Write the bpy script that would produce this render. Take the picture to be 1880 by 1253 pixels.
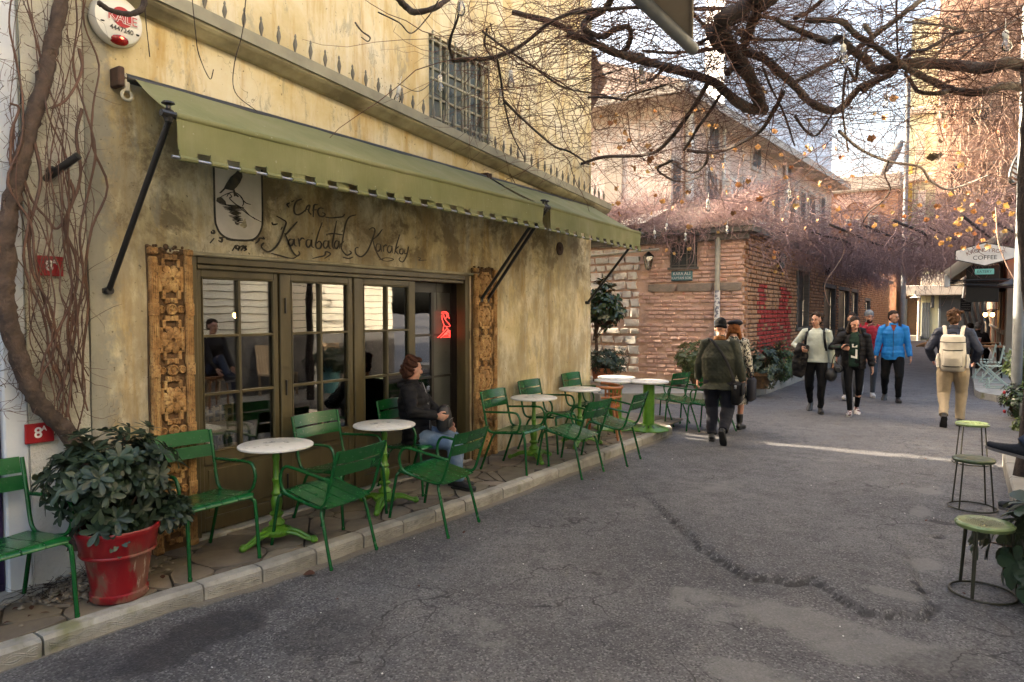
import bpy, math, random
import numpy as np
from mathutils import Vector, Matrix
random.seed(7); rng = np.random.default_rng(7)
for _o in list(bpy.data.objects): bpy.data.objects.remove(_o)
SC = bpy.context.scene; COL = SC.collection
PI = math.pi
# ---------------------------------------------------------------- camera, sky, sun, exposure
CAMP = (4.44, 0.0, 1.7); YAW = math.radians(33.7); PIT = math.atan(53.5 / 1253.0); FPX = 1253.0
_c = bpy.data.cameras.new("camera"); cam = bpy.data.objects.new("camera", _c); COL.objects.link(cam)
_c.sensor_width = 36.0; _c.lens = 36.0 * FPX / 1880.0; _c.clip_start = 0.05; _c.clip_end = 3000
cam.location = CAMP; cam.rotation_euler = (PI / 2 - PIT, 0, YAW); SC.camera = cam
SUN_EL = math.radians(23); SUN_TRAVEL = Vector((1.0, 0.027, 0)).normalized()      # the way the light goes over the ground
W = bpy.data.worlds.new("World"); SC.world = W; W.use_nodes = True
_nt = W.node_tree; _bg = _nt.nodes["Background"]; _sky = _nt.nodes.new("ShaderNodeTexSky")
_sky.sky_type = 'NISHITA'; _sky.sun_disc = False; _sky.sun_elevation = SUN_EL
_sky.sun_rotation = math.atan2(-SUN_TRAVEL.x, -SUN_TRAVEL.y)
_sky.air_density = 1.0; _sky.dust_density = 9.0; _sky.ozone_density = 1.0
_nt.links.new(_sky.outputs[0], _bg.inputs[0]); _bg.inputs[1].default_value = 0.15
_l = bpy.data.lights.new("sun", 'SUN'); sun = bpy.data.objects.new("sun", _l); COL.objects.link(sun)
_l.energy = 3.0; _l.angle = math.radians(0.55); _l.color = (1.0, 0.9, 0.76)
_d = Vector((SUN_TRAVEL.x * math.cos(SUN_EL), SUN_TRAVEL.y * math.cos(SUN_EL), -math.sin(SUN_EL)))
sun.rotation_euler = _d.to_track_quat('-Z', 'Y').to_euler(); sun.location = (-20, 0, 20)
vs = SC.view_settings; vs.view_transform = 'Standard'; vs.look = 'None'; vs.gamma = 1.0; vs.use_curve_mapping = False
vs.exposure = 2.95; vs.use_white_balance = True; vs.white_balance_temperature = 7100; vs.white_balance_tint = 10
SC.render.engine = 'CYCLES'; SC.cycles.max_bounces = 8; SC.cycles.transparent_max_bounces = 12
SC.cycles.use_denoising = True; SC.cycles.caustics_reflective = False; SC.cycles.caustics_refractive = False
# ---------------------------------------------------------------- measuring: a photo pixel (1880 x 1253) to the point where its ray meets a plane
_Fh = (-math.sin(YAW), math.cos(YAW)); _R = Vector((math.cos(YAW), math.sin(YAW), 0))
_FV = Vector((_Fh[0] * math.cos(PIT), _Fh[1] * math.cos(PIT), -math.sin(PIT)))
_UV = Vector((_Fh[0] * math.sin(PIT), _Fh[1] * math.sin(PIT), math.cos(PIT)))
def ray(px, py): return _FV + _R * ((px - 940) / FPX) + _UV * ((626.5 - py) / FPX)
def on(ax, px, py, c):
    d = ray(px, py); return Vector(CAMP) + d * ((c - CAMP[ax]) / d[ax])
def onx(px, py, c=0.0): return on(0, px, py, c)
def ony(px, py, c): return on(1, px, py, c)
def onz(px, py, c=0.0): return on(2, px, py, c)
def at(px, py, dep): return Vector(CAMP) + ray(px, py) * dep
# ---------------------------------------------------------------- scene bookkeeping
def tag(o, label=None, cat=None, group=None, kind=None):
    if label: o['label'] = label
    if cat: o['category'] = cat
    if group: o['group'] = group
    if kind: o['kind'] = kind
    return o
def thing(name, label, cat, loc=(0, 0, 0), rotz=0.0, group=None):
    o = bpy.data.objects.new(name, None); COL.objects.link(o); o.empty_display_size = 0.1
    o.location = loc; o.rotation_euler = (0, 0, rotz); return tag(o, label, cat, group)
KIDS = {}
def link(o, parent=None):
    COL.objects.link(o)
    if parent is not None:
        o.parent = parent; KIDS.setdefault(parent.name, []).append(o)
    return o
def dup(root, loc, rotz=None, label=None, scale=None, parent=None):
    c = root.copy(); link(c, parent)
    if loc is not None: c.location = loc
    if rotz is not None: c.rotation_euler = (0, 0, rotz)
    if label: c['label'] = label
    if scale: c.scale = (scale,) * 3
    for k in KIDS.get(root.name, []): dup(k, None, parent=c)
    return c
def inst(name, me, parent, loc, rot=(0, 0, 0), scale=(1, 1, 1), mat=None):
    o = bpy.data.objects.new(name, me); link(o, parent)
    o.location = loc; o.rotation_euler = rot; o.scale = scale
    return o
def nrm(v):
    v = np.asarray(v, float); l = np.linalg.norm(v); return v / l if l > 1e-9 else v
def catmull(pts, n=6):
    P = [np.asarray(p, float) for p in pts]
    if len(P) < 3: return P
    Q = [2 * P[0] - P[1]] + P + [2 * P[-1] - P[-2]]; out = []
    for i in range(1, len(Q) - 2):
        a, b, c, d = Q[i - 1:i + 3]
        for k in range(n):
            t = k / n
            out.append(0.5 * (2 * b + (c - a) * t + (2 * a - 5 * b + 4 * c - d) * t * t + (3 * b - a - 3 * c + d) * t ** 3))
    out.append(P[-1]); return out
class MB:
    """collects shapes, then links them as ONE mesh object"""
    def __init__(s): s.v = []; s.f = []
    def add(s, vs_, fs):
        b = len(s.v); s.v.extend([tuple(map(float, p)) for p in vs_]); s.f.extend([tuple(i + b for i in f) for f in fs]); return s
    def box(s, x0, x1, y0, y1, z0, z1, b=0.0):
        if b <= 0:
            v = [(x, y, z) for x in (x0, x1) for y in (y0, y1) for z in (z0, z1)]
            return s.add(v, [(0, 1, 3, 2), (4, 6, 7, 5), (0, 4, 5, 1), (2, 3, 7, 6), (0, 2, 6, 4), (1, 5, 7, 3)])
        c = [(x0 + x1) / 2, (y0 + y1) / 2, (z0 + z1) / 2]; h = [(x1 - x0) / 2, (y1 - y0) / 2, (z1 - z0) / 2]
        b = min(b, min(abs(q) for q in h) * 0.9); v = []; ix = {}
        for sx in (-1, 1):
            for sy in (-1, 1):
                for sz in (-1, 1):
                    for a in range(3):
                        p = [sx * (h[0] - b), sy * (h[1] - b), sz * (h[2] - b)]
                        p[a] = (sx, sy, sz)[a] * h[a]; ix[(sx, sy, sz, a)] = len(v); v.append([c[i] + p[i] for i in range(3)])
        f = []
        for a in range(3):
            o1, o2 = (a + 1) % 3, (a + 2) % 3
            for sg in (-1, 1):
                def k(s1, s2):
                    t = [0, 0, 0]; t[a] = sg; t[o1] = s1; t[o2] = s2; return ix[(*t, a)]
                q = [k(-1, -1), k(1, -1), k(1, 1), k(-1, 1)]; f.append(tuple(q if sg > 0 else q[::-1]))
            for s1 in (-1, 1):
                for s2 in (-1, 1):
                    def m(sa, ax):
                        t = [0, 0, 0]; t[a] = sa; t[o1] = s1; t[o2] = s2; return ix[(*t, ax)]
                    q = [m(-1, o1), m(1, o1), m(1, o2), m(-1, o2)]; f.append(tuple(q if s1 * s2 < 0 else q[::-1]))
        for sx in (-1, 1):
            for sy in (-1, 1):
                for sz in (-1, 1):
                    q = [ix[(sx, sy, sz, a)] for a in range(3)]; f.append(tuple(q if sx * sy * sz > 0 else q[::-1]))
        return s.add(v, f)
    def cbox(s, c, d, b=0.0): return s.box(c[0] - d[0] / 2, c[0] + d[0] / 2, c[1] - d[1] / 2, c[1] + d[1] / 2, c[2] - d[2] / 2, c[2] + d[2] / 2, b)
    def tube(s, pts, r, n=8, caps=True, smooth=0, flat=1.0):
        P = [np.asarray(p, float) for p in pts]
        if smooth: 
            R0 = r if np.ndim(r) else None
            if R0 is not None: r = np.interp(np.linspace(0, len(P) - 1, (len(P) - 1) * smooth + 1), range(len(P)), R0)
            P = catmull(P, smooth)
        m = len(P); rr = np.full(m, r, float) if np.ndim(r) == 0 else np.asarray(r, float)
        if len(rr) != m: rr = np.interp(np.linspace(0, 1, m), np.linspace(0, 1, len(rr)), rr)
        t = nrm(P[1] - P[0]); u = np.cross(t, (0, 0, 1.0)); u = nrm(u) if np.linalg.norm(u) > 1e-3 else np.array((1.0, 0, 0))
        vs_ = []; fs = []
        for i in range(m):
            t = nrm(P[min(i + 1, m - 1)] - P[max(i - 1, 0)]); u = nrm(u - t * np.dot(u, t)); w = np.cross(t, u)
            for k in range(n):
                a = 2 * PI * k / n; vs_.append(P[i] + (u * math.cos(a) + w * math.sin(a) * flat) * rr[i])
        for i in range(m - 1):
            for k in range(n):
                j = (k + 1) % n; fs.append((i * n + k, i * n + j, (i + 1) * n + j, (i + 1) * n + k))
        if caps: fs += [tuple(range(n))[::-1], tuple((m - 1) * n + k for k in range(n))]
        return s.add(vs_, fs)
    def ring(s, c, R, r, n=40, m=8, ax='z'):
        vs_ = []; fs = []
        for i in range(n):
            a = 2 * PI * i / n
            for k in range(m):
                b = 2 * PI * k / m; q = R + r * math.cos(b); p = (q * math.cos(a), q * math.sin(a), r * math.sin(b))
                if ax == 'x': p = (p[2], p[0], p[1])
                vs_.append((c[0] + p[0], c[1] + p[1], c[2] + p[2]))
        for i in range(n):
            for k in range(m):
                fs.append((i * m + k, (i + 1) % n * m + k, (i + 1) % n * m + (k + 1) % m, i * m + (k + 1) % m))
        return s.add(vs_, fs)
    def lathe(s, prof, n=24, c=(0, 0, 0), cap=True, ax='z', sx=1.0, sy=1.0):
        vs_ = []; fs = []; m = len(prof)
        for r, z in prof:
            for k in range(n):
                a = 2 * PI * k / n; p = (r * math.cos(a) * sx, r * math.sin(a) * sy, z)
                if ax == 'x': p = (p[2], p[0], p[1])
                if ax == 'y': p = (p[1], p[2], p[0])
                vs_.append((p[0] + c[0], p[1] + c[1], p[2] + c[2]))
        for i in range(m - 1):
            for k in range(n):
                j = (k + 1) % n; fs.append((i * n + k, i * n + j, (i + 1) * n + j, (i + 1) * n + k))
        if cap: fs += [tuple(range(n))[::-1], tuple((m - 1) * n + k for k in range(n))]
        return s.add(vs_, fs)
    def prism(s, poly, d, fr):
        """closed 2-D outline poly raised by d along the frame's third axis; fr(u, v, w) -> point"""
        n = len(poly); v = [fr(u, w, 0) for u, w in poly] + [fr(u, w, d) for u, w in poly]
        f = [tuple(range(n))[::-1], tuple(range(n, 2 * n))] + [(i, (i + 1) % n, n + (i + 1) % n, n + i) for i in range(n)]
        return s.add(v, f)
    def ell(s, c, r, n=12, m=8, rot=None):
        vs_ = []; fs = []
        for i in range(m + 1):
            t = PI * i / m
            for k in range(n):
                a = 2 * PI * k / n; p = np.array((r[0] * math.sin(t) * math.cos(a), r[1] * math.sin(t) * math.sin(a), r[2] * math.cos(t)))
                if rot is not None: p = np.array(rot @ Vector(p))
                vs_.append(np.asarray(c) + p)
        for i in range(m):
            for k in range(n):
                j = (k + 1) % n; fs.append((i * n + k, (i + 1) * n + k, (i + 1) * n + j, i * n + j))
        return s.add(vs_, fs)
    def mesh(s, name, mat=None, smooth=None):
        me = bpy.data.meshes.new(name); me.from_pydata(s.v, [], s.f); me.validate(); me.update()
        if mat: me.materials.append(mat)
        if smooth is not None:
            me.polygons.foreach_set('use_smooth', [True] * len(me.polygons))
            if smooth < 179: me.set_sharp_from_angle(angle=math.radians(smooth))
        return me
    def build(s, name, mat, parent=None, smooth=None, world=False, label=None, cat=None, group=None, kind=None, fix=False):
        me = s.mesh(name, mat, smooth)
        if fix:
            import bmesh
            bm = bmesh.new(); bm.from_mesh(me); bmesh.ops.recalc_face_normals(bm, faces=bm.faces); bm.to_mesh(me); bm.free()
        o = bpy.data.objects.new(name, me); link(o, parent)
        if world and parent is not None:
            p = parent; l = Vector((0, 0, 0))
            while p is not None: l += p.location; p = p.parent
            o.location = -l
        return tag(o, label, cat, group, kind)
# ---------------------------------------------------------------- materials
class NT:
    def __init__(s, name):
        s.m = bpy.data.materials.new(name); s.m.use_nodes = True; s.t = s.m.node_tree; s.p = s.t.nodes["Principled BSDF"]; s.out = s.t.nodes["Material Output"]
        s.co = s.t.nodes.new("ShaderNodeTexCoord")
    def n(s, typ, ins=None, **kw):
        x = s.t.nodes.new("ShaderNode" + typ)
        for k, v in kw.items(): setattr(x, k, v)
        for k, v in (ins or {}).items():
            if hasattr(v, 'is_linked') and hasattr(v, 'node'): s.t.links.new(v, x.inputs[k])
            else: x.inputs[k].default_value = v
        return x
    def lk(s, a, b): s.t.links.new(a, b)
    def coord(s, scale=(1, 1, 1), loc=(0, 0, 0), world=False):
        if world:
            g = s.n("NewGeometry"); src = g.outputs['Position']
        else: src = s.co.outputs['Object']
        return s.n("Mapping", {'Vector': src, 'Scale': scale, 'Location': loc}).outputs[0]
    def noise(s, vec, scale, detail=4, rough=0.6, dist=0.0): return s.n("TexNoise", {'Vector': vec, 'Scale': scale, 'Detail': detail, 'Roughness': rough, 'Distortion': dist}).outputs[0]
    def ramp(s, fac, stops, interp='LINEAR'):
        r = s.n("ValToRGB", {'Fac': fac}); e = r.color_ramp.elements; r.color_ramp.interpolation = interp
        while len(e) < len(stops): e.new(0.5)
        for q, (p, c) in zip(e, stops): q.position = p; q.color = (*c, 1) if len(c) == 3 else c
        return r.outputs[0]
    def mask(s, fac, a, b): return s.n("MapRange", {'Value': fac, 'From Min': a, 'From Max': b}).outputs[0]
    def mix(s, f, a, b, mode='MIX'):
        x = s.n("Mix", data_type='RGBA', blend_type=mode)
        for k, v in ((0, f), (6, a), (7, b)):
            if hasattr(v, 'is_linked'): s.lk(v, x.inputs[k])
            else: x.inputs[k].default_value = v if k == 0 else ((*v, 1) if len(v) == 3 else v)
        return x.outputs[2]
    def math(s, op, a, b=0.0):
        x = s.n("Math", operation=op)
        for k, v in ((0, a), (1, b)):
            if hasattr(v, 'is_linked'): s.lk(v, x.inputs[k])
            else: x.inputs[k].default_value = v
        return x.outputs[0]
    def bump(s, h, strength=0.3, dist=0.01, prev=None):
        b = s.n("Bump", {'Height': h, 'Strength': strength, 'Distance': dist})
        if prev is not None: s.lk(prev, b.inputs['Normal'])
        return b.outputs[0]
    def vary(s, col, amt=0.2, hue=0.0):
        oi = s.n("ObjectInfo"); v = s.math('MULTIPLY_ADD', oi.outputs['Random'], 2 * amt)
        v.node.inputs[2].default_value = 1 - amt
        h = s.n("HueSaturation", {'Color': col, 'Value': v})
        if hue:
            k = s.math('MULTIPLY_ADD', s.math('FRACT', s.math('MULTIPLY', oi.outputs['Random'], 7.31)), 2 * hue); k.node.inputs[2].default_value = 0.5 - hue
            s.lk(k, h.inputs['Hue'])
        return h.outputs[0]
    def done(s, col=None, rough=None, nor=None, **kw):
        if col is not None:
            if hasattr(col, 'is_linked'): s.lk(col, s.p.inputs['Base Color'])
            else: s.p.inputs['Base Color'].default_value = (*col, 1)
        if rough is not None:
            if hasattr(rough, 'is_linked'): s.lk(rough, s.p.inputs['Roughness'])
            else: s.p.inputs['Roughness'].default_value = rough
        if nor is not None: s.lk(nor, s.p.inputs['Normal'])
        for k, v in kw.items(): s.p.inputs[k.replace('_', ' ')].default_value = v
        return s.m
def simple(name, c1, c2=None, scale=6, rough=0.6, metal=0.0, bump=0.15, bscale=40, vary=0.0, hue=0.0, stretch=(1, 1, 1), lo=0.35, hi=0.65, detail=5, bdist=0.004, **kw):
    t = NT(name); v = t.coord(stretch); c2 = c2 or tuple(x * 0.7 for x in c1)
    col = t.mix(t.mask(t.noise(v, scale, detail), lo, hi), c1, c2)
    if vary: col = t.vary(col, vary, hue)
    rg = t.mask(t.noise(v, scale * 2.3, 3), 0.3, 0.7); rg.node.inputs['To Min'].default_value = max(0, rough - 0.08); rg.node.inputs['To Max'].default_value = min(1, rough + 0.08)
    return t.done(col, rg, t.bump(t.noise(v, bscale, 4), bump, bdist) if bump else None, Metallic=metal, **kw)
def glow(name, col, strength):
    t = NT(name); return t.done((0.02, 0.02, 0.02), 0.5, Emission_Color=(*col, 1), Emission_Strength=strength)
MAT = {}
def glass_mat(name, tint=(0.9, 0.92, 0.9), ior=1.6, boost=1.0):
    t = NT(name); tr = t.n("BsdfTransparent", {'Color': (*tint, 1)}); gl = t.n("BsdfGlossy", {'Color': (0.95, 0.95, 0.95, 1), 'Roughness': 0.015})
    v = t.coord((1, 1, 1)); t.lk(t.bump(t.noise(v, 2.2, 2), 0.04, 0.02), gl.inputs['Normal'])
    fr = t.n("Fresnel", {'IOR': ior}); f = t.math('MINIMUM', t.math('MULTIPLY', fr.outputs[0], 1.9 * boost), 1.0)
    mx = t.n("MixShader", {0: f, 1: tr.outputs[0], 2: gl.outputs[0]}); t.lk(mx.outputs[0], t.out.inputs['Surface']); t.t.nodes.remove(t.p); return t.m
def txt_mesh(name, body, size, mat, extrude=0.001, align='CENTER', shear=0.0, offset=0.0, spacing=1.0):
    cu = bpy.data.curves.new(name, 'FONT'); cu.body = body; cu.size = size; cu.extrude = extrude; cu.align_x = align; cu.align_y = 'CENTER'; cu.shear = shear; cu.resolution_u = 4; cu.offset = offset; cu.space_character = spacing
    o = bpy.data.objects.new(name, cu); COL.objects.link(o); dg = bpy.context.evaluated_depsgraph_get()
    me = bpy.data.meshes.new_from_object(o.evaluated_get(dg)); bpy.data.objects.remove(o); bpy.data.curves.remove(cu)
    me.name = name; me.materials.clear(); me.materials.append(mat); return me
def text(name, body, size, mat, parent, loc, rot, **kw):
    return inst(name, txt_mesh(name, body, size, mat, **kw), parent, loc, rot)
WALLROT = (PI / 2, 0, PI / 2)      # lettering on a wall that faces +x
# ================================================================ materials of the setting
def plaster():
    t = NT("weathered_yellow_plaster"); v = t.coord((1, 1, 1), world=True); vs_ = t.coord((3.2, 3.2, 0.42), world=True); vm = t.coord((7, 7, 1.1), world=True)
    n1 = t.noise(v, 1.5, 8, 0.66, 0.25); n2 = t.noise(vs_, 1.6, 7, 0.7, 0.15); n3 = t.noise(v, 9, 5, 0.7); n4 = t.noise(vm, 1.2, 6, 0.66, 0.2)
    sp = t.n("SeparateXYZ", {0: v}); z = sp.outputs[2]; y = sp.outputs[1]
    base = t.ramp(n1, [(0.30, (0.47, 0.37, 0.185)), (0.44, (0.58, 0.48, 0.275)), (0.54, (0.63, 0.55, 0.37)), (0.68, (0.66, 0.61, 0.47))])
    base = t.mix(t.math('MULTIPLY', t.mask(n2, 0.50, 0.66), 0.75), base, (0.42, 0.25, 0.06))         # ochre runs
    base = t.mix(t.math('MULTIPLY', t.mask(n4, 0.53, 0.66), 0.7), base, (0.66, 0.60, 0.45))          # pale lime runs
    lowz = t.mask(z, 3.2, 2.75)
    n5 = t.noise(t.coord((2.2, 2.2, 1.1), (3, 1, 7), world=True), 1.5, 8, 0.74, 0.2)
    st = t.math('MULTIPLY', t.mask(n5, 0.40, 0.58), lowz)
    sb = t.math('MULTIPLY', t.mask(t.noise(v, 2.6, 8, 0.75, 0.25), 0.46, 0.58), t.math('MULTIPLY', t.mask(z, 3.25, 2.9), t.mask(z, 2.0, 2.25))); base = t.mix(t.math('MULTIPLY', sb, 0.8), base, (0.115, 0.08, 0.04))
    base = t.mix(t.math('MULTIPLY', st, 0.62), base, (0.22, 0.16, 0.08))                             # brown damp stains round the old lettering
    n6 = t.noise(t.coord((4.5, 4.5, 1.6), (9, 4, 2), world=True), 1.7, 8, 0.75, 0.3)
    base = t.mix(t.math('MULTIPLY', t.mask(n6, 0.55, 0.62), 0.55), base, (0.27, 0.25, 0.19))          # bare grey render
    gy = t.math('ADD', y, t.math('MULTIPLY', t.math('SUBTRACT', n3, 0.5), 0.35))
    base = t.mix(t.math('MULTIPLY', t.mask(gy, 2.2, 2.12), 0.8), base, (0.24, 0.235, 0.20))           # grey strip at the party wall
    n7 = t.noise(v, 28, 3, 0.6); base = t.mix(t.math('MULTIPLY', t.mask(n7, 0.66, 0.72), 0.8), base, (0.10, 0.075, 0.04))
    pass
    vc = t.n("TexVoronoi", {'Vector': t.coord((1.1, 1.1, 0.55), world=True), 'Scale': 1.9}, feature='DISTANCE_TO_EDGE')
    vd = t.n("VectorMath", {0: v, 1: t.n("TexNoise", {'Vector': v, 'Scale': 3.0, 'Detail': 4}).outputs[1]}, operation='ADD'); t.lk(t.coord((1.1, 1.1, 0.55), world=True), vd.inputs[0]); t.lk(vd.outputs[0], vc.inputs['Vector'])
    crack = t.math('MULTIPLY', t.mask(vc.outputs[0], 0.006, 0.0), t.mask(n1, 0.5, 0.6)); base = t.mix(t.math('MULTIPLY', crack, 0.8), base, (0.09, 0.07, 0.04))
    b = t.bump(n3, 0.35, 0.012); b = t.bump(t.noise(v, 60, 4, 0.6), 0.25, 0.004, b); b = t.bump(n6, 0.3, 0.01, b)
    return t.done(base, 0.88, b)
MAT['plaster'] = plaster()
def roughcast():
    t = NT("rough_cream_render"); v = t.coord((1, 1, 1), world=True); n = t.noise(v, 3, 6, 0.65); n2 = t.noise(v, 42, 4, 0.7)
    c = t.ramp(n, [(0.3, (0.40, 0.36, 0.27)), (0.5, (0.56, 0.53, 0.42)), (0.7, (0.63, 0.60, 0.52))]); c = t.mix(t.mask(n2, 0.6, 0.72), c, (0.24, 0.20, 0.14))
    sp = t.n("SeparateXYZ", {0: v}); zz = t.math('ADD', sp.outputs[2], t.math('MULTIPLY', t.math('SUBTRACT', n, 0.5), 0.6)); c = t.mix(t.mask(zz, 0.95, 0.85), c, (0.62, 0.61, 0.57))
    return t.done(c, 0.92, t.bump(n2, 0.9, 0.02))
MAT['roughcast'] = roughcast()
MAT['bluewhite'] = simple("flaking_pale_blue_paint", (0.50, 0.54, 0.60), (0.66, 0.67, 0.66), 3, 0.7, bump=0.3, bscale=20)
MAT['purple'] = simple("dark_purple_paint", (0.028, 0.014, 0.06), (0.018, 0.009, 0.04), 4, 0.45)
MAT['olive'] = simple("olive_brown_door_paint", (0.092, 0.070, 0.030), (0.062, 0.046, 0.018), 9, 0.42, bump=0.12, bscale=60, stretch=(1, 1, 0.25))
MAT['fascia'] = simple("khaki_painted_ledge", (0.30, 0.28, 0.20), (0.22, 0.205, 0.15), 5, 0.7)
MAT['plaster_edge'] = simple("stained_plaster_soffit", (0.45, 0.40, 0.27), (0.20, 0.17, 0.11), 3, 0.9, bump=0.4)
MAT['carved'] = None
def carved():
    t = NT("carved_orange_stone"); v = t.coord((1, 1, 1), world=True); n = t.noise(v, 9, 6, 0.65, 0.4); n2 = t.noise(v, 55, 4, 0.7); n3 = t.noise(t.coord((4, 4, 0.6), world=True), 5, 5, 0.6)
    c = t.ramp(n, [(0.3, (0.17, 0.08, 0.027)), (0.48, (0.36, 0.185, 0.06)), (0.66, (0.49, 0.30, 0.12))]); c = t.mix(t.math('MULTIPLY', t.mask(n3, 0.52, 0.68), 0.6), c, (0.62, 0.42, 0.17))
    ao = t.n("AmbientOcclusion", {'Distance': 0.03}, samples=4); 
    c = t.mix(t.mask(n2, 0.52, 0.68), c, (0.11, 0.055, 0.02))
    t.t.nodes.remove(ao); return t.done(c, 0.75, t.bump(n2, 0.7, 0.012, t.bump(n, 0.4, 0.02)))
MAT['carved'] = carved()
MAT['carved_ground'] = simple("dark_weathered_stone_ground", (0.16, 0.085, 0.035), (0.09, 0.05, 0.025), 20, 0.9, bump=0.9, bscale=60, bdist=0.01)
MAT['ink'] = simple("faded_black_wall_paint", (0.040, 0.034, 0.027), (0.10, 0.08, 0.05), 14, 0.8, lo=0.42, hi=0.7)
MAT['shield'] = simple("off_white_painted_panel", (0.66, 0.59, 0.50), (0.56, 0.50, 0.41), 5, 0.85)
MAT['black'] = simple("black_painted_steel", (0.012, 0.011, 0.011), (0.02, 0.018, 0.016), 8, 0.35, bump=0.05)
MAT['steel'] = simple("bare_steel", (0.42, 0.42, 0.43), (0.3, 0.3, 0.3), 8, 0.35, metal=0.9)
MAT['iron'] = simple("grey_green_iron", (0.16, 0.15, 0.12), (0.10, 0.075, 0.05), 10, 0.6)
MAT['glass'] = glass_mat("window_glass", boost=1.6)
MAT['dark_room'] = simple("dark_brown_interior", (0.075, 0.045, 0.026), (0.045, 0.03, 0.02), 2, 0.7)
MAT['wood_in'] = simple("pale_woven_wood", (0.70, 0.56, 0.36), (0.55, 0.40, 0.22), 6, 0.5)
MAT['marble'] = simple("white_marble", (0.72, 0.69, 0.63), (0.60, 0.58, 0.54), 5, 0.32, bump=0.0, lo=0.5, hi=0.7)
MAT['white'] = simple("white_plastic", (0.72, 0.70, 0.63), (0.62, 0.60, 0.53), 4, 0.4, bump=0.03)
MAT['redplate'] = simple("red_enamel", (0.36, 0.012, 0.018), (0.28, 0.01, 0.014), 6, 0.4)
MAT['whiteprint'] = simple("white_print", (0.75, 0.73, 0.68), (0.66, 0.64, 0.6), 9, 0.6, bump=0)
def asphalt():
    t = NT("worn_asphalt"); v = t.coord((1, 1, 1), world=True); n1 = t.noise(v, 0.8, 5, 0.6, 0.4); n2 = t.noise(v, 120, 3, 0.7); n3 = t.noise(v, 5, 5, 0.65); n4 = t.noise(v, 35, 4, 0.65)
    c = t.ramp(n1, [(0.3, (0.062, 0.059, 0.060)), (0.5, (0.098, 0.093, 0.093)), (0.7, (0.140, 0.134, 0.130))])
    c = t.mix(t.math('MULTIPLY', t.mask(n3, 0.5, 0.7), 0.5), c, (0.040, 0.037, 0.038))
    vo = t.n("TexVoronoi", {'Vector': v, 'Scale': 105.0}); sv = t.n("SeparateColor", {0: vo.outputs['Color']})
    c = t.mix(t.math('MULTIPLY', t.mask(sv.outputs[0], 0.62, 0.95), 0.7), c, (0.23, 0.222, 0.216)); c = t.mix(t.math('MULTIPLY', t.mask(sv.outputs[1], 0.55, 0.95), 0.75), c, (0.022, 0.02, 0.02))
    vw = t.n("TexVoronoi", {'Vector': v, 'Scale': 17.0}); sw = t.n("SeparateColor", {0: vw.outputs['Color']})
    c = t.mix(t.math('MULTIPLY', t.math('MULTIPLY', t.mask(vw.outputs[0], 0.16, 0.08), t.mask(sw.outputs[0], 0.8, 0.85)), 0.6), c, (0.33, 0.31, 0.29))
    at_ = t.n("Attribute", attribute_name="wear"); sw2 = t.n("SeparateColor", {0: at_.outputs['Color']})
    n8 = t.noise(v, 3.2, 8, 0.75, 0.8); e1 = t.math('ADD', sw2.outputs[0], t.math('MULTIPLY', t.math('SUBTRACT', n8, 0.5), 2.6)); conc = t.mix(n4, (0.15, 0.145, 0.135), (0.21, 0.20, 0.185))
    conc = t.mix(t.math('MULTIPLY', t.mask(n2, 0.56, 0.66), 0.5), conc, (0.075, 0.07, 0.068)); c = t.mix(t.math('MULTIPLY', t.mask(e1, 0.36, 0.74), 0.68), c, conc)
    e2 = t.math('ADD', sw2.outputs[1], t.math('MULTIPLY', t.math('SUBTRACT', n4, 0.5), 0.8)); c = t.mix(t.math('MULTIPLY', t.mask(e2, 0.4, 0.75), 0.75), c, (0.024, 0.021, 0.022))
    e3 = t.math('ADD', sw2.outputs[2], t.math('MULTIPLY', t.math('SUBTRACT', n3, 0.5), 0.7)); c = t.mix(t.math('MULTIPLY', t.mask(e3, 0.4, 0.7), 0.75), c, (0.21, 0.175, 0.125))
    vd = t.n("VectorMath", {0: v, 1: t.n("TexNoise", {'Vector': v, 'Scale': 1.6, 'Detail': 5}).outputs[1]}, operation='ADD')
    cr = t.n("TexVoronoi", {'Vector': vd.outputs[0], 'Scale': 0.75}, feature='DISTANCE_TO_EDGE'); ck = t.math('MULTIPLY', t.mask(cr.outputs[0], 0.007, 0.002), t.mask(n1, 0.46, 0.54))
    c = t.mix(t.math('MULTIPLY', ck, 0.85), c, (0.018, 0.016, 0.015))
    h = t.math('ADD', t.math('MULTIPLY', vo.outputs[0], -0.9), t.math('MULTIPLY', n2, 0.6)); b = t.bump(h, 0.6, 0.004); b = t.bump(n4, 0.5, 0.012, b); b = t.bump(ck, -0.6, 0.02, b) if False else b
    rg = t.mask(n3, 0.3, 0.7); rg.node.inputs['To Min'].default_value = 0.62; rg.node.inputs['To Max'].default_value = 0.85
    return t.done(c, rg, b)
MAT['asphalt'] = asphalt()
MAT['kerb'] = None
def kerbm():
    t = NT("worn_kerb_concrete"); v = t.coord((1, 1, 1), world=True); n = t.noise(v, 4, 5, 0.65); n2 = t.noise(v, 90, 3, 0.7); n3 = t.noise(v, 2.1, 4, 0.6)
    c = t.ramp(n, [(0.3, (0.21, 0.195, 0.165)), (0.6, (0.35, 0.33, 0.285)), (0.8, (0.42, 0.40, 0.35))]); c = t.mix(t.math('MULTIPLY', t.mask(n3, 0.6, 0.68), 0.75), c, (0.13, 0.13, 0.035)); c = t.mix(t.math('MULTIPLY', t.mask(n2, 0.6, 0.7), 0.6), c, (0.13, 0.115, 0.09))
    return t.done(t.vary(c, 0.12), 0.9, t.bump(n2, 0.6, 0.006, t.bump(n, 0.3, 0.01)))
MAT['kerb'] = kerbm()
MAT['paving'] = simple("grey_brown_paving_stone", (0.20, 0.165, 0.12), (0.13, 0.108, 0.082), 5, 0.85, vary=0.22, hue=0.015, bump=0.4, bscale=40)
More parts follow.
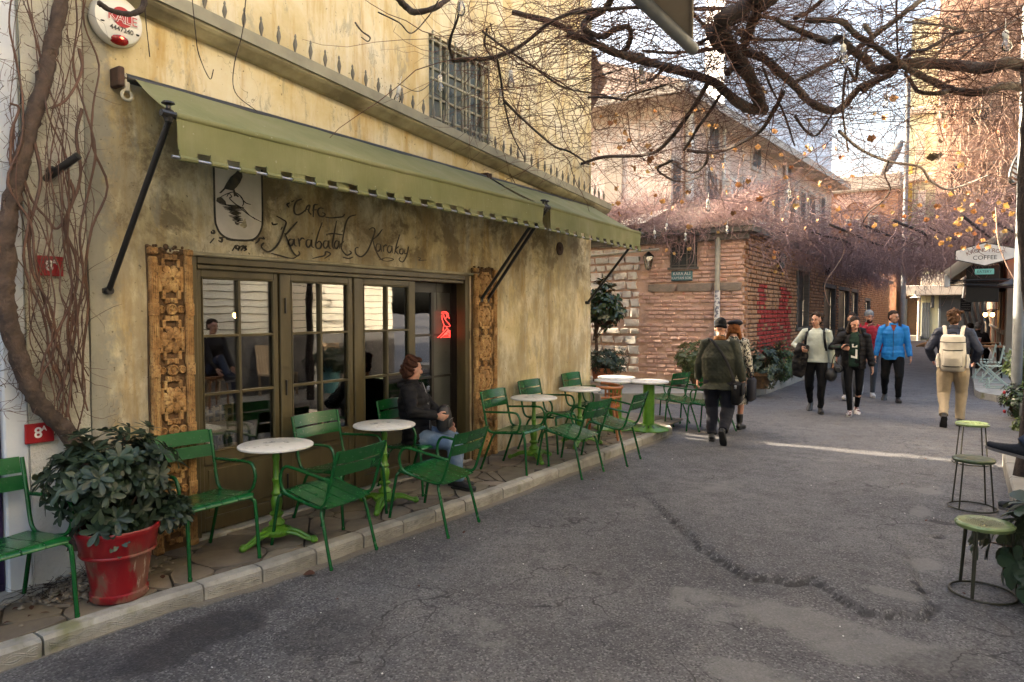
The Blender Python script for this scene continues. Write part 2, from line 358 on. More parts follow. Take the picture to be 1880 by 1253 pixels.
MAT['joint'] = simple("dark_mortar_joint", (0.07, 0.058, 0.042), (0.045, 0.037, 0.028), 12, 0.95, bump=0.5)
MAT['gravel'] = simple("pale_gravel", (0.30, 0.26, 0.21), (0.16, 0.13, 0.10), 9, 0.9)
# ================================================================ ground, road, sidewalk
KX = lambda y: float(np.interp(y, [-2, 1.28, 2.04, 2.67, 4.88, 6.9, 8.95], [0.62, 0.682, 0.728, 0.80, 0.956, 1.023, 1.045]))
g = MB(); g.add([(-400, -400, -0.06), (400, -400, -0.06), (400, 900, -0.06), (-400, 900, -0.06)], [(0, 1, 2, 3)])
g.build('ground', MAT['asphalt'], kind='structure')
def fbm(x, y, s, seed):
    r = np.random.default_rng(seed); out = np.zeros_like(x); a = 1.0
    for o in range(4):
        G = r.standard_normal((64, 64)); u = x * s * 2 ** o; w = y * s * 2 ** o; i = np.floor(u).astype(int); j = np.floor(w).astype(int); fu = u - i; fw = w - j
        fu = fu * fu * (3 - 2 * fu); fw = fw * fw * (3 - 2 * fw); q = lambda a_, b_: G[a_ % 64, b_ % 64]
        out += a * ((q(i, j) * (1 - fu) + q(i + 1, j) * fu) * (1 - fw) + (q(i, j + 1) * (1 - fu) + q(i + 1, j + 1) * fu) * fw); a *= 0.5
    return out
def road():
    xs = np.concatenate([np.arange(-8, 0.4, 0.7), np.arange(0.4, 5.6, 0.03), np.arange(5.6, 14, 0.6)]); ys = np.concatenate([np.arange(-6, -0.5, 0.4), np.arange(-0.5, 11, 0.03), np.arange(11, 24, 0.12), np.arange(24, 70, 1.0)])
    X, Y = np.meshgrid(xs, ys); Z = 0.004 * fbm(X, Y, 1.3, 3) + 0.0022 * fbm(X, Y, 9, 5); wear = np.zeros(X.shape + (4,)); wear[..., 3] = 1
    poly = np.array([[*onz(a, b)][:2] for a, b in [(1238, 962), (1262, 985), (1290, 1010), (1335, 1042), (1380, 1060), (1440, 1072), (1492, 1072), (1530, 1092), (1572, 1125), (1620, 1135), (1690, 1132), (1702, 1105), (1690, 1080)]])
    best = np.full(X.shape, 9.0); side = np.zeros(X.shape)
    for p, q in zip(poly[:-1], poly[1:]):
        d = q - p; t = np.clip(((X - p[0]) * d[0] + (Y - p[1]) * d[1]) / (d @ d), 0, 1); dx = X - p[0] - t * d[0]; dy = Y - p[1] - t * d[1]; D = np.hypot(dx, dy); m = D < best
        best = np.where(m, D, best); side = np.where(m, d[0] * (Y - p[1]) - d[1] * (X - p[0]), side)
    wob = 0.02 * fbm(X, Y, 9, 11) + .012 * fbm(X, Y, 28, 12); sd = np.where(side > 0, best, -best) + wob; along = np.exp(-np.maximum(best - 0.25, 0) / 0.7)
    Z += np.clip(sd / 0.018, 0, 1) * 0.036 * along - np.exp(-(sd / 0.03) ** 2) * 0.006 * (best < 0.4); wear[..., 1] = np.maximum(wear[..., 1], np.exp(-((sd - 0.10) / 0.13) ** 2) * 0.40 * (best < 0.6)); wear[..., 1] = np.maximum(wear[..., 1], np.exp(-((sd + 0.004) / 0.013) ** 2) * 1.3 * (best < 0.3))
    def blob(px, py, rx, ry, ch, amt, dz=0.0, rot=0.0):
        nonlocal Z
        c = onz(px, py); u = (X - c.x) * math.cos(rot) + (Y - c.y) * math.sin(rot); w = -(X - c.x) * math.sin(rot) + (Y - c.y) * math.cos(rot); q = (u / rx) ** 2 + (w / ry) ** 2 + 0.25 * fbm(X, Y, 4, int(px))
        k = np.clip(1.2 - 1.05 * q, 0, 1) ** .8; wear[..., ch] = np.maximum(wear[..., ch], k * amt); Z = Z + dz * k
    for a in [(1560, 1170, 0.5, 0.3, 0, 1, 0.002), (1440, 1130, 0.45, 0.22, 0, .9, 0), (1320, 1110, 0.35, 0.3, 0, .62, 0), (1640, 1098, 0.2, 0.09, 0, 1, -0.006), (1700, 1040, 0.16, 0.16, 0, 1, -0.004), (1710, 900, 0.12, 0.25, 0, .9, -0.006), (1690, 940, 0.1, 0.2, 0, .9, -0.004), (1670, 1210, 0.2, 0.14, 0, .9, 0), (1370, 1240, .3, .16, 0, .8, 0),
              (1725, 985, 0.05, 0.04, 1, 1.2, -0.03), (1735, 960, 0.12, 0.06, 1, .8, -0.015), (1700, 870, .14, .05, 1, .8, -.012), (1760, 1100, 0.3, 0.5, 1, .45, 0), (1750, 1230, 0.35, 0.3, 1, .6, 0), (330, 1180, 0.25, 0.55, 1, .95, 0, 0), (620, 1160, .35, .5, 1, .6, 0), (820, 1010, .25, .5, 1, .5, 0), (1120, 1060, .3, .3, 1, .5, 0), (1500, 960, .35, .3, 1, .45, 0), (1330, 900, .5, .35, 0, .5, 0), (1500, 850, .5, .3, 0, .45, 0), (900, 1150, .4, .3, 0, .5, 0), (480, 1110, .2, .35, 1, .6, 0), (150, 1230, .25, .3, 1, .6, 0), (1000, 1180, .6, .3, 1, .45, 0), (1320, 1060, .3, .2, 1, .5, 0)]: blob(*a)
    kx = np.interp(Y, [-2, 1.28, 2.04, 2.67, 4.88, 6.9, 8.95], [0.62, 0.682, 0.728, 0.80, 0.956, 1.023, 1.045]); wear[..., 2] = np.where((Y < 9.0) & (Y > 2.2), np.clip(1.2 - (X - kx) / 0.12, 0, 1), 0); wear[..., 2] = np.maximum(wear[..., 2], np.where(Y > 2.2, 0, np.clip(0.9 - (X - kx) / .05, 0, 1)))
    Z = np.where(X < 0.4, 0.0, Z); ny, nx = X.shape; V = np.stack([X, Y, Z], -1).reshape(-1, 3); I = np.arange(ny * nx).reshape(ny, nx)
    Fq = np.stack([I[:-1, :-1], I[:-1, 1:], I[1:, 1:], I[1:, :-1]], -1).reshape(-1, 4)
    me = bpy.data.meshes.new('road'); me.from_pydata(V.tolist(), [], Fq.tolist()); a = me.attributes.new('wear', 'FLOAT_COLOR', 'POINT'); a.data.foreach_set('color', wear.reshape(-1).astype(np.float32)); me.polygons.foreach_set('use_smooth', [True] * len(me.polygons)); me.materials.append(MAT['asphalt']); me.update()
    o = bpy.data.objects.new('road', me); link(o); tag(o, kind='structure')
road()
def extrude_y(path, prof, y0, y1): pass
sw = MB()     # bed of the sidewalk under the stones
ys = [-1.5, 1.28, 2.04, 2.67, 4.0, 4.88, 6, 6.9, 8, 8.95]
for a, b in zip(ys[:-1], ys[1:]): sw.add([(-0.6, a, -0.02), (KX(a) - 0.1, a, -0.02), (KX(b) - 0.1, b, -0.02), (-0.6, b, -0.02), (-0.6, a, 0.082), (KX(a) - 0.1, a, 0.082), (KX(b) - 0.1, b, 0.082), (-0.6, b, 0.082)], [(4, 5, 6, 7), (2, 3, 7, 6), (1, 2, 6, 5)])
sw.add([(-0.6, 8.95, -0.02), (KX(8.95) - .1, 8.95, -0.02), (0.75, 9.35, -0.02), (-0.6, 9.6, -0.02), (-0.6, 8.95, 0.082), (KX(8.95) - .1, 8.95, 0.082), (0.75, 9.35, 0.082), (-0.6, 9.6, 0.082)], [(4, 5, 6, 7), (1, 2, 6, 5), (2, 3, 7, 6)])
sidewalk = sw.build('sidewalk', MAT['joint'], kind='structure')
def clip(poly, n, d):
    out = []
    for i in range(len(poly)):
        a, b = poly[i], poly[(i + 1) % len(poly)]; da = a[0] * n[0] + a[1] * n[1] - d; db = b[0] * n[0] + b[1] * n[1] - d
        if da <= 0: out.append(a)
        if da * db < 0: t = da / (da - db); out.append((a[0] + (b[0] - a[0]) * t, a[1] + (b[1] - a[1]) * t))
    return out
def paving():
    seeds = []
    y = -1.2
    while y < 9.2:
        for x in (0.02, 0.24, 0.46, 0.68, 0.9):
            if x < KX(y) - 0.1: seeds.append((x + random.uniform(-.09, .09), y + random.uniform(-.16, .16), random.choice((0.0, 0.0, 0.006, 0.018))))
        y += 0.30
    for i, (sx, sy, w) in enumerate(seeds):
        p = [(-0.12, sy - 1), (1.2, sy - 1), (1.2, sy + 1), (-0.12, sy + 1)]
        for j, (ox, oy, wo) in enumerate(seeds):
            if j != i and abs(oy - sy) < 1.2:
                dx, dy = ox - sx, oy - sy; L = math.hypot(dx, dy); n = (dx / L, dy / L); mid = (n[0] * (sx + ox) / 2 + n[1] * (sy + oy) / 2) + (w - wo) / L - 0.007
                p = clip(p, n, mid)
                if len(p) < 3: break
        if len(p) < 3: continue
        p = clip(p, (1, 0), min(KX(sy - .2), KX(sy + .2)) - 0.106)
        if len(p) < 3: continue
        for _ in range(1): p = [q for a, b in zip(p, p[1:] + p[:1]) for q in (((a[0] * .78 + b[0] * .22), (a[1] * .78 + b[1] * .22)), ((a[0] * .22 + b[0] * .78), (a[1] * .22 + b[1] * .78)))]
        h = 0.096 + random.uniform(-.003, .004); m = MB(); m.prism(p, h - 0.075, lambda u, v_, w_: (u, v_, 0.075 + w_)); m.build('paving_stone', MAT['paving'], sidewalk)
paving()
# kerb: single stones with a twisted wave cut in their face
kerb = bpy.data.objects.new('kerb', None); link(kerb); tag(kerb, kind='structure')
kj = [-1.0, -0.25, 0.5] + [onz(a, b, 0.06).y for a, b in [(88, 1190), (371, 1085), (490, 1055), (583, 1020), (666, 990), (738, 965), (801, 946), (857, 928)]]
while kj[-1] < 8.6: kj.append(kj[-1] + random.uniform(0.46, 0.56))
kj = [y for y in kj if y < 8.7] + [8.95]
for a, b in zip(kj[:-1], kj[1:]):
    m = MB(); gap = 0.006; a0, b0 = a + gap, b - gap; n = 6; prof = [(-0.115, -0.03), (0.0, -0.03), (0.0 + random.uniform(-.004, .004), 0.078), (-0.022, 0.1 + random.uniform(-.003, .003)), (-0.1, 0.102), (-0.115, 0.09)]
    vv = []
    for i in range(n + 1):
        y = a0 + (b0 - a0) * i / n; sh = 0.004 if i in (0, n) else 0
        for k, (dx, z) in enumerate(prof): vv.append((KX(y) + dx + (-sh if k in (1, 2) else 0) + random.uniform(-.0015, .0015), y, z - sh * (k in (3, 4)) + random.uniform(-.001, .001)))
    q = len(prof); ff = [(i * q + k, (i + 1) * q + k, (i + 1) * q + (k + 1) % q, i * q + (k + 1) % q) for i in range(n) for k in range(q)] + [tuple(range(q)), tuple(n * q + k for k in range(q))[::-1]]
    m.add(vv, ff); st = m.build('kerb_stone', MAT['kerb'], kerb, smooth=30, fix=True)
    if b < 6.5:
        w = MB(); N = max(6, int((b0 - a0) / 0.015))
        for ph in (0, PI):
            for off in (-0.006, 0.006):
                w.tube([(KX(a0 + (b0 - a0) * i / N) + 0.0005, a0 + 0.02 + (b0 - a0 - 0.04) * i / N, 0.042 + off + 0.018 * math.sin(2 * PI * (a0 + (b0 - a0) * i / N) / 0.2 + ph)) for i in range(N + 1)], 0.0034, 4)
        w.build('wave_relief', MAT['kerb'], st)
# return of the kerb round the corner
for (p, q) in (((KX(8.95) - 0.05, 8.98), (0.86, 9.22)), ((0.84, 9.23), (0.55, 9.4)), ((0.53, 9.41), (0.2, 9.52))):
    m = MB(); d = Vector((q[0] - p[0], q[1] - p[1], 0)); L = d.length; d /= L; nn = Vector((d.y, -d.x, 0)) * -1
    m.prism([(0.006, -0.1), (L - 0.006, -0.1), (L - 0.006, 0.0), (0.006, 0.0)], 0.125, lambda u, v_, w_: (p[0] + d.x * u + nn.x * v_ * -1 * -1, p[1] + d.y * u + nn.y * v_, -0.03 + w_)); m.build('kerb_stone', MAT['kerb'], kerb, fix=True)
# ================================================================ the yellow corner building
cafe = thing('cafe_building', 'weathered yellow plaster corner building with green awnings and a folding glass front', 'building', (0, 5.5, 0))
B = lambda name, m, mat, **k: m.build(name, MAT[mat], cafe, world=True, **k)
YL, YR, ZT = 2.03, 8.66, 8.4; OL, OR_, OZ = 2.685, 5.84, 2.085
def gridwall(m, y0, y1, z0, z1, x=0.0, s=0.12, amp=0.004, th=0.25, seed=0):
    ny, nz = max(2, int((y1 - y0) / s)), max(2, int((z1 - z0) / s)); Y, Z = np.meshgrid(np.linspace(y0, y1, ny + 1), np.linspace(z0, z1, nz + 1)); X = x + amp * fbm(Y, Z, 1.7, seed)
    e = (Y <= y0 + 1e-6) | (Y >= y1 - 1e-6) | (Z <= z0 + 1e-6) | (Z >= z1 - 1e-6)
    V = np.stack([X, Y, Z], -1).reshape(-1, 3); I = np.arange(V.shape[0]).reshape(nz + 1, ny + 1)
    m.add(V.tolist(), np.stack([I[:-1, :-1], I[:-1, 1:], I[1:, 1:], I[1:, :-1]], -1).reshape(-1, 4).tolist())
    b = [(x - th, y0, z0), (x - th, y1, z0), (x - th, y1, z1), (x - th, y0, z1)]; c = [(x - 0.004, y0, z0), (x - 0.004, y1, z0), (x - 0.004, y1, z1), (x - 0.004, y0, z1)]
    m.add(b + c, [(0, 3, 2, 1)] + [(i, (i + 1) % 4, 4 + (i + 1) % 4, 4 + i) for i in range(4)])
WY0, WY1, WZ0, WZ1 = 5.19, 6.17, 3.55, 4.42            # upper window opening
m = MB(); gridwall(m, YL, OL, -0.02, OZ); gridwall(m, OR_, YR, -0.02, OZ); gridwall(m, YL, YR, OZ, WZ0)
gridwall(m, YL, WY0, WZ0, ZT); gridwall(m, WY1, YR, WZ0, ZT); gridwall(m, WY0, WY1, WZ1, ZT)
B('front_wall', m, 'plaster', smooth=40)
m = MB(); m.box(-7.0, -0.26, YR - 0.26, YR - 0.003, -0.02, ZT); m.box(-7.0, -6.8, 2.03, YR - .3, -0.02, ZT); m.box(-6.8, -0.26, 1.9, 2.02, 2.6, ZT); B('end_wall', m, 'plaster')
m = MB(); m.box(-7.2, 0.3, 1.95, YR + 0.3, ZT, ZT + 0.25); B('roof', m, 'fascia')
m = MB(); m.box(-0.004, 0.006, -0.012, 0.002, 0, 0.035, 0.002); bead_me = m.mesh('corner_bead', MAT['plaster_edge'])
for z in np.arange(0.2, 2.2, 0.055): inst('corner_bead', bead_me, cafe, (0, YR - 5.5, z))
# ledge that climbs along the front
def ledge():
    X1 = 0.166; t0, t1 = onx(330, -6, X1), onx(1112, 370, X1); b0, b1 = onx(330, 14, X1), onx(1095, 385, X1)
    lerp = lambda p, q, y: p.z + (q.z - p.z) * (y - p.y) / (q.y - p.y)
    y0, y1 = 1.9, 8.98; zt = lambda y: lerp(t0, t1, y); zb = lambda y: min(zt(y) - 0.085, lerp(b0, b1, y))
    def pr(name, prof, mat):
        mm = MB(); N = 14; vv = []
        for i in range(N + 1):
            y = y0 + (y1 - y0) * i / N; vv += [(x, y, zt(y) + dz) for x, dz in prof]
        q = len(prof); mm.add(vv, [(i * q + k, i * q + (k + 1) % q, (i + 1) * q + (k + 1) % q, (i + 1) * q + k) for i in range(N) for k in range(q)] + [tuple(range(q))[::-1], tuple(N * q + k for k in range(q))])
        return B(name, mm, mat, fix=True)
    led = pr('ledge', [(-0.003, -0.155), (0.05, -0.155), (0.125, -0.115), (0.145, -0.10), (0.145, -0.02), (-0.003, -0.02)], 'plaster_edge')
    fa = pr('ledge_fascia', [(0.146, -0.085), (0.166, -0.085), (0.166, 0.0), (-0.002, 0.0), (-0.002, -0.018), (0.146, -0.018)], 'fascia')
    pk = MB(); pk.lathe([(0.007, 0), (0.007, 0.03), (0.011, 0.045), (0.017, 0.075), (0.012, 0.105), (0.006, 0.125), (0.009, 0.135), (0.006, 0.15), (0.0005, 0.158)], 8)
    me = pk.mesh('picket', MAT['iron'], 40); y = 2.45
    while y < 8.95:
        o = inst('picket', me, cafe, (0.125, y - 5.5, zt(y)), (random.uniform(-.06, .06), random.uniform(-.05, .05), 0)); o.scale = (1, 1, random.uniform(.9, 1.1)); y += 0.148
    r = MB(); r.tube([(0.06, 2.0, zt(2.0) + 0.03), (0.05, 4, zt(4) + 0.035), (0.07, 6.2, zt(6.2) + .03), (.05, 8.8, zt(8.8) + .03)], 0.016, 6, smooth=6); B('ledge_pipe', r, 'black')
    return zt
ZLED = ledge()
# upper barred window
win = MB(); f = 0.045
for a in ((WY0, WY0 + f, WZ0, WZ1), (WY1 - f, WY1, WZ0, WZ1), (WY0 + f, WY1 - f, WZ1 - f, WZ1), (WY0 + f, WY1 - f, WZ0, WZ0 + f)): win.box(-0.10, -0.03, *a, 0.004)
for k in (1, 2): yy = WY0 + (WY1 - WY0) * k / 3; win.box(-0.09, -0.04, yy - .014, yy + .014, WZ0 + f, WZ1 - f)
for k in (1, 2): zz = WZ0 + (WZ1 - WZ0) * k / 3; win.box(-0.085, -0.045, WY0 + f, WY1 - f, zz - .011, zz + .011)
win = B('window', win, 'fascia')
m = MB(); m.box(-0.072, -0.066, WY0 + f, WY1 - f, WZ0 + f, WZ1 - f); m.build('pane', simple('dusty_window_glass', (.07, .085, .075), (.04, .05, .045), 3, .3, bump=0, Specular_IOR_Level=.3), win)
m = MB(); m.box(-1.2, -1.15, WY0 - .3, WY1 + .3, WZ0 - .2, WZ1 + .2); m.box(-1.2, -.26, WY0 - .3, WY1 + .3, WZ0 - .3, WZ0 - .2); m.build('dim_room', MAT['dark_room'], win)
bar = MB(); bar.box(-0.009, 0.009, -0.009, 0.009, WZ0 - 0.02, WZ1 + 0.02, .003); bme = bar.mesh('bar', MAT['fascia'])
for k in range(9): inst('bar', bme, win, (0.035, WY0 + 0.02 + k * (WY1 - WY0 - .04) / 8, 0))
m = MB()
for k in range(3): z = WZ0 + 0.06 + k * .37; m.box(0.024, 0.046, WY0 - .01, WY1 + .01, z - .011, z + .011, .003)
m.build('cross_bar', MAT['fascia'], win)
# carved jambs of the doorway
def rosette_poly(r, n=8, deep=0.72, k=10):
    out = []
    for i in range(n * k):
        a = 2 * PI * i / (n * k); c = abs(math.sin(n * a / 2)) ** 0.55; out.append((r * (deep * 0.62 + (1 - deep * 0.62) * c) * math.cos(a), r * (deep * 0.62 + (1 - deep * 0.62) * c) * math.sin(a)))
    return out
def petal_mesh(r, mat):
    m = MB(); N = 8
    for i in range(N):
        a = 2 * PI * i / N + PI / N; ca, sa = math.cos(a), math.sin(a); pts = []
        for t, w, h in ((0.12, 0.06, 0.018), (0.45, 0.20, 0.024), (0.75, 0.27, 0.02), (0.92, 0.16, 0.012), (1.0, 0.03, 0.006)):
            for s in (-1, 0, 1): pts.append((h + (0.008 if s == 0 else 0) * (1 if t < .8 else -.5), r * (t * ca - s * w * sa), r * (t * sa + s * w * ca)))
        b0 = [(0, p[1], p[2]) for p in pts]
        fs = [(3 * k + j, 3 * k + 3 + j, 3 * k + 4 + j, 3 * k + 1 + j) for k in range(4) for j in (0, 1)] + [(3 * k, 15 + 3 * k, 15 + 3 * k + 3, 3 * k + 3) for k in range(4)] + [(3 * k + 2, 3 * k + 5, 15 + 3 * k + 5, 15 + 3 * k + 2) for k in range(4)] + [(12, 13, 14, 29, 28, 27)]
        m.add(pts + b0, fs)
    m.lathe([(r * 0.32, 0.0), (r * 0.3, 0.024), (r * 0.16, 0.03), (r * 0.14, 0.012), (0.001, 0.01)], 14, ax='x', cap=False)
    return m.mesh('rosette', mat, 40)
def jamb(y0, y1, z0, z1, n, top_w):
    w = y1 - y0; yc = (y0 + y1) / 2; H = (z1 - z0); st = H / n
    m = MB(); gridwall(m, y0, y1, z0, z1, 0.022, 0.05, 0.003, 0.03, 9); j = m.build('carved_jamb', MAT['carved_ground'], cafe, world=True, smooth=40)
    for s in (-1, 1):
        m = MB(); e = y0 if s < 0 else y1; i_ = e - s * 0.055
        m.box(0.02, 0.058, min(e, i_), max(e, i_), z0, z1 - (.06 if s < 0 else .02), 0.01)
        for k in range(4): yy = e - s * (0.008 + 0.013 * k); m.box(0.055, 0.063, yy - .003, yy + .003, z0 + .02, z1 - .1, .002)
        for k in range(n + 1):
            z = z0 + st * k; m.box(0.02, 0.066, min(e + s * .004, i_ - s * .0), max(e + s * .004, i_), max(z0, z - .045), min(z1, z + .045), .008)
        m.build('carved_border', MAT['carved'], j)
    me = petal_mesh(min(w * 0.33, st * 0.33), MAT['carved']); cm = MB(); cm.lathe([(.038, 0), (.038, .02), (.03, .026), (.024, .014), (.012, .014), (.010, .022), (.001, .022)], 16, ax='x', cap=False); cme = cm.mesh('boss', MAT['carved'], 40)
    for k in range(n):
        zc = z0 + st * (k + 0.5); a = w / 2 - 0.06
        inst('rosette', me, j, (0.026, yc, zc), (random.uniform(-.1, .1), 0, 0), (1, 1, 1))
        m = MB()                                        # stepped frame round each rosette
        h = st / 2
        for sy in (-1, 1):
            for (u0, u1, v0, v1) in ((a * .72, a, -h * .42, h * .42), (a * .48, a * .74, h * .42 - .01, h * .66), (a * .48, a * .74, -h * .66, -h * .42 + .01), (a * .12, a * .5, h * .62, h * .80), (a * .12, a * .5, -h * .80, -h * .62)):
                lo, hi = sorted((yc + sy * u0, yc + sy * u1)); m.box(0.02, 0.046 + random.uniform(-.004, .004), lo, hi, zc + v0, zc + v1, .003)
        m.box(0.02, .05, yc - a * .14, yc + a * .14, zc + h * .62, zc + h * .78, .006); m.box(0.02, .05, yc - a * .14, yc + a * .14, zc - h * .78, zc - h * .62, .006)
        m.build('stepped_frame', MAT['carved'], j)
        if k: 
            inst('boss', cme, j, (0.026, yc, z0 + st * k))
            for sy in (-1, 1): inst('boss', cme, j, (0.024, yc + sy * a * .8, z0 + st * k), scale=(.8, .7, .7))
    m = MB()
    for i in range(30):
        a = random.uniform(y0, y1); b = z1 + random.uniform(-.035, .015); m.ell((0.015 + random.uniform(0, .015), a, b), [random.uniform(.008, .02) for _ in range(3)], 6, 4)
    m.build('broken_plaster', MAT['carved_ground'], j)
jamb(2.375, 2.668, 0.1, 2.12, 4.0 and 5, 0); jamb(5.87, 6.275, 0.1, 2.17, 6, 0)
# ---- folding glass front, set back 5 cm
XD = -0.05
fr = MB(); fr.box(-0.13, -0.005, OL, 2.735, 0.1, OZ, .006); fr.box(-0.13, -0.005, 5.775, OR_ + .02, 0.1, OZ, .006); fr.box(-0.13, -0.003, 2.735, 5.775, 2.035, OZ + .002, .006); fr.box(-0.115, -0.02, 2.745, 5.765, 2.0, 2.033, .005)
frame = B('door_frame', fr, 'olive')
m = MB(); m.box(-0.3, 0.02, OL, OR_ + .02, 0.0, 0.112, .008); B('door_step', m, 'kerb')
m = MB(); m.box(-0.02, 0.03, 2.5, 6.0, OZ + .003, OZ + .03, .006); B('lintel_drip', m, 'plaster_edge')
def leaf(y0, y1, gl, gr, name='glass_door'):
    zb, zg0, zg1, zt = 0.125, 0.69, 1.945, 2.0
    m = MB(); m.box(XD - .045, XD, y0, gl, zb, zt, .005); m.box(XD - .045, XD, gr, y1, zb, zt, .005); m.box(XD - .043, XD - .002, gl, gr, zg1, zt, .004); m.box(XD - .043, XD - .002, gl, gr, zb, zb + .1, .004); m.box(XD - .043, XD - .002, gl, gr, zg0 - .09, zg0, .004)
    d = m.build(name, MAT['olive'], cafe, world=True)
    m = MB(); m.box(XD - .032, XD - .018, gl, gr, zb + .1, zg0 - .09); m.box(XD - .02, XD - .010, gl + .035, gr - .035, zb + .135, zg0 - .125, .006); m.build('lower_panel', MAT['olive'], d)
    m = MB(); m.box(XD - .03, XD - .024, gl, gr, zg0, zg1); m.build('pane', MAT['glass'], d)
    yc = (gl + gr) / 2; m = MB(); m.box(XD - .04, XD + .004, yc - .011, yc + .011, zg0, zg1, .004); m.build('glazing_bar', MAT['olive'], d)
    for k in (1, 2): z = zg0 + (zg1 - zg0) * k / 3; m = MB(); m.box(XD - .039, XD + .003, gl, yc - .0115, z - .010, z + .010, .004); m.box(XD - .039, XD + .003, yc + .0115, gr, z - .010, z + .010, .004); m.build('glazing_bar', MAT['olive'], d)
    m = MB()
    for a in ((gl, gl + .012, zg0, zg1), (gr - .012, gr, zg0, zg1), (gl + .012, gr - .012, zg1 - .012, zg1), (gl + .012, gr - .012, zg0, zg0 + .012)): m.box(XD - .022, XD + .006, *a, .004)
    m.build('glazing_bead', MAT['olive'], d); return d
P = lambda px, py: onx(px, py, XD).y
leaf(2.738, P(514, 800), P(369, 505), P(502, 512)); d2 = leaf(P(518, 800), P(650, 800), P(534, 512), P(639, 512)); leaf(P(653, 800), P(764, 800), P(667, 520), P(751, 520))
m = MB()
for z in (1.75, 1.1, .35): m.tube([(XD + .006, P(523, 545), z - .06), (XD + .006, P(523, 545), z + .06)], .008, 6)
m.build('hinge', MAT['black'], d2)
# inner door seen through the opening
XI = -0.2; iy0, iy1 = 5.02, 5.775; fy0, fy1 = onx(797, 600, XI).y, onx(829, 600, XI).y
m = MB(); m.box(XI - .04, XI, iy0, iy0 + .09, .12, 2.0, .004); m.box(XI - .04, XI, fy1, iy1, .12, 2.0, .004); m.box(XI - .04, XI, iy0 + .09, fy1, 1.9, 2.0); m.box(XI - .04, XI, iy0 + .09, fy1, .12, .55); m.box(XI - .035, XI - .004, fy0 - .04, fy0, .55, 1.9)
for z in (1.02, 1.46): m.box(XI - .034, XI - .005, iy0 + .09, fy1, z - .012, z + .012)
MAT['dkdoor'] = simple("dark_brown_door_paint", (0.02, 0.014, 0.009), (0.012, 0.009, 0.006), 6, .4)
idoor = B('inner_door', m, 'dkdoor'); MAT['frost'] = simple("grey_frosted_pane", (0.075, 0.078, 0.07), (0.055, 0.057, 0.052), 4, .35, bump=0)
m = MB(); m.box(XI - .022, XI - .017, fy0, fy1, .55, 1.9); m.build('frosted_pane', MAT['frost'], idoor)
m = MB(); m.box(XI - .022, XI - .017, iy0 + .09, fy0 - .04, .55, 1.9); m.build('pane', MAT['glass'], idoor)
m = MB(); m.box(-0.4, -.14, 5.785, 5.84, .12, 2.03); m.box(-.4, -.25, 5.0, 5.78, 2.01, 2.08); m.build('reveal', MAT['dkdoor'], idoor)
# the room behind the glass
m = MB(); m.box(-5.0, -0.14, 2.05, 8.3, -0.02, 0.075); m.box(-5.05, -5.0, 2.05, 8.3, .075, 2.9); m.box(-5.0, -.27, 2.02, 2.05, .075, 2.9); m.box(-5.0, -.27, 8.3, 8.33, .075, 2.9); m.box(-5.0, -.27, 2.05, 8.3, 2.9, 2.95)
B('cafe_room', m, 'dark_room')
# ---------------------------------------------------------------- things inside, seen through the panes
def wicker_chair(loc, rz, label):
    c = thing('woven_chair', label, 'chair', loc, rz, 'woven chairs inside the cafe')
    m = MB(); rows, cols = 7, 6; z0 = .52; 
    for r in range(rows):
        for k in range(cols):
            if (r + k) % 2 == 0: x = -.22 + k * .075; m.box(x, x + .095, -.215, -.200, z0 + r * .042, z0 + r * .042 + .024, .003)
    for k in range(cols + 1): x = -.22 + k * .075; m.box(x - .012, x + .012, -.208, -.196, z0 - .02, z0 + rows * .042, .003)
    m.build('woven_back', MAT['wood_in'], c)
    m = MB(); m.box(-.24, .24, -.22, .22, .43, .46, .01); m.build('seat', MAT['wood_in'], c)
    for sx in (-1, 1):
        for sy in (-1, 1): m = MB(); m.tube([(sx * .22, sy * .2, 0), (sx * .2, sy * .19, .44)], .016, 8); m.build('leg', MAT['wood_in'], c)
    return c
p = onx(425, 770, -.75); wicker_chair((-.75, p.y + .02, .075), math.radians(-75), 'pale woven back chair behind the first glass door leaf'); p = onx(566, 765, -.75); wicker_chair((-.75, p.y, .075), math.radians(-80), 'pale woven back chair behind the second glass door leaf')
def inner_table(x, y, label):
    t = thing('inner_table', label, 'table', (x, y, .075), 0, 'round tables inside the cafe')
    m = MB(); m.lathe([(.001, .70), (.28, .70), (.285, .71), (.28, .725), (.001, .725)], 28); m.build('table_top', MAT['marble'], t, smooth=40)
    m = MB(); m.tube([(0, 0, .02), (0, 0, .70)], .025, 10); m.lathe([(.2, 0), (.2, .015), (.03, .03)], 20); m.build('pedestal', MAT['black'], t)
inner_table(-.45, onx(395, 812, -.45).y, 'round pale table just inside the first door leaf'); inner_table(-.5, onx(610, 775, -.5).y, 'round pale table just inside the second door leaf')
MAT['bulb_lit'] = glow("lit_bulb", (1.0, 0.55, 0.2), 28)
for px, py, X, lab in ((434, 580, -1.3, 'small lit bulb hanging behind the first glass door leaf'), (603, 582, -2.0, 'small lit bulb hanging behind the second glass door leaf')):
    q = onx(px, py, X); t = thing('pendant_bulb', lab, 'lamp', (q.x, q.y, q.z), 0, 'lit bulbs inside the cafe')
    m = MB(); m.ell((0, 0, 0), (.022, .022, .028), 10, 8); m.build('bulb', MAT['bulb_lit'], t); m = MB(); m.tube([(0, 0, .03), (0, 0, 2.88 - q.z)], .004, 5); m.lathe([(.014, .02), (.016, .06), (.004, .075)], 8); m.build('cord', MAT['black'], t)
MAT['neon'] = glow("red_neon", (1.0, 0.05, 0.04), 0.7)
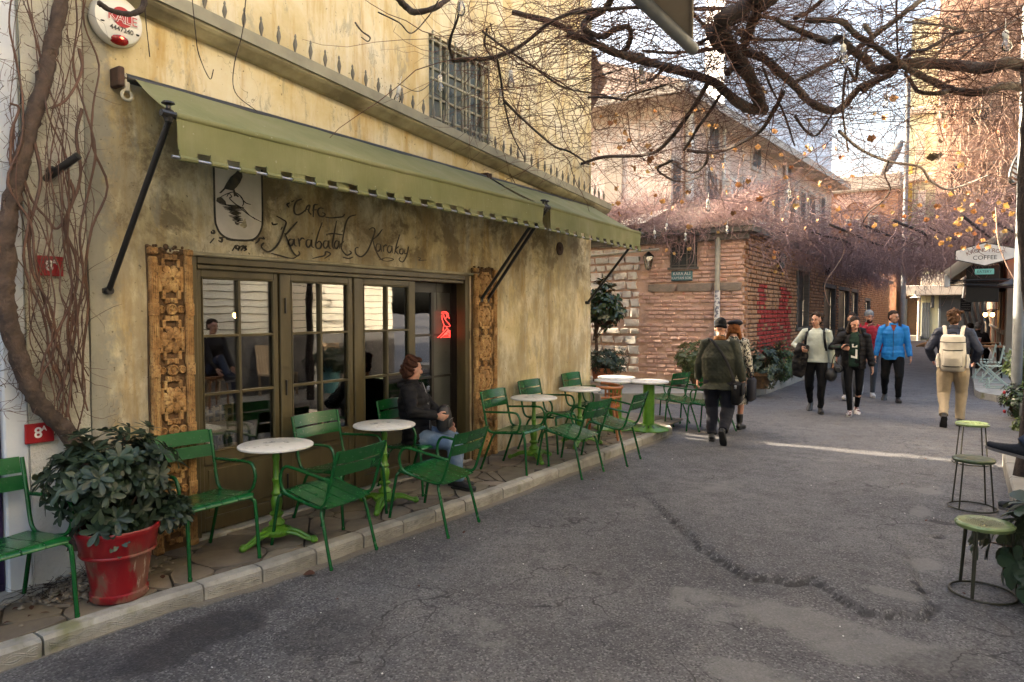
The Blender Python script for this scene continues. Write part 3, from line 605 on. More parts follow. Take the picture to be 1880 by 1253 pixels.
def neon():
    t = thing('neon_sign', 'small red neon line sign of a bird behind the dark doorway', 'neon sign', (XI + .03, 5.5, 1.6)); m = MB(); s = 4.82; ox, oy = 760, 500
    for st in ([(245, 355), (275, 350), (300, 365), (305, 400), (315, 408)], [(245, 365), (260, 370), (268, 400), (285, 430), (312, 460), (318, 480), (275, 478), (262, 455), (250, 420), (248, 380)], [(270, 360), (290, 375), (290, 400), (275, 410)], [(210, 580), (250, 545), (290, 500), (300, 515), (250, 570), (235, 582)], [(262, 480), (258, 520)], [(285, 480), (292, 500)], [(270, 545), (318, 515)], [(262, 560), (318, 530)], [(280, 560), (318, 545)], [(300, 565), (318, 560)], [(262, 575), (318, 575)], [(318, 515), (318, 580)], [(240, 580), (310, 515)]):
        m.tube([Vector(onx(ox + a / s, oy + b / s, XI + .03)) - Vector((XI + .03, 5.5, 1.6)) for a, b in st], .0032, 6, smooth=3)
    m.build('neon_tube', MAT['neon'], t)
    m = MB(); m.tube([(-.02, .02, .12), (-.02, .02, .42)], .003, 5); m.build('cord', MAT['dkdoor'], t)
neon()
# ---------------------------------------------------------------- painted shield, bird and lettering (flat paint on the wall)
def ribbon(m, pts, w, x, taper=True):
    P_ = catmull([np.array([x, *onx(a, b).yz]) for a, b in pts], 5) if len(pts) > 2 else [np.array([x, *onx(a, b).yz]) for a, b in pts]
    n = len(P_); vv = []; 
    for i in range(n):
        d = nrm(P_[min(i + 1, n - 1)] - P_[max(0, i - 1)]); q = np.cross((1, 0, 0), d); k = w * (0.55 + 0.45 * math.sin(PI * i / max(1, n - 1))) * (0.75 + 0.5 * abs(d[2])) if taper else w
        vv += [P_[i] - q * k, P_[i] + q * k]
    m.add(vv, [(2 * i, 2 * i + 2, 2 * i + 3, 2 * i + 1) for i in range(n - 1)])
sh = thing('painted_shield', 'off white shield painted on the wall with a black cormorant on a rock', 'painted sign', (0.01, 3.05, 2.25))
def wallpoly(pts, x): return [(x, *onx(a, b).yz) for a, b in pts]
c4 = lambda L: [(340 + a / 3.615, 240 + b / 3.615) for a, b in L]
out = c4([(180, 170), (505, 255), (510, 590), (500, 660), (470, 710), (420, 732), (300, 725), (230, 690), (200, 640), (190, 580)]); pts = wallpoly(out, .006)
m = MB(); m.add(pts, [tuple(range(len(pts)))]); m.build('shield_panel', MAT['shield'], sh, world=True, fix=True)
m = MB(); ribbon(m, c4([(183, 175), (188, 400), (193, 580), (205, 640), (235, 690), (300, 724), (420, 730), (470, 708), (500, 655), (508, 590), (506, 400), (503, 260)]), .008, .009, False); m.build('shield_outline', MAT['ink'], sh, world=True)
m = MB()
for bp in ([(335, 245), (350, 240), (357, 265), (372, 285), (375, 310), (360, 345), (338, 375), (322, 390), (330, 415), (352, 438), (345, 445), (332, 435), (318, 440), (312, 400), (285, 395), (262, 390), (232, 418), (218, 416), (250, 385), (268, 350), (295, 310), (325, 285), (338, 270)],
           [(200, 470), (205, 448), (232, 440), (262, 470), (268, 492), (225, 487)]):
    q = wallpoly(c4(bp), .010); m.add(q, [tuple(range(len(q)))])
for i in range(34):
    yy = 492 + (i / 34) * 135; k = 1 - i / 36; xc = 300 + 50 * (i / 34) + random.uniform(-14, 14); L = (85 * k + 14) * random.uniform(.35, .8); ribbon(m, c4([(xc - L, yy - 4), (xc, yy + 3), (xc + L, yy + 4 + random.uniform(-3, 3))]), .0035, .010)
for st in ([(232, 440), (275, 420), (320, 410), (365, 440), (382, 480), (372, 505)], [(270, 440), (285, 420), (303, 440), (290, 452), (330, 490), (380, 520), (430, 570), (505, 610)], [(290, 455), (340, 500), (420, 565)], [(445, 575), (455, 590)], [(360, 440), (395, 480), (430, 492)]): ribbon(m, c4(st), .0042, .010)
m.build('cormorant_painting', MAT['ink'], sh, world=True, fix=True)
wl = thing('painted_lettering', 'faded black script lettering painted above the glass front', 'lettering', (0.005, 4.1, 2.2))
m = MB(); S = [
 # Cafe
 [(770, 455), (735, 470), (718, 510), (722, 548), (745, 560), (775, 545), (790, 530)], [(690, 480), (672, 492), (685, 512)], [(700, 475), (720, 465)], [(790, 540), (805, 505), (822, 498), (815, 535), (832, 560)], [(800, 525), (822, 522)], [(845, 575), (850, 500), (875, 492)], [(838, 530), (868, 526)], [(915, 520), (890, 515), (875, 535), (885, 565), (910, 572), (925, 555), (905, 545)], [(925, 575), (960, 580), (1000, 578), (1040, 572), (1055, 555)],
 # Karabatak
 [(600, 568), (640, 590), (665, 610), (650, 660), (625, 730), (590, 780), (550, 805), (515, 790), (500, 765), (515, 745)], [(740, 605), (700, 650), (668, 685), (655, 690)], [(655, 680), (680, 740), (705, 800), (735, 832), (755, 820), (748, 800)], [(570, 610), (580, 625), (610, 620)], [(630, 660), (640, 640)],
 [(715, 725), (690, 722), (680, 748), (695, 765), (712, 750), (718, 722), (722, 760), (735, 768)], [(745, 715), (752, 740), (755, 772)], [(752, 735), (770, 715), (788, 722)], [(830, 728), (805, 728), (798, 755), (812, 776), (830, 755), (834, 725), (836, 768), (850, 778)],
 [(905, 610), (880, 680), (862, 750), (868, 780), (890, 782), (900, 755), (885, 735), (868, 750)], [(945, 735), (920, 735), (912, 762), (925, 782), (942, 765), (948, 732), (950, 775), (962, 785)], [(1000, 600), (985, 680), (972, 760), (985, 788)], [(930, 690), (980, 685), (1050, 695)], [(1015, 735), (995, 735), (985, 765), (998, 785), (1012, 765), (1016, 735), (1020, 785)], [(1130, 560), (1085, 575), (1060, 620), (1045, 700), (1030, 790)], [(1048, 735), (1030, 755), (1022, 762)], [(1024, 762), (1040, 800), (1070, 828), (1098, 812), (1085, 798)],
 # Karakoy
 [(1215, 660), (1240, 645), (1255, 665), (1235, 730), (1205, 800), (1165, 838), (1130, 820), (1125, 785), (1145, 775)], [(1305, 655), (1275, 695), (1240, 725)], [(1240, 725), (1258, 790), (1290, 850), (1310, 858)], [(1290, 755), (1268, 755), (1262, 785), (1275, 802), (1290, 785), (1293, 757), (1298, 805)], [(1308, 760), (1312, 805)], [(1310, 775), (1325, 760), (1338, 765)], [(1365, 768), (1345, 768), (1338, 795), (1350, 812), (1365, 795), (1368, 768), (1372, 812)], [(1420, 690), (1398, 760), (1385, 820)], [(1412, 770), (1390, 795), (1412, 822)], [(1440, 785), (1422, 790), (1420, 815), (1438, 818), (1442, 795), (1440, 785)], [(1455, 785), (1450, 815), (1470, 810), (1478, 770), (1465, 830), (1440, 872), (1415, 858), (1425, 840)],
 # 1973 and flourishes
 [(308, 800), (330, 760)], [(355, 770), (338, 765), (332, 782), (350, 785), (358, 768), (345, 800)], [(362, 770), (385, 768), (365, 798)], [(382, 775), (400, 768), (390, 782), (402, 788), (385, 800)],
 [(160, 748), (188, 715)], [(170, 668), (172, 682), (188, 680), (185, 665), (172, 662)], [(215, 730), (235, 740), (240, 720), (222, 712), (262, 710)], [(265, 720), (310, 730), (380, 728), (450, 735)], [(460, 750), (480, 735), (492, 715), (520, 720), (510, 705)], [(520, 745), (500, 770)], [(565, 815), (620, 830), (700, 850), (740, 835)], [(840, 850), (880, 840), (920, 830), (930, 805), (960, 820), (920, 850)], [(1040, 840), (1080, 850), (1110, 840)], [(1280, 860), (1330, 845), (1380, 855), (1340, 868), (1300, 862)], [(1540, 840), (1558, 850), (1545, 862), (1600, 860)], [(415, 812), (425, 822)]]
for st in S: pass
for nm, sl in (('script_word', S[:10]), ('script_word', S[10:30]), ('script_word', S[30:46]), ('painted_year', S[46:50]), ('flourish', S[50:])):
    m = MB()
    for st in sl: ribbon(m, c4(st), .0076 if nm != 'flourish' else .0055, .0085)
    m.build(nm, MAT['ink'], wl, world=True)
m = MB()
for a, b in ((.006, .0), (.0, .0)): pass
# round vent plate on the wall
q = onx(1027, 457); v = thing('round_vent', 'rusty round vent plate on the yellow wall under the awning end', 'vent', (0, q.y, q.z)); m = MB(); m.lathe([(.085, 0), (.085, .012), (.075, .02), (.03, .02), (.025, .03), (.001, .03)], 24, ax='x', cap=False); MAT['rust'] = simple("rust", (.09, .045, .025), (.05, .028, .018), 14, .85); m.build('cover', MAT['rust'], v, smooth=40)
# balcony and tile eave on the end wall
bl = thing('side_balcony', 'small iron balcony with a turquoise screen on the end of the yellow building', 'balcony', (-0.3, YR, 3.3))
m = MB(); m.box(-1.2, .12, 0.0, .32, -.02, .06, .01); m.box(-1.0, .02, .0, .22, -.14, -.02, .02); m.build('slab', MAT['plaster_edge'], bl)
for k in range(9): m = MB(); m.tube([(.1 - k * .14, .29, .06), (.1 - k * .14, .29, .98)], .009, 6); m.build('bar', MAT['iron'], bl)
for k in range(3): m = MB(); m.tube([(.1, .29 - k * .1, .06), (.1, .29 - k * .1, .98)], .009, 6); m.build('bar', MAT['iron'], bl)
m = MB(); m.tube([(-1.1, .29, .98), (.1, .29, .98), (.1, 0, .98)], .014, 6); m.build('handrail', MAT['iron'], bl)
MAT['turq'] = simple("turquoise_panel", (.10, .33, .37), (.07, .26, .30), 4, .5); m = MB(); m.box(-.25, .06, .2, .235, .12, .46, .008); m.build('screen', MAT['turq'], bl)
MAT['tile'] = simple("old_roof_tile", (.16, .10, .075), (.09, .07, .055), 7, .9, vary=.25, bump=.5)
ev = thing('tiled_eave', 'dark mossy tile eave projecting from the end of the yellow building', 'roof', (-.2, YR, 4.85)); m = MB(); m.prism([(0, -.35), (.42, .12), (.42, .2), (0, .45)], 1.2, lambda u, v_, w_: (-1.0 + w_, u, v_)); m.build('eave_board', MAT['rust'], ev, fix=True)
tm = MB(); tm.tube([(0, 0, .45), (0, .46, .16)], .055, 8); tme = tm.mesh('tile', MAT['tile'], 60)
for k in range(10): inst('tile', tme, ev, (-.95 + k * .125, .02, 0.02), (0, 0, random.uniform(-.05, .05)))
# ---------------------------------------------------------------- neighbour at the left
nb = thing('neighbour_house', 'rough cream rendered house with a purple door and a pale blue edge', 'building', (0, 0.5, 0)); N_ = lambda n, m, mat: m.build(n, MAT[mat], nb, world=True)
m = MB(); gridwall(m, 1.70, 2.026, -.02, 8, -.012, .05, .008, .3, 4); N_('rendered_wall', m, 'roughcast')
m = MB(); m.box(-.3, -.02, 1.575, 1.698, -.02, 8, .01); N_('pilaster', m, 'bluewhite')
m = MB(); m.box(-.3, -.06, .55, 1.573, .12, 2.3, .005); 
for k in range(5): m.box(-.062, -.052, .58 + k * .2, .77 + k * .2, .16, 2.25, .004)
N_('purple_door', m, 'purple'); m = MB(); m.box(-.3, -.06, .5, 1.573, 2.302, 8); m.box(-.3, -.06, -4.0, .5, -.02, 8); m.box(-.45, -.3, -4, 2.0, -.02, 8); N_('upper_wall', m, 'bluewhite')
m = MB(); m.box(-.3, .10, .5, 1.74, .0, .118, .012); N_('door_step', m, 'kerb')
def plate(px, py, w, h, lab, y_off=0):
    q = onx(px, py, .0); t = thing('house_number_plate', lab, 'number plate', (0.004, q.y, q.z)); t.rotation_euler = (random.uniform(-.02, .02), 0, 0)
    m = MB(); m.cbox((0, 0, 0), (.012, w, h), .004); m.build('plate', MAT['redplate'], t)
    m = MB()
    for a in ((-w / 2 + .006, w / 2 - .006, h / 2 - .011, h / 2 - .008), (-w / 2 + .006, w / 2 - .006, -h / 2 + .008, -h / 2 + .011), (-w / 2 + .006, -w / 2 + .009, -h / 2 + .011, h / 2 - .011), (w / 2 - .009, w / 2 - .006, -h / 2 + .011, h / 2 - .011)): m.box(.0055, .0075, *a)
    m.build('raised_rim', MAT['redplate'], t)
    text('numeral', '8', h * .74, MAT['whiteprint'], t, (.0065, -w * .06, 0), WALLROT, offset=.0015); text('letter', 'A', h * .36, MAT['whiteprint'], t, (.0065, w * .14, h * .2), WALLROT, offset=.0006)
plate(92, 489, .135, .115, 'upper red enamel house number plate reading 8A behind the vine'); plate(72, 795, .15, .115, 'lower red enamel house number plate reading 8A above the red pot')
q0 = onx(95, 315); ps = thing('pipe_stub', 'short black pipe stub sticking out of the cream wall beside the vine', 'pipe', tuple(q0)); m = MB(); m.tube([(-.02, -.03, -.05), (.20, .055, .075)], .022, 12); m.lathe([(.03, -.01), (.03, .012), (.02, .016)], 12, ax='x'); m.build('stub', MAT['black'], ps)
# ---------------------------------------------------------------- house across the street (its face is what the glass reflects)
MAT['clap'] = simple("cream_clapboard_paint", (.74, .70, .58), (.66, .62, .50), 3, .6, vary=.06); MAT['rubble'] = simple("grey_rubble_render", (.13, .125, .12), (.08, .078, .075), 7, .9, bump=1.0, bscale=14, bdist=.03)
oh = thing('clapboard_house', 'cream clapboard house on a grey stone base across the street', 'building', (6.4, 6, 0)); O_ = lambda n, m, mat: m.build(n, MAT[mat], oh, world=True)
m = MB(); m.box(6.4, 12, -2.5, 11.5, 1.25, 7.6); O_('core_wall', m, 'rubble'); m = MB(); m.box(6.33, 12, -2.5, 11.5, -.02, 1.25); O_('stone_base', m, 'rubble')  # dark core seen between the boards stands in for their shadow lines
bm_ = MB(); bm_.prism([(-.014, 0), (.004, .120), (0.012, .120), (.012, -.004), (-.014, -.004)], 14.0, lambda u, v_, w_: (u, w_, v_)); bme = bm_.mesh('board', MAT['clap'])
for k in range(46): inst('board', bme, oh, (6.385 - 6.4, -8.5, 1.26 + k * .136))
m = MB(); m.box(6.2, 12.2, -2.7, 11.7, 7.6, 7.8); O_('roof', m, 'tile')
MAT['slatwood'] = simple("pale_slat_wood", (.36, .27, .17), (.26, .18, .10), 5, .6, vary=.1)
def slat_chair(loc, rz, lab):
    c = thing('slatted_chair', lab, 'chair', loc, rz, 'slatted chairs across the street'); s = MB(); s.box(-.025, .025, -.008, .008, 0, .5, .003); sm = s.mesh('slat', MAT['slatwood'])
    for k in range(9): inst('slat', sm, c, (-.24 + k * .06, -.25, .42), (.2, 0, 0))
    m = MB(); m.box(-.28, .28, -.25, .25, .38, .42, .008); m.build('seat', MAT['slatwood'], c)
    for sx in (-1, 1):
        for sy in (-1, 1): m = MB(); m.box(sx * .25 - .02, sx * .25 + .02, sy * .22 - .02, sy * .22 + .02, 0, .38, .004); m.build('leg', MAT['slatwood'], c)
slat_chair((5.9, 8.0, .17), math.radians(95), 'slatted wooden armchair by the stone base, nearer the lane'); slat_chair((5.9, 9.6, .17), math.radians(82), 'slatted wooden armchair by the stone base, beside the turquoise pot'); slat_chair((5.9, 6.7, .17), math.radians(90), 'slatted wooden armchair by the stone base, by the clapboard corner')
# raised seating platform on the right side
MAT['slab'] = simple("pale_concrete_slab", (.30, .28, .24), (.22, .205, .18), 3, .85, bump=.4)
m = MB(); m.box(4.84, 6.33, -2.5, 9.28, -.02, .155); pf = m.build('terrace', MAT['joint'], None, kind='structure')
for j in range(20):
    for i in range(2): m = MB(); y0 = -2.4 + j * .585; x0 = 5.09 + i * .6; m.box(x0, x0 + .59, y0, y0 + .575, .14, .165, .006); m.build('slab', MAT['slab'], pf)
for j in range(16): m = MB(); y0 = -2.4 + j * .73; m.box(4.80, 5.08, y0, y0 + .72, -.03, .166, .015); m.build('edge_stone', MAT['slab'], pf)
# unseen house block added in the alley, placed and sized to shade the crossing
ah = thing('alley_shade_block', 'plain low plaster house in the side alley behind the yellow building', 'building', (-7, 11.8, 0)); m = MB(); m.box(-10, -4, 9.10, 14.2, -.02, 5.3); m.build('wall', MAT['plaster_edge'], ah, world=True); m = MB(); m.box(-10.1, -3.98, 9.105, 14.3, 5.301, 5.45); m.build('roof', MAT['tile'], ah, world=True)
# ================================================================ brick house beyond the side lane
def brickmat(name, c1, c2, wash, amt, vary=0.28):
    t = NT(name); v = t.coord((1, 1, 1), world=True); n = t.noise(v, 6, 5, 0.65); n2 = t.noise(v, 45, 4, 0.7); n3 = t.noise(v, 2.2, 4, 0.6)
    c = t.vary(t.mix(t.mask(n, .35, .65), c1, c2), vary, 0.012); c = t.mix(t.math('MULTIPLY', t.mask(t.noise(v, 7.5, 5, .7), 0.60 - .22 * amt, 0.72 - .18 * amt), 0.85), c, wash); c = t.mix(t.math('MULTIPLY', t.mask(n3, .58, .7), .5), c, (.09, .06, .05))
    return t.done(c, .9, t.bump(n2, .7, .012, t.bump(n, .4, .02)))
MAT['brick_pink'] = brickmat("pink_washed_brick", (.56, .26, .19), (.62, .39, .30), (.68, .45, .36), 1.35)
MAT['brick_side'] = brickmat("warm_worn_brick", (.40, .16, .085), (.50, .27, .155), (.48, .31, .21), .35, .35)
MAT['brick_red'] = brickmat("red_painted_brick", (.34, .025, .022), (.26, .03, .025), (.30, .09, .06), .2, .25)
MAT['mortar_pink'] = brickmat("pink_mortar", (.60, .38, .29), (.54, .31, .23), (.64, .44, .35), .6, 0)
MAT['mortar_side'] = simple("sandy_brown_mortar", (.16, .095, .06), (.10, .06, .04), 8, .95, bump=.8, bscale=40)
MAT['stone'] = brickmat("pale_washed_stone", (.66, .59, .50), (.72, .67, .59), (.60, .43, .34), .45, .12)
MAT['stone_band'] = brickmat("grey_stone_band", (.30, .24, .19), (.24, .19, .15), (.36, .25, .20), .4, .1)
MAT['wood_grey'] = simple("grey_weathered_wood", (.16, .145, .125), (.10, .09, .078), 7, .85, stretch=(.3, .3, 3))
MAT['dkgreen'] = simple("dark_grey_joinery", (.045, .05, .05), (.03, .032, .033), 6, .5)
BX, BY, BH = 0.56, 14.5, 3.35
bk = thing('brick_house', 'single storey brick house with a pink washed stone end and vines over its roof', 'building', (-1, 17, 0)); K_ = lambda n, m, mat, **k: m.build(n, MAT[mat], bk, world=True, **k)
m = MB(); m.box(-4.6, BX - .02, BY + .02, BY + .4, -.02, BH); K_('end_wall', m, 'mortar_pink')
m = MB(); 
SIDE_OPEN = [(19.8, 21.5, 1.28, 2.85), (23.9, 26.3, 0, 2.5), (26.9, 29.6, 0, 2.5), (30.2, 32.2, 0, 2.5), (34.6, 36.6, .9, 2.2)]
yy = BY + .4
for (a, b, z0, z1) in SIDE_OPEN:
    m.box(BX - .3, BX - .02, yy, a, -.02, BH); m.box(BX - .3, BX - .02, a, b, z1, BH)
    if z0 > 0: m.box(BX - .3, BX - .02, a, b, -.02, z0)
    yy = b
m.box(BX - .3, BX - .02, yy, 46, -.02, BH); K_('side_wall', m, 'mortar_side')
def unit_brick(seed, q=.06):
    r = random.Random(seed); m = MB(); m.box(-.5, .5, -.5, .5, -.5, .5, .07); m.v = [tuple(c + r.uniform(-q, q) for c in p) for p in m.v]; return m
UB = [unit_brick(s) for s in range(6)]
UBP = [u.mesh('brick', MAT['brick_pink'], 40) for u in UB]; UBS = [u.mesh('stone', MAT['stone'], 60) for u in [unit_brick(s + 20, .1) for s in range(6)]]
WIN_E = (ony(1231, 492, BY), ony(1280, 440, BY)); SG = (ony(1234, 517, BY), ony(1273, 497, BY)); BAND = (ony(1190, 537, BY), ony(1345, 518, BY)); sx_ = ony(1172, 600, BY).x
n_p = 0; z = 0.28; row = 0; nst = 0; rest = MB()
def add_unit(mb, u, c, s):
    mb.add([(c[0] + p[0] * s[0], c[1] + p[1] * s[1], c[2] + p[2] * s[2]) for p in u.v], u.f)
while z < BH - .1:
    h = random.uniform(.078, .1); x = sx_ + random.uniform(-.06, .1) + (.14 if row % 2 else 0)
    while x < BX - .02:
        w = min(random.uniform(.16, .26), BX - x)
        xc, zc = x + w / 2, z + h / 2; bad = (WIN_E[0].x - .06 < xc < WIN_E[1].x + .06 and WIN_E[0].z - .04 < zc < WIN_E[1].z + .1) or (BAND[0].z - .02 < zc < BAND[1].z + .02 and xc > BAND[0].x - .1)
        if not bad and w > .08 and random.random() > .13:
            d = random.uniform(.034, .054); c = (xc, BY + .01 - random.uniform(-.008, .012), zc); s = (w - .028, d, h - .028)
            if n_p < 300: inst('brick', random.choice(UBP), bk, (c[0] + 1, c[1] - 17, c[2]), (random.uniform(-.03, .03), random.uniform(-.02, .02), random.uniform(-.02, .02)), s); n_p += 1
            else: add_unit(rest, random.choice(UB), c, s)
        x += w
    z += h; row += 1
K_('upper_bricks', rest, 'brick_pink', kind='stuff', smooth=40) if rest.v else None
z = .3
while z < BH - .12:
    h = random.uniform(.17, .25); x = -3.6
    while x < sx_ - .04:
        w = random.uniform(.22, .42); w = min(w, sx_ + .03 - x)
        if w > .1 and random.random() > .1: inst('stone', random.choice(UBS), bk, (x + w / 2 + 1, BY + .005 - 17, z + h / 2), (random.uniform(-.06, .06),) * 3, (w - .045, random.uniform(.05, .09), (h - .045) * random.uniform(.8, 1)))
        x += w
    z += h
x = BAND[0].x
while x < BX - .05:
    w = random.uniform(.5, .9); w = min(w, BX - .02 - x); o = inst('band_stone', UBS[0], bk, (x + w / 2 + 1, BY - .005 - 17, (BAND[0].z + BAND[1].z) / 2), (0, 0, 0), (w - .02, .07, BAND[1].z - BAND[0].z - .015)); x += w
    o.data = unit_brick(33, .04).mesh('band_stone', MAT['stone_band'], 40)
# side wall bricks: far and foreshortened, joined
side = MB(); red = MB(); z = .05; row = 0
while z < BH - .06:
    h = random.uniform(.085, .105); y = BY - .01 + (.0 if row % 2 else -.12)
    while y < 46:
        w = random.uniform(.2, .3) if y < 30 else random.uniform(.4, .6); yc, zc = y + w / 2, z + h / 2
        if y > BY - .05 and not any(a - .12 < yc < b + .12 and z0 - .1 < zc < z1 + .12 for a, b, z0, z1 in SIDE_OPEN):
            t = red if (15.6 < yc < 18.9 and (.3 < zc < 1.75 or (zc < 2.35 and (yc < 16.3 or yc > 17.7))) and random.random() < .93 - .5 * max(0, yc - 18.2)) else side
            add_unit(t, random.choice(UB), (BX - .005 + random.uniform(-.01, .012), yc, zc), (random.uniform(.05, .08), w - .025, h - .026))
        y += w
    z += h; row += 1
K_('side_bricks', side, 'brick_side', kind='stuff', smooth=40); K_('red_painted_bricks', red, 'brick_red', kind='stuff', smooth=40)
for (a, b, z0, z1) in SIDE_OPEN:
    f = .11; m = MB(); m.box(BX - .14, BX + .02, a, a + f, z0, z1, .01); m.box(BX - .14, BX + .02, b - f, b, z0, z1, .01); m.box(BX - .14, BX + .025, a - .05, b + .05, z1, z1 + .14, .01)
    if z0 > 0: m.box(BX - .14, BX + .05, a - .05, b + .05, z0 - .1, z0, .01)
    o = K_('window' if z0 > 0 else 'doorway', m, 'wood_grey'); m = MB(); m.box(BX - .2, BX - .14, a + f, b - f, z0, z1 - .0)
    for k in range(1, 4): m.box(BX - .14, BX - .11, a + f, b - f, z0 + (z1 - z0) * k / 4 - .02, z0 + (z1 - z0) * k / 4 + .02)
    m.build('pane' if z0 > 0 else 'door_panel', MAT['dkgreen'], o, world=True)
# grated window, sign, pipe, lantern, gutter on the pink end
a, b = WIN_E; m = MB(); m.box(a.x, b.x, BY - .01, BY + .05, a.z, b.z); w = K_('grated_window', m, 'dkgreen'); m = MB()
for k in range(4): xx = a.x + .03 + k * (b.x - a.x - .06) / 3; m.tube([(xx, BY - .04, a.z), (xx, BY - .04, b.z)], .012, 6)
for k in range(3): zz = a.z + .04 + k * (b.z - a.z - .08) / 2; m.tube([(a.x, BY - .04, zz), (b.x, BY - .04, zz)], .012, 6)
m.box(a.x - .05, b.x + .05, BY - .06, BY, a.z - .05, a.z); m.build('grating', MAT['wood_grey'], w, world=True)
a, b = SG; q = ((a.x + b.x) / 2, BY - .05, (a.z + b.z) / 2); t = thing('street_sign', 'teal enamel street sign on the pink brick wall below the grated window', 'street sign', q); W_, H_ = b.x - a.x, b.z - a.z
MAT['teal'] = simple("faded_teal_enamel", (.055, .14, .155), (.08, .19, .20), 6, .5); m = MB(); m.cbox((0, 0, 0), (W_, .018, H_), .005); m.build('plate', MAT['teal'], t); m = MB()
for z0 in (-H_ / 2 + .004, H_ / 2 - .02): m.box(-W_ / 2 + .004, W_ / 2 - .004, -.013, -.009, z0, z0 + .014)
m.build('rim', MAT['dkgreen'], t); text('lettering', 'KARA ALİ', H_ * .40, MAT['whiteprint'], t, (.0, -.0105, H_ * .20), (PI / 2, 0, 0)); text('lettering', 'KAPTAN SOK.', H_ * .33, MAT['whiteprint'], t, (.0, -.0105, -H_ * .22), (PI / 2, 0, 0))
MAT['pipe'] = simple("beige_painted_pipe", (.36, .33, .26), (.28, .26, .2), 5, .6); x = ony(1319, 560, BY).x
m = MB(); m.tube([(x, BY - .09, .3), (x, BY - .09, 3.2), (x, BY - .02, 3.3)], .055, 12); dp = K_('downpipe', m, 'pipe', smooth=40); m = MB(); m.tube([(x, BY - .09, 1.0), (x, BY - .09, 2.15)], .058, 12); m.build('sticker_wrap', simple("peeling_white_stickers", (.62, .60, .58), (.16, .16, .2), 16, .7, lo=.52, hi=.56, bump=0), dp, world=True)
m = MB(); m.tube([(x, BY - .09, 1.42), (x, BY - .09, 1.52)], .0605, 12); m.build('blue_sticker', simple("blue_sticker", (.06, .16, .36), (.4, .45, .5), 30, .6, bump=0), dp, world=True)
def lantern(loc, face, lab):
    t = thing('wall_lantern', lab, 'lantern', loc, face, 'lanterns on the brick house'); m = MB(); m.tube([(0, 0, .2), (0, -.1, .26), (0, -.18, .2)], .012, 6, smooth=4); m.build('bracket', MAT['black'], t)
    m = MB(); m.lathe([(.001, .2), (.03, .17), (.13, .08), (.125, .07)], 4, (0, -.18, 0)); m.lathe([(.06, -.22), (.065, -.2), (.01, -.24)], 4, (0, -.18, 0))
    for k in range(4): an = PI / 2 * k; m.tube([(.118 * math.cos(an), -.18 + .118 * math.sin(an), .075), (.06 * math.cos(an), -.18 + .06 * math.sin(an), -.21)], .008, 4)
    m.build('cage', MAT['black'], t); m = MB(); m.lathe([(.055, -.2), (.108, .07)], 4, (0, -.18, 0)); m.build('glass', glass_mat("lantern_glass", (.6, .6, .55)), t)
q = ony(1196, 478, BY); lantern((q.x, BY, q.z), 0, 'black wall lantern on the pink end wall left of the grated window'); q = onx(1420, 478, BX); lantern((BX, q.y, q.z), PI / 2, 'black wall lantern above the red painted bricks'); q = onx(1508, 492, BX); lantern((BX, q.y, q.z), PI / 2, 'black wall lantern between the barred window and the doorways')
m = MB(); m.box(-4.7, BX + .22, BY - .22, BY + .02, BH, BH + .12, .01); m.box(BX - .05, BX + .22, BY + .02, 46, BH, BH + .12, .01); m.box(-4.7, BX + .1, BY - .1, BY + .02, BH - .14, BH - .002, .01); K_('eave_board', m, 'wood_grey')
m = MB(); m.add([(-4.7, BY - .25, BH + .121), (BX + .25, BY - .25, BH + .121), (BX + .25, 46, BH + .121), (-1.0, 46, BH + 1.1), (-1.0, BY + 2.4, BH + 1.1), (-4.7, BY + 2.4, BH + 1.1)], [(0, 1, 4, 5), (1, 2, 3, 4)]); K_('roof', m, 'tile')
m = MB(); q0, q1 = ony(1086, 470, BY - .3), ony(1210, 458, BY - .3); m.tube([q0, q1], .03, 6); K_('cable_tray', m, 'pipe'); q0, q1 = ony(1092, 428, BY + .3), ony(1200, 405, BY + .6)
m = MB(); m.add([(q0.x - .6, BY - .1, q0.z - .1), (q1.x, BY + .1, q1.z - .1), (q1.x, BY + 1.6, q1.z + .4), (q0.x - .6, BY + 1.6, q0.z + .4)], [(0, 1, 2, 3)]); K_('roof_sheet', m, 'white')
# raised stone pavement before the brick house
p0, p1, p2, p3 = onz(1100, 742), onz(1290, 741), onz(1395, 728), onz(1450, 701)
m = MB(); m.prism([(-5, p0.y), (p0.x, p0.y), (p1.x, p1.y), (1.0, p2.y + .4), (1.05, 19), (1.05, 46), (BX - .1, 46), (BX - .1, BY + .3), (-5, BY + .3)], .2, lambda u, v_, w_: (u, v_, -.02 + w_)); pv = m.build('stone_pavement', MAT['slab'], None, kind='structure', fix=True)
def edge_run(P_, parent, w=.18, h=.2, L=.8, mat='slab', name='edge_stone'):
    for a, b in zip(P_[:-1], P_[1:]):
        a, b = Vector(a), Vector(b); d = b - a; n = max(1, int(d.length / L)); d /= n; nn = Vector((d.y, -d.x, 0)).normalized()
        for i in range(n):
            s = a + d * i; e = a + d * (i + .985); m = MB(); m.add([s + nn * .02, e + nn * .02, e - nn * w, s - nn * w, s + nn * .02 + Vector((0, 0, h)), e + nn * .02 + Vector((0, 0, h)), e - nn * w + Vector((0, 0, h)), s - nn * w + Vector((0, 0, h))], [(0, 3, 2, 1), (4, 5, 6, 7), (0, 1, 5, 4), (1, 2, 6, 5), (2, 3, 7, 6), (3, 0, 4, 7)]); m.build(name, MAT[mat], parent, fix=True)
edge_run([(-5, p0.y, 0), (p0.x, p0.y, 0), (p1.x, p1.y, 0), (1.0, p2.y + .4, 0), (1.05, 19, 0), (1.05, 30, 0)], pv, .2, .195)
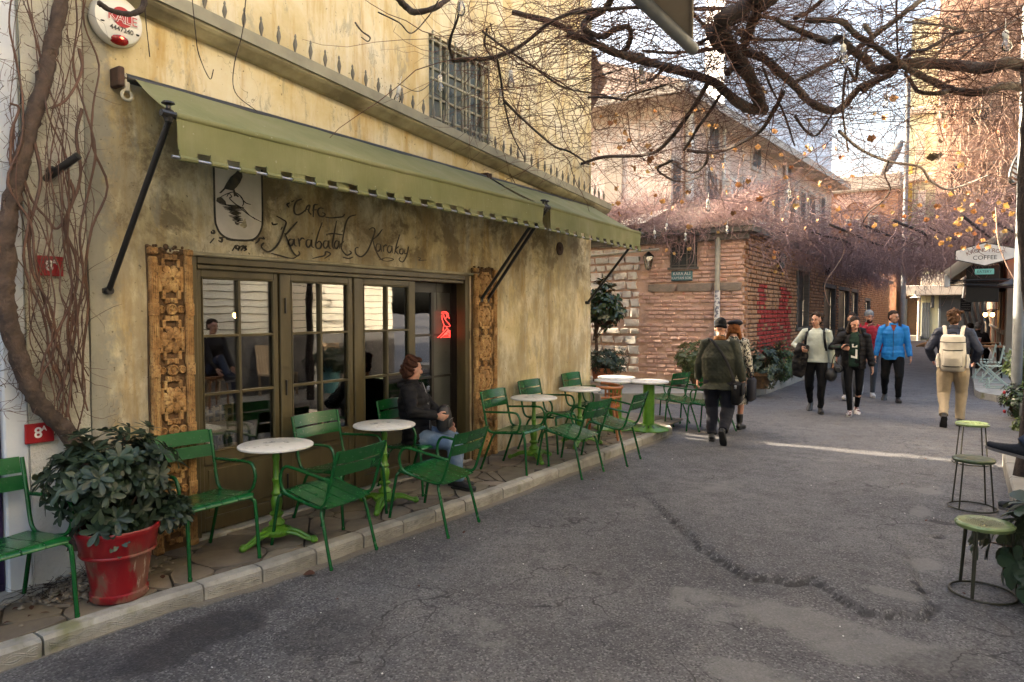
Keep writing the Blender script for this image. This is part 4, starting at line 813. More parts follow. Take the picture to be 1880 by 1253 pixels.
# ================================================================ taller houses behind
MAT['peach'] = simple("pink_peach_brickwork", (.62, .43, .33), (.70, .56, .44), 1.6, .9, bump=.4, lo=.4, hi=.6); MAT['pinkwall'] = brickmat("pink_grey_rubble_wall", (.62, .46, .39), (.56, .40, .33), (.70, .66, .60), .9, 0); MAT['cream'] = simple("cream_trim", (.52, .45, .37), (.44, .38, .31), 2, .8)
def wallseg(m, a, b, z0, z1, th=.3):
    a, b = Vector((*a, 0)), Vector((*b, 0)); d = (b - a).normalized(); nn = Vector((d.y, -d.x, 0)); m.add([a + Vector((0, 0, z0)), b + Vector((0, 0, z0)), b - nn * th + Vector((0, 0, z0)), a - nn * th + Vector((0, 0, z0)), a + Vector((0, 0, z1)), b + Vector((0, 0, z1)), b - nn * th + Vector((0, 0, z1)), a - nn * th + Vector((0, 0, z1))], [(0, 3, 2, 1), (4, 5, 6, 7), (0, 1, 5, 4), (1, 2, 6, 5), (2, 3, 7, 6), (3, 0, 4, 7)])
ph = thing('peach_house', 'tall peach plaster house with white downpipe and deep eaves behind the brick house', 'building', (-2, 20, 0)); H_ = lambda n, m, mat, **k: m.build(n, MAT[mat], ph, world=True, **k)
A0, A1 = (-1.96, 16.9), (-.6, 32.6); m = MB(); wallseg(m, A0, A1, 3, 7.2); H_('side_wall', m, 'peach', fix=True)
m = MB(); wallseg(m, (-9.5, 17.0), (-1.97, 16.9), 3, 7.1); H_('end_wall', m, 'pinkwall', fix=True)
m = MB(); m.add([(-9.5, 16.1, 7.0), (-1.3, 16.1, 7.0), (.1, 33, 7.0), (-9, 33, 7.0), (-9.5, 16.1, 7.22), (-1.3, 16.1, 7.22), (.1, 33, 7.22), (-9, 33, 7.22)], [(0, 3, 2, 1), (4, 5, 6, 7), (0, 1, 5, 4), (1, 2, 6, 5), (2, 3, 7, 6), (3, 0, 4, 7)]); H_('eave', m, 'cream', fix=True)
m = MB(); m.add([(-9.5, 16.1, 7.23), (-1.3, 16.1, 7.23), (.1, 33, 7.23), (-5, 33, 9.3), (-5, 19, 9.3), (-9.5, 19, 9.3)], [(0, 1, 4, 5), (1, 2, 3, 4)]); H_('roof', m, 'tile')
for (u0, u1) in ((-5.6, -5.0), (-3.8, -3.3)): m = MB(); m.box(u0, u1, 16.86, 16.93, 4.5, 5.9); H_('blind_window', m, 'cream')
def onwall(px, py, a, b):
    a, b = Vector((*a, 0)), Vector((*b, 0)); d = (b - a).normalized(); nn = Vector((d.y, -d.x, 0)); r = ray(px, py); o = Vector(CAMP); t = (a - o).dot(nn) / r.dot(nn); return o + r * t, d, nn
for px0, px1, py0, py1 in ((1296, 1313, 322, 392), (1232, 1246, 300, 385), (1360, 1374, 338, 402), (1468, 1476, 356, 410), (1505, 1512, 366, 412), (1300, 1316, 225, 275), (1380, 1394, 262, 305), (1440, 1450, 290, 325), (1392, 1408, 345, 405), (1446, 1458, 352, 410), (1484, 1494, 362, 412), (1418, 1428, 350, 408)):
    a, d, nn = onwall(px0, py1, A0, A1); b, _, _ = onwall(px1, py0, A0, A1); L = (b - a).dot(d); m = MB(); fr_ = lambda u, v_, w_: tuple(a + d * u + nn * w_ + Vector((0, 0, v_))); hh = b.z - a.z
    m.prism([(-.12, -.12), (L + .12, -.12), (L + .12, hh + .12), (-.12, hh + .12)], .05, fr_); o = H_('window', m, 'cream', fix=True); m = MB(); fr2 = lambda u, v_, w_: tuple(a + d * u + nn * (w_ + .052) + Vector((0, 0, v_)))
    m.prism([(0, 0), (L * .46, 0), (L * .46, hh), (0, hh)], .012, fr2); m.prism([(L * .54, 0), (L, 0), (L, hh), (L * .54, hh)], .012, fr2); m.build('pane', MAT['dkgreen'], o, world=True, fix=True)
for px, r_ in ((1258, .12), (1322, .05), (1438, .05)):
    a, d, nn = onwall(px, 300, A0, A1); m = MB(); m.tube([a + nn * .12 + Vector((0, 0, 3 - a.z)), a + nn * .12 + Vector((0, 0, 7.0 - a.z))], r_, 10); H_('downpipe', m, 'white', smooth=40)
a, d, nn = onwall(1330, 352, A0, A1); ac = thing('air_conditioner', 'white air conditioner unit on the peach house wall', 'air conditioner', tuple(a + nn * .2)); m = MB(); m.cbox((0, 0, 0), (.32, .85, .62), .03); m.build('case', MAT['white'], ac); m = MB(); m.ring((.165, -.1, 0), .22, .012, 24, 6, 'x'); m.ring((.165, -.1, 0), .12, .01, 20, 6, 'x'); m.tube([(.165, -.32, 0), (.165, .12, 0)], .008, 5); m.build('fan_grille', MAT['wood_grey'], ac)
b3 = thing('arched_brick_house', 'brick house with a fanned brick arch and pale cornice closing the lane', 'building', (-1, 48, 0)); m = MB(); m.box(-6, .75, 48, 54, -.02, 9.2); m.build('wall', MAT['brick_side'], b3, world=True)
m = MB(); m.box(-6.2, .95, 47.6, 54.2, 9.2, 10.2, .1); m.build('cornice', MAT['cream'], b3, world=True); q = ony(1572, 385, 48); vm = MB()
for k in range(13): an = math.radians(24 + 132 * k / 12); c = Vector((q.x + 1.1 * math.cos(an), 47.95, q.z - .2 + 1.1 * math.sin(an))); m = MB(); m.box(-.45, .45, -.06, .05, -.09, .09, .01); o = m.build('arch_brick', MAT['brick_pink'], b3); o.location = c - Vector((-1, 48, 0)); o.rotation_euler = (0, -an, 0)
for px0, px1, py0, py1 in ((1555, 1577, 402, 440), (1596, 1612, 395, 430)): a, b = ony(px0, py1, 47.95), ony(px1, py0, 47.95); m = MB(); m.box(a.x - .1, b.x + .1, 47.9, 48.02, a.z, b.z, .01); o = m.build('window', MAT['cream'], b3, world=True); m = MB(); m.box(a.x, b.x, 47.86, 47.9, a.z, b.z - .1); m.build('pane', MAT['dkgreen'], o, world=True)
def bluet():
    t = NT("blue_tower_glazing"); return t.done(t.vary(t.mix(t.mask(t.noise(t.coord((1, 1, 1), world=True), .2, 3), .4, .6), (.60, .65, .71), (.66, .71, .77)), .10), .5)  # distance haze is put into these pale pane colours
MAT['blue'] = bluet(); MAT['towerframe'] = simple("pale_tower_frame", (.76, .78, .82), (.70, .73, .78), 1, .6)
tw = thing('glass_tower', 'blue grey glazed office tower rising far behind the lane', 'building', tuple(at(1470, 573, 120))); c = Vector(tw.location); tw.location = (c.x, c.y, 0); dR = _R; dN = -Vector((_Fh[0], _Fh[1], 0))
def tb(m, u0, u1, z0, z1, w0, w1):
    fr_ = lambda u, v_, w_: tuple(dR * u + dN * w_ + Vector((0, 0, v_))); m.prism([(u0, z0), (u1, z0), (u1, z1), (u0, z1)], w1 - w0, lambda u, v_, w_: fr_(u, v_, w0 + w_))
m = MB(); tb(m, -14, 4.9, 0, 62, -12, 0); m.build('frame', MAT['towerframe'], tw, fix=True); pm = MB(); tb(pm, -.62, .62, 0, 1.9, 0, .08); pme = pm.mesh('pane', MAT['blue'])
for r in range(12):
    for k in range(13): o = inst('pane', pme, tw, tuple(dR * (-13.2 + k * 1.45) + dN * .02 + Vector((0, 0, 24 + r * 3.1))))
# ================================================================ far end of the lane and the right side
MAT['palegreen'] = simple("pale_green_plaster", (.50, .50, .34), (.42, .42, .30), 1.2, .85); MAT['grey_shutter'] = simple("blue_grey_door_paint", (.10, .12, .14), (.08, .09, .105), 3, .6)
fe = thing('pale_green_shop', 'low pale green shop with a white canopy slab closing the far end of the lane', 'building', (2.5, 47.5, 0)); E_ = lambda n, m, mat, **k: m.build(n, MAT[mat], fe, world=True, **k); ey = lambda px, py: ony(px, py, 47.5)
x0, x1, xm = ey(1690, 573).x, ey(1775, 573).x, ey(1656, 573).x
m = MB(); m.box(x0, x1 + 2.5, 47.5, 51, -.02, 4.3); E_('wall', m, 'palegreen'); m = MB(); m.box(x0 - .9, x1 + 1, 46.6, 48.2, ey(1700, 543).z, ey(1700, 528).z + .1, .03); m.box(x0, x1 + 1, 46.9, 48, ey(1700, 528).z + .1, ey(1700, 505).z, .03); E_('canopy_slab', m, 'cream')
m = MB(); m.box(xm - .2, x0, 48.6, 49, -.02, 4.5); E_('recessed_wall', m, 'rust'); m = MB(); m.box(xm + .2, x0 - .9, 48.5, 48.6, .1, 2.5); E_('dark_door', m, 'grey_shutter'); m = MB(); m.box(xm - .3, x0 + .05, 46.9, 48.6, -.02, .28); E_('step', m, 'slab')
a, b = ey(1691, 622), ey(1708, 556); m = MB()
for k in range(5): w_ = (b.x - a.x) / 5; m.box(a.x + k * w_ + .01, a.x + (k + 1) * w_ - .01, 47.44, 47.5, .1, b.z, .01)
E_('shutter_door', m, 'grey_shutter'); m = MB(); m.tube([(x0 - .05, 46.7, 0), (x0 - .05, 46.7, 2.9)], .07, 8); E_('post', m, 'cream'); a, b = ey(1722, 610), ey(1752, 548); m = MB(); m.box(a.x, b.x + 1.6, 47.42, 47.5, .3, b.z + .2, .02); o = E_('shop_window', m, 'grey_shutter'); m = MB(); m.box(a.x + .12, b.x + 1.4, 47.39, 47.42, .5, b.z); m.build('pane', MAT['dkgreen'], o, world=True)
m = MB(); q = ey(1712, 550); m.box(q.x - .06, q.x + .1, 46.95, 47.4, q.z - .5, q.z + .6, .02); E_('projecting_sign', m, 'dkgreen'); q = ony(1680, 545, 46.5)
lm = thing('hanging_lamp', 'white bell shaped lamp hanging under the far shop canopy', 'lamp', tuple(q)); m = MB(); m.lathe([(.03, .12), (.05, .05), (.28, -.06), (.27, -.07)], 14); m.build('shade', MAT['white'], lm, smooth=40); m = MB(); m.tube([(0, 0, .1), (0, .1, .35)], .02, 6); m.build('cord', MAT['black'], lm)
cw = thing('creeper_house', 'tall house at the bend with its front covered in bare creeper stems', 'building', (6, 52, 0)); C_ = lambda n, m, mat, **k: m.build(n, MAT[mat], cw, world=True, **k); cx = lambda px, py: ony(px, py, 52)
MAT['ochrewall'] = simple("ochre_pink_plaster", (.66, .47, .36), (.60, .42, .33), .8, .9, bump=.4)
xa, xb = cx(1716, 400).x, cx(1750, 400).x; m = MB(); m.box(xa, 16, 52, 58, -.02, 24); C_('front_wall', m, 'ochrewall')
yg = thing('yellow_green_house', 'narrow pale green house with a stone cornice at the bend of the lane', 'building', (2, 53, 0)); a = cx(1664, 400).x; m = MB(); m.box(a, xa - .02, 53, 58, -.02, 21); m.build('wall', MAT['palegreen'], yg, world=True)
for py in (330, 205): z = cx(1690, py).z; m = MB(); m.box(a - .2, xa - .03, 52.6, 53, z, z + .5, .08); m.build('cornice', MAT['cream'], yg, world=True)
MAT['yellowp'] = simple("yellow_panel", (.52, .38, .05), (.44, .31, .05), 2, .7)
for px0, px1, py0, py1, mt in ((1662, 1676, 300, 420, 'yellowp'), (1684, 1700, 350, 415, 'white'), (1680, 1700, 240, 300, 'cream')): q, r = ony(px0, py1, 52.95), ony(px1, py0, 52.95); m = MB(); m.box(q.x, r.x, 52.86, 53, q.z, r.z, .02); m.build('panel', MAT[mt], yg, world=True)
for px, py in ((1745, 60), (1790, 60), (1745, 190), (1800, 200), (1760, 330), (1815, 330)): q = cx(px, py); m = MB(); m.box(q.x - .6, q.x + .6, 51.9, 52.02, q.z - 1.1, q.z + 1.1, .03); o = C_('window', m, 'cream'); m = MB(); m.box(q.x - .45, q.x + .45, 51.86, 51.9, q.z - .95, q.z + .95); m.build('pane', MAT['dkgreen'], o, world=True)
lp = thing('street_pole', 'tall grey metal pole with a hooded street lamp at the far end of the lane', 'street lamp', (1.35, 45, 0)); MAT['galv'] = simple("galvanised_steel", (.20, .21, .215), (.14, .15, .155), 5, .6, metal=.2); m = MB(); m.tube([(0, 0, 0), (0, 0, 15)], [.14, .11], 12); m.build('pole', MAT['galv'], lp, smooth=40); q = ony(1632, 300, 45); m = MB(); m.tube([(0, 0, q.z + 1.2), (-.5, 0, q.z + 1.0)], .05, 6); m.build('arm', MAT['galv'], lp); m = MB(); m.ell((-.75, 0, q.z + .3), (.3, .25, 1.1), 10, 8, Matrix.Rotation(.5, 3, 'Y')); m.build('lamp_head', MAT['galv'], lp, smooth=60)
# right side cafe terrace and building
m = MB(); m.prism([(4.62, 16.6), (4.7, 16.1), (4.95, 15.75), (5.4, 15.5), (9, 15.3), (9, 47), (4.45, 47)], .15, lambda u, v_, w_: (u, v_, -.02 + w_)); cp = m.build('cafe_pavement', MAT['slab'], None, kind='structure', fix=True)
edge_run([(4.45, 46, 0), (4.62, 16.6, 0), (4.7, 16.1, 0), (4.95, 15.75, 0), (5.4, 15.5, 0), (8.8, 15.3, 0)], cp, .18, .135, .9, 'kerb', 'kerb_stone')
MAT['cafewall'] = simple("terracotta_pier_paint", (.36, .15, .08), (.28, .12, .065), 2, .8); MAT['cafecream'] = simple("cream_pier_paint", (.34, .28, .20), (.26, .21, .15), 2, .8)
rc = thing('corner_cafe_building', 'low cafe building with painted piers and dark windows on the right side of the lane', 'building', (6, 30, 0)); R_ = lambda n, m, mat, **k: m.build(n, MAT[mat], rc, world=True, **k)
m = MB(); m.box(5.44, 9, 21.5, 46, -.02, 4.6); R_('core_wall', m, 'dkgreen')
for k in range(13): y = 21.5 + k * 1.9; m = MB(); m.box(5.25, 5.5, y, y + .55, .1, 4.4, .02); R_('pier', m, 'cafewall' if k % 3 == 1 else 'cafecream')
for k in range(12): y = 22.06 + k * 1.9; m = MB(); m.box(5.3, 5.45, y, y + 1.33, .1, 1.1, .01); m.box(5.2, 5.47, y - .01, y + 1.34, 1.1, 1.2, .01); R_('sill_wall', m, 'cafecream')
m = MB(); m.box(5.15, 9.1, 21.3, 46, 4.6, 4.9, .03); R_('roof', m, 'tile')
MAT['tan'] = simple("tan_awning_canvas", (.40, .33, .24), (.34, .28, .20), 3, .85)
ta = thing('tan_awning', 'tan canvas awning on black arms over the right hand cafe terrace', 'awning', (5.5, 20, 3)); T_ = lambda n, m, mat, **k: m.build(n, MAT[mat], ta, world=True, **k)
m = MB(); m.add([(5.5, 20, 3.8), (4.02, 20, 2.62), (4.02, 27, 2.62), (5.5, 27, 3.8), (5.5, 20, 3.83), (4.02, 20, 2.65), (4.02, 27, 2.65), (5.5, 27, 3.83)], [(0, 1, 2, 3), (7, 6, 5, 4), (0, 4, 5, 1), (1, 5, 6, 2), (2, 6, 7, 3)]); T_('canvas', m, 'tan', fix=True); m = MB(); m.tube([(5.5, 19.95, 3.82), (4.0, 19.95, 2.6)], .13, 10); T_('canvas_roll', m, 'tan', smooth=40)
for yv in (20.0, 21.2): m = MB(); m.tube([(4.0, yv, 2.47), (5.6, yv, 2.47)], .022, 6); m.tube([(4.0, yv, 2.40), (4.9, yv, 2.33), (5.6, yv, 2.30)], .018, 6); T_('arm', m, 'black')
m = MB(); m.box(3.94, 4.06, 19.92, 20.1, 2.3, 2.62, .02); T_('end_cap', m, 'white')
a, b = at(1781, 555, 17.5), at(1826, 488, 17.5); bp = thing('black_hanging_panel', 'black panel hanging under the coffee sign beside the terrace', 'panel', ((a.x + b.x) / 2, a.y + .2, a.z)); m = MB(); d_ = (b.x - a.x); m.box(-d_ / 2 - .1, d_ / 2 + .1, -.03, .03, 0, b.z - a.z, .008); m.build('board', MAT['black'], bp); m = MB()
for s in (-1, 1): m.tube([(s * d_ * .4, 0, b.z - a.z), (s * d_ * .4, 0, b.z - a.z + .5)], .01, 5)
m.build('hanger', MAT['black'], bp)
cs = thing('coffee_sign', 'white six sided coffee sign with a black rim hanging over the terrace', 'sign', (4.72, 17.8, 2.93)); hexp = [(-.52, .0), (-.52, .1), (0, .24), (.52, .1), (.52, -.1), (0, -.24), (-.52, -.1)]
hexp = [(-.52, .09), (-.52, -.09), (0, -.235), (.52, -.09), (.52, .09), (0, .235)]; fx = lambda y0: (lambda u, v_, w_: (u, y0 + w_, v_)); m = MB(); m.prism([(a * 1.05, b * 1.09) for a, b in hexp], .07, fx(-.03)); m.build('rim', MAT['black'], cs, fix=True); m = MB(); m.prism(hexp, .01, fx(-.041)); m.build('face', MAT['whiteprint'], cs, fix=True)
MAT['brownprint'] = simple("brown_print", (.20, .075, .03), (.16, .06, .025), 4, .6, bump=0); word = "KRONOTROP"
for i, chh in enumerate(word):
    u = (i - 4) / 4; text('letter', chh, .115, MAT['brownprint'], cs, (u * .30, -.0425, .085 - .06 * u * u), (PI / 2, .32 * u, 0))
text('lettering', 'COFFEE', .125, MAT['black'], cs, (0, -.0425, -.075), (PI / 2, 0, 0)); m = MB(); m.tube([(.54, 0, .02), (1.0, .0, .02)], .018, 6); m.tube([(-.2, 0, .2), (-.2, 0, .5)], .008, 5); m.tube([(.2, 0, .2), (.2, 0, .5)], .008, 5); m.build('bracket', MAT['black'], cs)
es = thing('eatery_sign', 'small turquoise sign reading EATERY under the coffee sign', 'sign', (4.72, 17.82, 2.56)); MAT['turqs'] = simple("turquoise_sign", (.16, .48, .42), (.14, .42, .38), 4, .5, bump=0); m = MB(); m.cbox((0, 0, 0), (.34, .03, .12), .006); m.build('plate', MAT['turqs'], es); text('lettering', 'EATERY', .075, MAT['dkgreen'], es, (0, -.0165, 0), (PI / 2, 0, 0)); m = MB(); m.tube([(-.1, 0, .06), (-.1, 0, .17)], .006, 5); m.tube([(.1, 0, .06), (.1, 0, .17)], .006, 5); m.build('chain', MAT['black'], es)
MAT['board'] = simple("chalk_board", (.05, .055, .058), (.035, .04, .042), 4, .8); q = at(1773, 560, 21); mb_ = thing('menu_board', 'small chalk menu board with white handwriting at the terrace', 'menu board', tuple(q)); m = MB(); m.cbox((0, 0, 0), (.28, .04, .42), .008); m.build('board', MAT['board'], mb_)
def scribble(par, w, h, n, y, seed, mat='whiteprint', th=.004):
    r = random.Random(seed); m = MB()
    for k in range(n):
        zz = h / 2 - h * (k + .7) / (n + .4); x = -w / 2 + r.uniform(0, .15) * w; e = w / 2 - r.uniform(0, .3) * w
        while x < e: l = r.uniform(.08, .2) * w; m.tube([(min(x + l * j / 4, w / 2), y, zz + (j % 2) * h / n * .35 * r.uniform(.4, 1)) for j in range(5)], th, 4); x += l + .05 * w
    m.build('chalk_writing', MAT[mat], par)
scribble(mb_, .24, .38, 5, -.024, 3)
MAT['lampglow'] = glow("lit_wall_lamp", (1, .55, .2), 3.5)
for px, lab in ((1809, 'left lit globe wall lamp beside the terrace windows'), (1822, 'right lit globe wall lamp beside the terrace windows')): q = at(px, 578, 22); t = thing('wall_lamp', lab, 'lamp', tuple(q), 0, 'lit wall lamps at the terrace'); m = MB(); m.ell((0, 0, 0), (.06, .06, .075), 12, 8); m.build('globe', MAT['lampglow'], t, smooth=180); m = MB(); m.lathe([(.05, .06), (.06, .1), (.02, .14)], 10); m.tube([(0, 0, .1), (.1, .1, .16), (.4, .5, .16)], .015, 6); m.build('bracket', MAT['black'], t)
for px, py, dp_, lab in ((1862, 520, 15, 'wide black cone lamp hanging nearer the grey pole'), (1832, 532, 19, 'black cone lamp hanging behind the other, over the terrace')): q = at(px, py, dp_); t = thing('cone_lamp', lab, 'lamp', tuple(q), 0, 'black cone lamps over the terrace'); m = MB(); m.lathe([(.03, .16), (.05, .1), (.30, -.03), (.31, -.06), (.29, -.03), (.04, .08)], 20, cap=False); m.build('shade', MAT['black'], t, smooth=40); m = MB(); m.tube([(0, 0, .15), (.1, 0, .3), (.6, 0, .32)], .014, 6, smooth=3); m.build('arm', MAT['black'], t)
MAT['heat'] = glow("red_heater_bar", (1, .2, .04), 4); q = at(1850, 474, 17); t = thing('patio_heater', 'glowing red bar heater high beside the coffee sign', 'heater', tuple(q)); m = MB(); m.tube([(-.18, 0, 0), (.18, 0, 0)], .022, 8); m.build('heating_bar', MAT['heat'], t); m = MB(); m.box(-.24, .24, -.02, .1, .03, .09, .01); m.tube([(.2, .05, .05), (.6, .1, .1)], .015, 6); m.build('hood', MAT['black'], t)
gp = thing('grey_steel_pole', 'thick galvanised steel pole at the edge of the terrace beside the shrub', 'pole', (5.12, 13.6, 0)); m = MB(); m.tube([(0, 0, 0), (0, 0, 6.5)], .075, 14); m.build('shaft', MAT['galv'], gp, smooth=40)
for k, zc in enumerate((2.9, 3.6)): m = MB(); m.tube([(0, 0, zc), (0, 0, zc + .05)], .083, 14); m.build('band', MAT['black'], gp)
q = at(1879, 300, 11); rs = thing('round_striped_sign', 'oval white sign with dark stripes and a curved black rim high on the steel pole', 'sign', tuple(q)); m = MB(); m.ring((0, 0, 0), .30, .03, 30, 8); m.build('rim', MAT['black'], rs, smooth=60); m = MB(); m.lathe([(.001, -.012), (.29, -.012), (.29, .012), (.001, .012)], 28, cap=False); f_ = m.build('face', MAT['whiteprint'], rs); m = MB()
for k in range(-4, 5): w_ = math.sqrt(max(0, .28 ** 2 - (k * .06) ** 2)); m.box(-w_, w_, k * .06 - .012, k * .06 + .012, .012, .016)
m.build('stripe', MAT['brownprint'], rs); rs.rotation_euler = (PI / 2, 0.5, YAW)
for k in rs.children: k.scale = (.5, 1.2, 1)
# dog asleep
MAT['fur'] = simple("tan_fur", (.33, .19, .09), (.24, .13, .06), 9, .95, bump=.5)
def skinmesh(name, verts, edges, rad, mat, parent, sub=2, root=0):
    me = bpy.data.meshes.new(name); me.from_pydata(verts, edges, []); o = bpy.data.objects.new(name, me); link(o, parent); md = o.modifiers.new('s', 'SKIN'); md.use_smooth_shade = True; o.modifiers.new('d', 'SUBSURF').levels = sub; o.modifiers[-1].render_levels = sub
    for i, r in enumerate(rad): me.skin_vertices[0].data[i].radius = (r, r) if np.ndim(r) == 0 else r
    me.skin_vertices[0].data[root].use_root = True
    dg = bpy.context.evaluated_depsgraph_get(); me2 = bpy.data.meshes.new_from_object(o.evaluated_get(dg)); o.modifiers.clear(); o.data = me2; me2.materials.clear(); me2.materials.append(mat); return o
dg_ = thing('sleeping_dog', 'tan dog lying curled on the lane before the far shop', 'dog', tuple(onz(1710, 638)), .3)
skinmesh('body', [(0, 0, .2), (.3, .02, .2), (.5, .0, .22), (.62, .0, .26), (.78, -.03, .2), (.92, -.05, .13), (-.25, 0, .18), (-.42, -.02, .13), (-.7, -.15, .04), (.45, -.2, .07), (.75, -.3, .04), (-.25, -.24, .08), (.05, -.34, .04), (.76, .06, .3), (.76, -.1, .3)], [(0, 1), (1, 2), (2, 3), (3, 4), (4, 5), (0, 6), (6, 7), (7, 8), (2, 9), (9, 10), (6, 11), (11, 12), (4, 13), (4, 14)], [.17, .19, .15, .11, .1, .05, .17, .1, .03, .06, .04, .09, .04, .025, .025], MAT['fur'], dg_)

tt = thing('dark_climber_trunk', 'dark twisted climber stems rising at the terrace behind the two seated guests', 'vine', tuple(onz(1786, 640, .13))); q = Vector(tt.location)
for k in range(5): m = MB(); dx = -.35 + k * .2; m.tube([(dx, 0, 0), (dx + .08, .1, .9), (dx - .06, .0, 1.8), (dx + .1 * math.sin(k * 2), .1, 2.9), (dx * 1.4, .1, 3.6)], [.09, .07, .06, .05, .04], 8, smooth=4); m.build('stem', MAT['dkgreen'], tt, smooth=60)
# ================================================================ green awnings over the cafe front
def canvas():
    t = NT("sage_green_canvas"); v = t.coord((1, 1, 1), world=True); n = t.noise(v, 2.2, 5, .6); n2 = t.noise(v, 300, 2, .5); n3 = t.noise(t.coord((1, 6, 1), world=True), 3, 4, .6)
    c = t.ramp(n, [(.3, (.155, .165, .065)), (.55, (.205, .205, .092)), (.75, (.25, .24, .13))]); c = t.mix(t.math('MULTIPLY', t.mask(n3, .55, .75), .35), c, (.26, .25, .14)); c = t.mix(t.math('MULTIPLY', t.mask(t.noise(v, 38, 2, .5), .72, .76), .6), c, (.42, .42, .32))
    tr = t.n("BsdfTranslucent", {'Color': (.22, .27, .06, 1)}); t.lk(c, t.p.inputs['Base Color']); t.p.inputs['Roughness'].default_value = .8; t.lk(t.bump(n2, .15, .002, t.bump(n3, .25, .02)), t.p.inputs['Normal'])
    mx = t.n("MixShader", {0: .13, 1: t.p.outputs[0], 2: tr.outputs[0]}); t.lk(mx.outputs[0], t.out.inputs['Surface']); return t.m
MAT['canvas'] = canvas(); MAT['hinge_white'] = simple("cream_bracket_paint", (.5, .47, .36), (.36, .33, .25), 9, .6)
def awning(y0, y1, f0, f1, lab, droopz, n_seed, tabs=True):
    """canvas from the wall roller (y0..y1) to the front bar (f0..f1); f = (y, x, z) at each end"""
    a = thing('awning', lab, 'awning', (0, (y0 + y1) / 2, 3.1), 0, 'green awnings of the cafe'); r = random.Random(n_seed); A_ = lambda n, m, mt, **k: m.build(n, MAT[mt], a, world=True, **k)
    N, K = int((y1 - y0) / .06), 10; V = []; 
    for i in range(N + 1):
        u = i / N; w = Vector((.03, y0 + (y1 - y0) * u, 3.19)); f = Vector((f0[1] + (f1[1] - f0[1]) * u, f0[0] + (f1[0] - f0[0]) * u, f0[2] + (f1[2] - f0[2]) * u))
        for k in range(K + 1):
            t = k / K; p = w.lerp(f, t); sag = math.sin(PI * t) * (.016 + .014 * math.sin(u * 23 + n_seed) * math.sin(u * 7) + .005 * math.sin(u * 61 + 4 * t)); V.append(p - Vector((0, 0, sag)))
    m = MB(); m.add(V, [(i * (K + 1) + k, i * (K + 1) + k + 1, (i + 1) * (K + 1) + k + 1, (i + 1) * (K + 1) + k) for i in range(N) for k in range(K)]); A_('canvas', m, 'canvas', smooth=180)
    V = []; M_ = 7; ph = [r.uniform(0, 6) for _ in range(4)]
    for i in range(N + 1):
        u = i / N; f = Vector((f0[1] + (f1[1] - f0[1]) * u, f0[0] + (f1[0] - f0[0]) * u, f0[2] + (f1[2] - f0[2]) * u))
        for k in range(M_ + 1):
            t = k / M_; wv = .013 * t * (math.sin(u * 60 + ph[0]) + .7 * math.sin(u * 113 + ph[1]) + math.sin(u * 21 + ph[2])) * (.35 + .65 * (u > .3)); V.append(f + Vector((.012 + wv, 0, .0 - t * .185)))
    m = MB(); m.add(V, [(i * (M_ + 1) + k, i * (M_ + 1) + k + 1, (i + 1) * (M_ + 1) + k + 1, (i + 1) * (M_ + 1) + k) for i in range(N) for k in range(M_)]); A_('valance', m, 'canvas', smooth=180)
    m = MB(); m.tube([(f0[1] + .0, f0[0], f0[2]), (f1[1], f1[0], f1[2])], .022, 10); A_('front_hem', m, 'canvas', smooth=40)
    g0, g1 = Vector((f0[1] + .012, f0[0] - .03, f0[2] - .228)), Vector((f1[1] + .012, f1[0] + .03, f1[2] - .228)); m = MB(); m.tube([g0, g1], .0095, 8); rod = A_('hem_rod', m, 'steel', smooth=40)
    L = (g1 - g0).length; n = int(L / .19); mt = MB(); mt.tube([(0, -.052, 0), (0, .052, 0)], .0165, 8); mt.box(-.003, .003, -.052, .052, .0, .05); tm_ = mt.mesh('canvas_loop', MAT['canvas'], 40); tilt = math.atan2(g1.z - g0.z, g1.y - g0.y)
    for i in range(n + 1): p = g0.lerp(g1, (i + .5) / (n + 1)); inst('canvas_loop', tm_, a, tuple(p - a.location), (tilt, 0, 0))
    m = MB(); m.tube([(.075, y0 - .06, 3.145), (.075, y1 + .03, 3.145)], .03, 12); A_('roller', m, 'black', smooth=40)
    for y in (y0 - .1, y1 + .04): m = MB(); m.box(0, .11, y - .02, y + .02, 3.08, 3.2, .008); m.tube([(.07, y, 3.14), (.07, y + .06, 3.14)], .022, 8); A_('wall_bracket', m, 'rust')
    m = MB(); m.ring((.075, y0 - .055, 3.04), .03, .010, 16, 6, 'x'); m.box(.06, .09, y0 - .075, y0 - .04, 3.06, 3.17, .006); A_('crank_eye', m, 'hinge_white')
    for s, f in ((0, f0), (1, f1)):
        yy = f[0] + (.0 if s else 0); m = MB(); m.tube([(.03, yy, 1.83), (f[1] - .02, yy + (.02 if s else -.02), f[2] - .015)], .0175, 10); arm = A_('arm', m, 'black', smooth=40)
        m = MB(); m.tube([(-.005, yy, 1.83), (.05, yy, 1.83)], .024, 10); m.tube([(.02, yy - .03, 1.83), (.02, yy + .03, 1.83)], .016, 8); m.build('wall_hinge', MAT['black'], arm, world=True)
        e = yy + (.03 if s else -.03); m = MB(); m.lathe([(.02, -.045), (.028, -.02), (.024, 0), (.03, .015), (.014, .03), (.012, .045), (.036, .055), (.03, .065), (.001, .07)], 10, (f[1] - .015, e, f[2] + .005)); m.tube([(f[1], e - .05, f[2]), (f[1], e + .05, f[2])], .02, 8); m.build('knuckle', MAT['black'], arm, world=True)
awning(2.30, 6.05, (2.13, .80, 2.775), (6.0, .82, 2.775), 'longer green awning with a looped hem over the painted lettering', 0, 3)
awning(6.14, 8.5, (6.12, .82, 2.775), (8.52, .80, 2.74), 'shorter green awning at the street corner end of the cafe', 0, 8)
